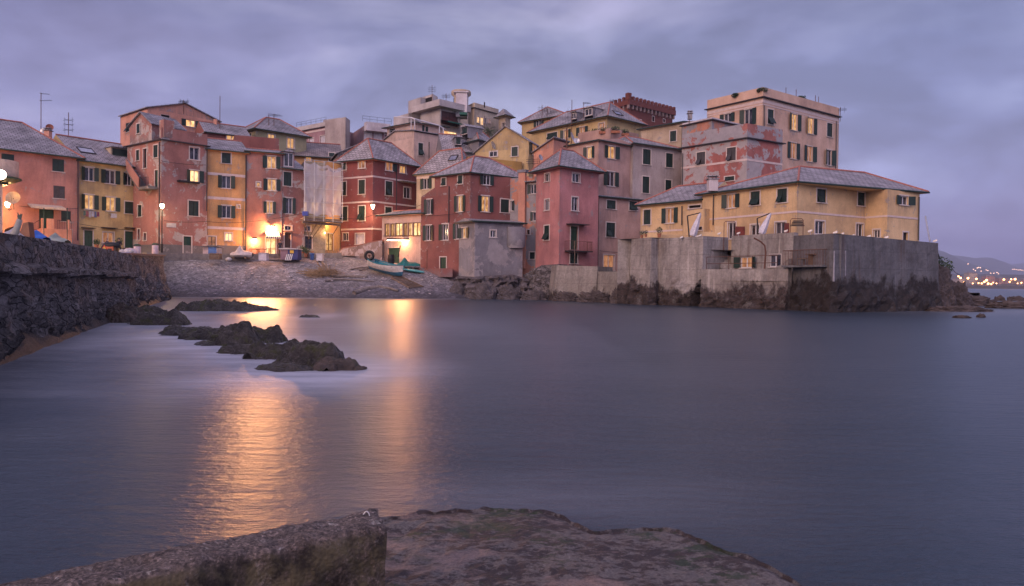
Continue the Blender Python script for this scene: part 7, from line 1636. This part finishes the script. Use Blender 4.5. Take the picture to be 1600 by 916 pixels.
# ------------------------------------------------------------ seaside terrace
TZ = 4.35
tr = MB(); T_ = [xy(987, 380, 60.3), xy(1100, 380, 56.3), xy(1150, 380, 57.2), xy(1240, 380, 53.4), xy(1303, 380, 46.4), xy(1464, 385, 52.3), xy(1470, 390, 70), xy(985, 390, 76)]
tr.face([(p.x, p.y, TZ) for p in T_]); structure('terrace', tr, simple('terrace_paving', (.25, .21, .18), .85, var=.25))
lw = MB(); L4 = [xy(1096, 425, 54.8), xy(1232, 425, 49.0), xy(1245, 425, 53), xy(1100, 425, 58)]; lw.face([(p.x, p.y, 1.95) for p in L4]); structure('walkway', lw, simple('walkway_concrete', (.22, .21, .2), .85))
bld('retaining_wall', 'pale concrete retaining wall with a green shuttered white window', 'retaining wall', [(1143, 369, 57.4), (1241, 366, 53.0)], (0, 368.6), 1.2, CONC, depth=.5, wins=[('X', 212, 700, 497, 828, 'om', dict(sm=SHUT)), ('X', 628, 668, 765, 815, 'g')], surround=False, key='RW')
bld('retaining_wall', 'bluish concrete stair wall left of the white window', 'retaining wall', [(1099.5, 370, 57.2), (1138, 372, 58.6)], (0, 369), 1.2, GREYR, depth=.5)
st = MB(); a = xy(1138, 420, 56.2); c = xy(1150, 420, 57.0)
for k in range(10): st.box(a.x - .3 - .0 * k, a.y - .4 + k * .3, 1.2, a.x + .95, a.y - .1 + k * .3 + .005 * k, 2.1 + .22 * k)
solo('steps', st, CONC, 'narrow concrete steps climbing between the two retaining walls', 'steps')
railing('railing', 'rusty rail with uprights along the lower walkway', [xy(1104, 421, 54.6).to_3d() + UPV * 2.7, xy(1214, 421, 50.0).to_3d() + UPV * 2.7], 1.0, 1.6, .022, None, RUST, 2)
# iron street lamp without light by the lower walkway
q = MB(); Y = 52.6; q.tube([at(1194.5, 420, Y), at(1196.5, 395, Y), at(1195, 384, Y), at(1189, 378, Y), at(1178, 372, Y)], .06, 6); solo('curved_pipe', q, RUST, 'rusty pipe bent over like a hook before the retaining wall', 'pipe')
# balcony with table
Y = 47.6; a = xy(1223.5, 415, 49.2); c = xy(1287.5, 415, 46.3); f = Face(a, c, 2, [(0, 3), (1, 3)]); zb4 = zat(1250, 414.5, 48); q = MB(); q.obox(f.A, f.e, f.n, UPV, (0, f.L), (-2.0, .15), (zb4 - .13, zb4)); r_ = thing('balcony', 'jutting concrete balcony with vertical bar railing on the bastion', 'balcony', (f.A.x, f.A.y, zb4)); build('slab', q, CONCG, r_)
q = MB(); n_ = 26
for i in range(n_ + 1): u = .05 + (f.L - .1) * i / n_; q.tube([f.P(u, zb4, .1), f.P(u, zb4 + .98, .1)], .012, 4)
for u in (.05, f.L - .05): q.tube([f.P(u, zb4 + .98, .1), f.P(u, zb4 + .98, -1.9)], .02, 4); [q.tube([f.P(u, zb4, -.2 * k), f.P(u, zb4 + .98, -.2 * k)], .012, 4) for k in range(9)]
q.tube([f.P(.05, zb4 + .98, .1), f.P(f.L - .05, zb4 + .98, .1)], .02, 4); build('railing', q, RUST, r_)
c = f.P(f.L * .62, zb4, -.6); q = MB(); q.box(c.x - .5, c.y - .3, c.z + .68, c.x + .5, c.y + .3, c.z + .73); q.box(c.x - .4, c.y - .02, c.z, c.x + .4, c.y + .02, c.z + .68); solo('table', q, WOODB, 'small table on the bastion balcony', 'table')
for dx, lb in ((-.8, 'bench seat left of the balcony table'), (.8, 'bench seat right of the balcony table')): q = MB(); q.box(c.x + dx - .25, c.y - .25, c.z + .38, c.x + dx + .25, c.y + .25, c.z + .43); [q.box(c.x + dx + a_ - .02, c.y + b2 - .02, c.z, c.x + dx + a_ + .02, c.y + b2 + .02, c.z + .38) for a_ in (-.22, .22) for b2 in (-.22, .22)]; solo('stool', q, WOODB, lb, 'bench')
# parasols
PAR = simple('white_parasol', (.62, .60, .64), .8)
def parasol(x0, y0, x1, y1, x2, y2, x3, y3, Y, lab):
    """cantilever parasol, folded: foot, elbow, arm tip, lower end of the cloth"""
    F_, E_, T_, B_ = at(x0, y0, Y), at(x1, y1, Y), at(x2, y2, Y), at(x3, y3, Y); r_ = thing('parasol', lab, 'parasol', (F_.x, Y, TZ), 'folded cantilever parasols'); q = MB(); q.tube([(F_.x, Y, TZ), E_], .055, 6); build('pole', q, IRON, r_); q = MB(); q.tube([E_, T_], .045, 6); build('arm', q, IRON, r_)
    q = MB(); n_ = 14; rg = []; ax = (B_ - T_); e = Vector((0, 1, 0)); g = ax.normalized().cross(e)
    for i in range(n_ + 1): s_ = i / n_; rr = .06 + .22 * s_ ** .7 * (1 - .35 * math.exp(-((s_ - .3) / .06) ** 2)) * (1 if s_ < .9 else .8); rg.append([T_ + ax * s_ + (e * math.cos(a_) + g * math.sin(a_)) * rr * (1 + .28 * math.cos(a_ * 4)) for a_ in [2 * math.pi * k / 16 for k in range(16)]])
    q.loft(rg, caps=True); build('canopy', q, PAR, r_, True); q = MB(); q.box(F_.x - .5, Y - .4, TZ + .005, F_.x + .5, Y + .4, TZ + .1); build('base', q, IRON, r_)
parasol(1079, 373, 1074, 337.5, 1094.5, 332.5, 1082, 369, 60, 'folded white parasol on a dark arm left of the porch steps'); parasol(1187, 366, 1183, 341.5, 1204, 333, 1189, 366, 58.5, 'folded white parasol on a dark arm before the terrace doors')
# frames, doors leaves and spotlights on the terrace
def frame(x0, x1, yt, Y, lab): q = MB(); a, c = at(x0, yt, Y), at(x1, yt, Y); q.tube([(a.x, Y, TZ - .1), (a.x, Y, a.z - .1), (a.x + .1, Y, a.z), (c.x - .1, Y, c.z), (c.x, Y, c.z - .1), (c.x, Y, TZ - .1)], .03, 5); solo('handrail', q, RUST, lab, 'handrail', 'tall hooped handrails of the terrace')
frame(1131.5, 1149, 346, 57.6, 'hooped handrail at the top of the narrow steps'); frame(1235, 1255, 342, 53.4, 'hooped handrail above the balcony steps')
def leafdoor(x0, x1, y0, Y, lab): a, c = at(x0, y0, Y), at(x1, y0, Y); q = MB(); q.box(a.x, Y, TZ, c.x, Y + .06, a.z); [q.box(a.x + .08, Y - .02, TZ + h0, c.x - .08, Y - .001, TZ + h0 + .35) for h0 in (.2, .7, 1.2) if TZ + h0 + .35 < a.z]; solo('door_leaf', q, SHUTR, lab, 'door leaf', 'open reddish door leaves')
leafdoor(1149, 1164, 354, 62.3, 'open reddish door leaf at the left terrace door'); leafdoor(1226, 1243, 348.5, 58.6, 'open reddish door leaf at the right terrace door')
for si, (x, y, Y) in enumerate(((1065, 371, 57), (1089, 370, 56.6), (1094, 368, 57), (1124, 365, 57.5), (1154, 364.5, 56.6), (1228, 361, 53.6), (1266, 361, 48), (1305, 363.5, 46.2), (1315.5, 366, 46.6), (1332, 368.5, 47.2), (1357.5, 369.5, 48.2), (1385, 371, 49.2), (1461, 376.5, 51.8))):
    c = at(x, y, Y); q = MB(); q.tube([c - UPV * .25, c - UPV * .05], .02, 4); q.obox(c, Vector((.8, -.5, .3)).normalized(), Vector((.5, .8, 0)).normalized(), UPV, (-.13, .13), (-.07, .07), (-.06, .06)); solo('spotlight', q, ALU, ['unlit spotlight left of the left folded parasol foot', 'unlit spotlight right beside the left folded parasol', 'second unlit spotlight right of the left folded parasol', 'unlit spotlight at the left hooped handrail', 'unlit spotlight before the left reddish door leaf', 'unlit spotlight before the right reddish door leaf', 'broad twin spotlight over the bastion balcony', 'unlit spotlight on the bastion corner', 'second spotlight right of the bastion corner', 'third spotlight right of the bastion corner', 'fourth spotlight right of the bastion corner', 'fifth spotlight right of the bastion corner', 'spotlight alone at the seaward end of the bastion'][si], 'spotlight', 'spotlights on the terrace parapet')
pw = MB(); f = Face(xy(1028, 368, 60.5), xy(1132, 366, 60.8), TZ, [(0, TZ + .8), (1, TZ + .8)])
pw.obox(f.A, f.e, f.n, UPV, (0, f.L * .5), (-.2, 0), (TZ, zat(1050, 366.5, 60.5))); pw.obox(f.A, f.e, f.n, UPV, (f.L * .5, f.L * .85), (-.2, .05), (TZ, zat(1090, 362, 60.5))); pw.obox(f.A, f.e, f.n, UPV, (f.L * .85, f.L), (-.2, .1), (TZ, zat(1120, 353, 60.5))); solo('terrace_wall', pw, SEAY, 'stepped low yellow wall on the concrete terrace', 'low wall')
pot(1003, 372, 59.3, .55, 'potted plant in terracotta at the left terrace end', TC); pot(1009, 370.5, 59.1, .5, 'smaller potted plant next to the left terrace end pot', TC); pot(1030, 371, 59.6, .75, 'round green bush in pot behind the terrace parapet', TC)
for i, (x, y, Y, s_, lb) in enumerate(((1190.5, 141, 88.3, .9, 'tuft of plants on the corner of the peach apartment roof'), (1252, 153, 94, .8, 'dark round pot plant on the peach apartment roof'), (1150, 149, 91, .7, 'trailing plants on the left of the apartment parapet'))):
    q = MB(); c = at(x, y, Y); leaves(q, c, s_ * .6, 200, .14, (1.3, 1, .6), 70 + i); solo('roof_plant', q, FOLI, lb, 'plant')
for i, (x, y, Y) in enumerate(((931, 209, 96), (943, 207, 94.5), (961, 206, 94), (975, 210, 95.3), (920, 212, 96.8))):
    c = at(x, y, Y); r_ = thing('planter_box', ['planter on the left salmon terrace wall', 'planter with yellow lit plants at the terrace corner', 'planter right of the salmon terrace corner', 'planter at the right end of the salmon terrace', 'planter at the far left of the salmon terrace'][i], 'planter', c, 'planters on the salmon terrace'); q = MB(); q.box(c.x - .6, Y - .5, c.z - .25, c.x + .6, Y - .1, c.z + .05); build('box', q, TC, r_); q = MB(); leaves(q, c + Vector((0, -.3, .3)), .5, 130, .1, (1.3, .5, .7), 80 + i); build('foliage', q, FOLI, r_)
q = MB(); c = at(1453, 377, 53.5); q.tube([c, at(1446, 338, 55.5)], .06, 5); solo('leaning_pole', q, ALU, 'grey bundled pole leaning at the right end of the seaside house', 'pole')
q = MB(); a, c = at(1236, 353.5, 57.2), at(1254, 350, 57.4); 
for k in range(4): q.box(a.x + .05 * k, 57.0, a.z + .12 * k, c.x - .05 * k, 57.3, a.z + .12 * k + .07)
solo('roof_basket', q, IRON, 'dark slatted basket fixed on the yellow wall over the right terrace door', 'basket')

# ------------------------------------------------------------ cables strung over the facades
def cable(lab, pts, sag=.25, r=.022):
    P_ = [at(*p) for p in pts]; o = []
    for a, c in zip(P_, P_[1:]):
        for k in range(8): t = k / 8; o.append(a.lerp(c, t) - UPV * sag * 4 * t * (1 - t))
    o.append(P_[-1]); q = MB(); q.tube(o, r, 4); solo('cable', q, IRON, lab, 'cable', 'overhead cables')
cable('dark cable crossing the wall of the tall peeling pink house', [(254, 252, 77.6), (322, 258, 81.2)], .1); cable('cable over the two green doors of the yellow house', [(124, 350, 76.8), (214, 360, 81.4)], .12)
cable('cable running from the peeling pink house over the ochre house', [(256, 345, 77.7), (322, 346, 81.2), (384, 347, 83.6), (475, 333, 86.5)], .12); cable('long cable sagging across the bright red corner house', [(536, 340, 91.2), (583, 336, 89.4), (658, 320, 82.0)], .3)
cable('cable stretched over the dark red corner house front', [(659, 337, 82.2), (735, 330, 77.6)], .15); cable('cable hanging along the pink beige lower front', [(937, 392, 78.3), (1006, 395, 81.5)], .1); cable('cable along the top of the left pink house', [(30, 322, 72.2), (122, 326, 76.6)], .12)
print('objects', len(bpy.data.objects))
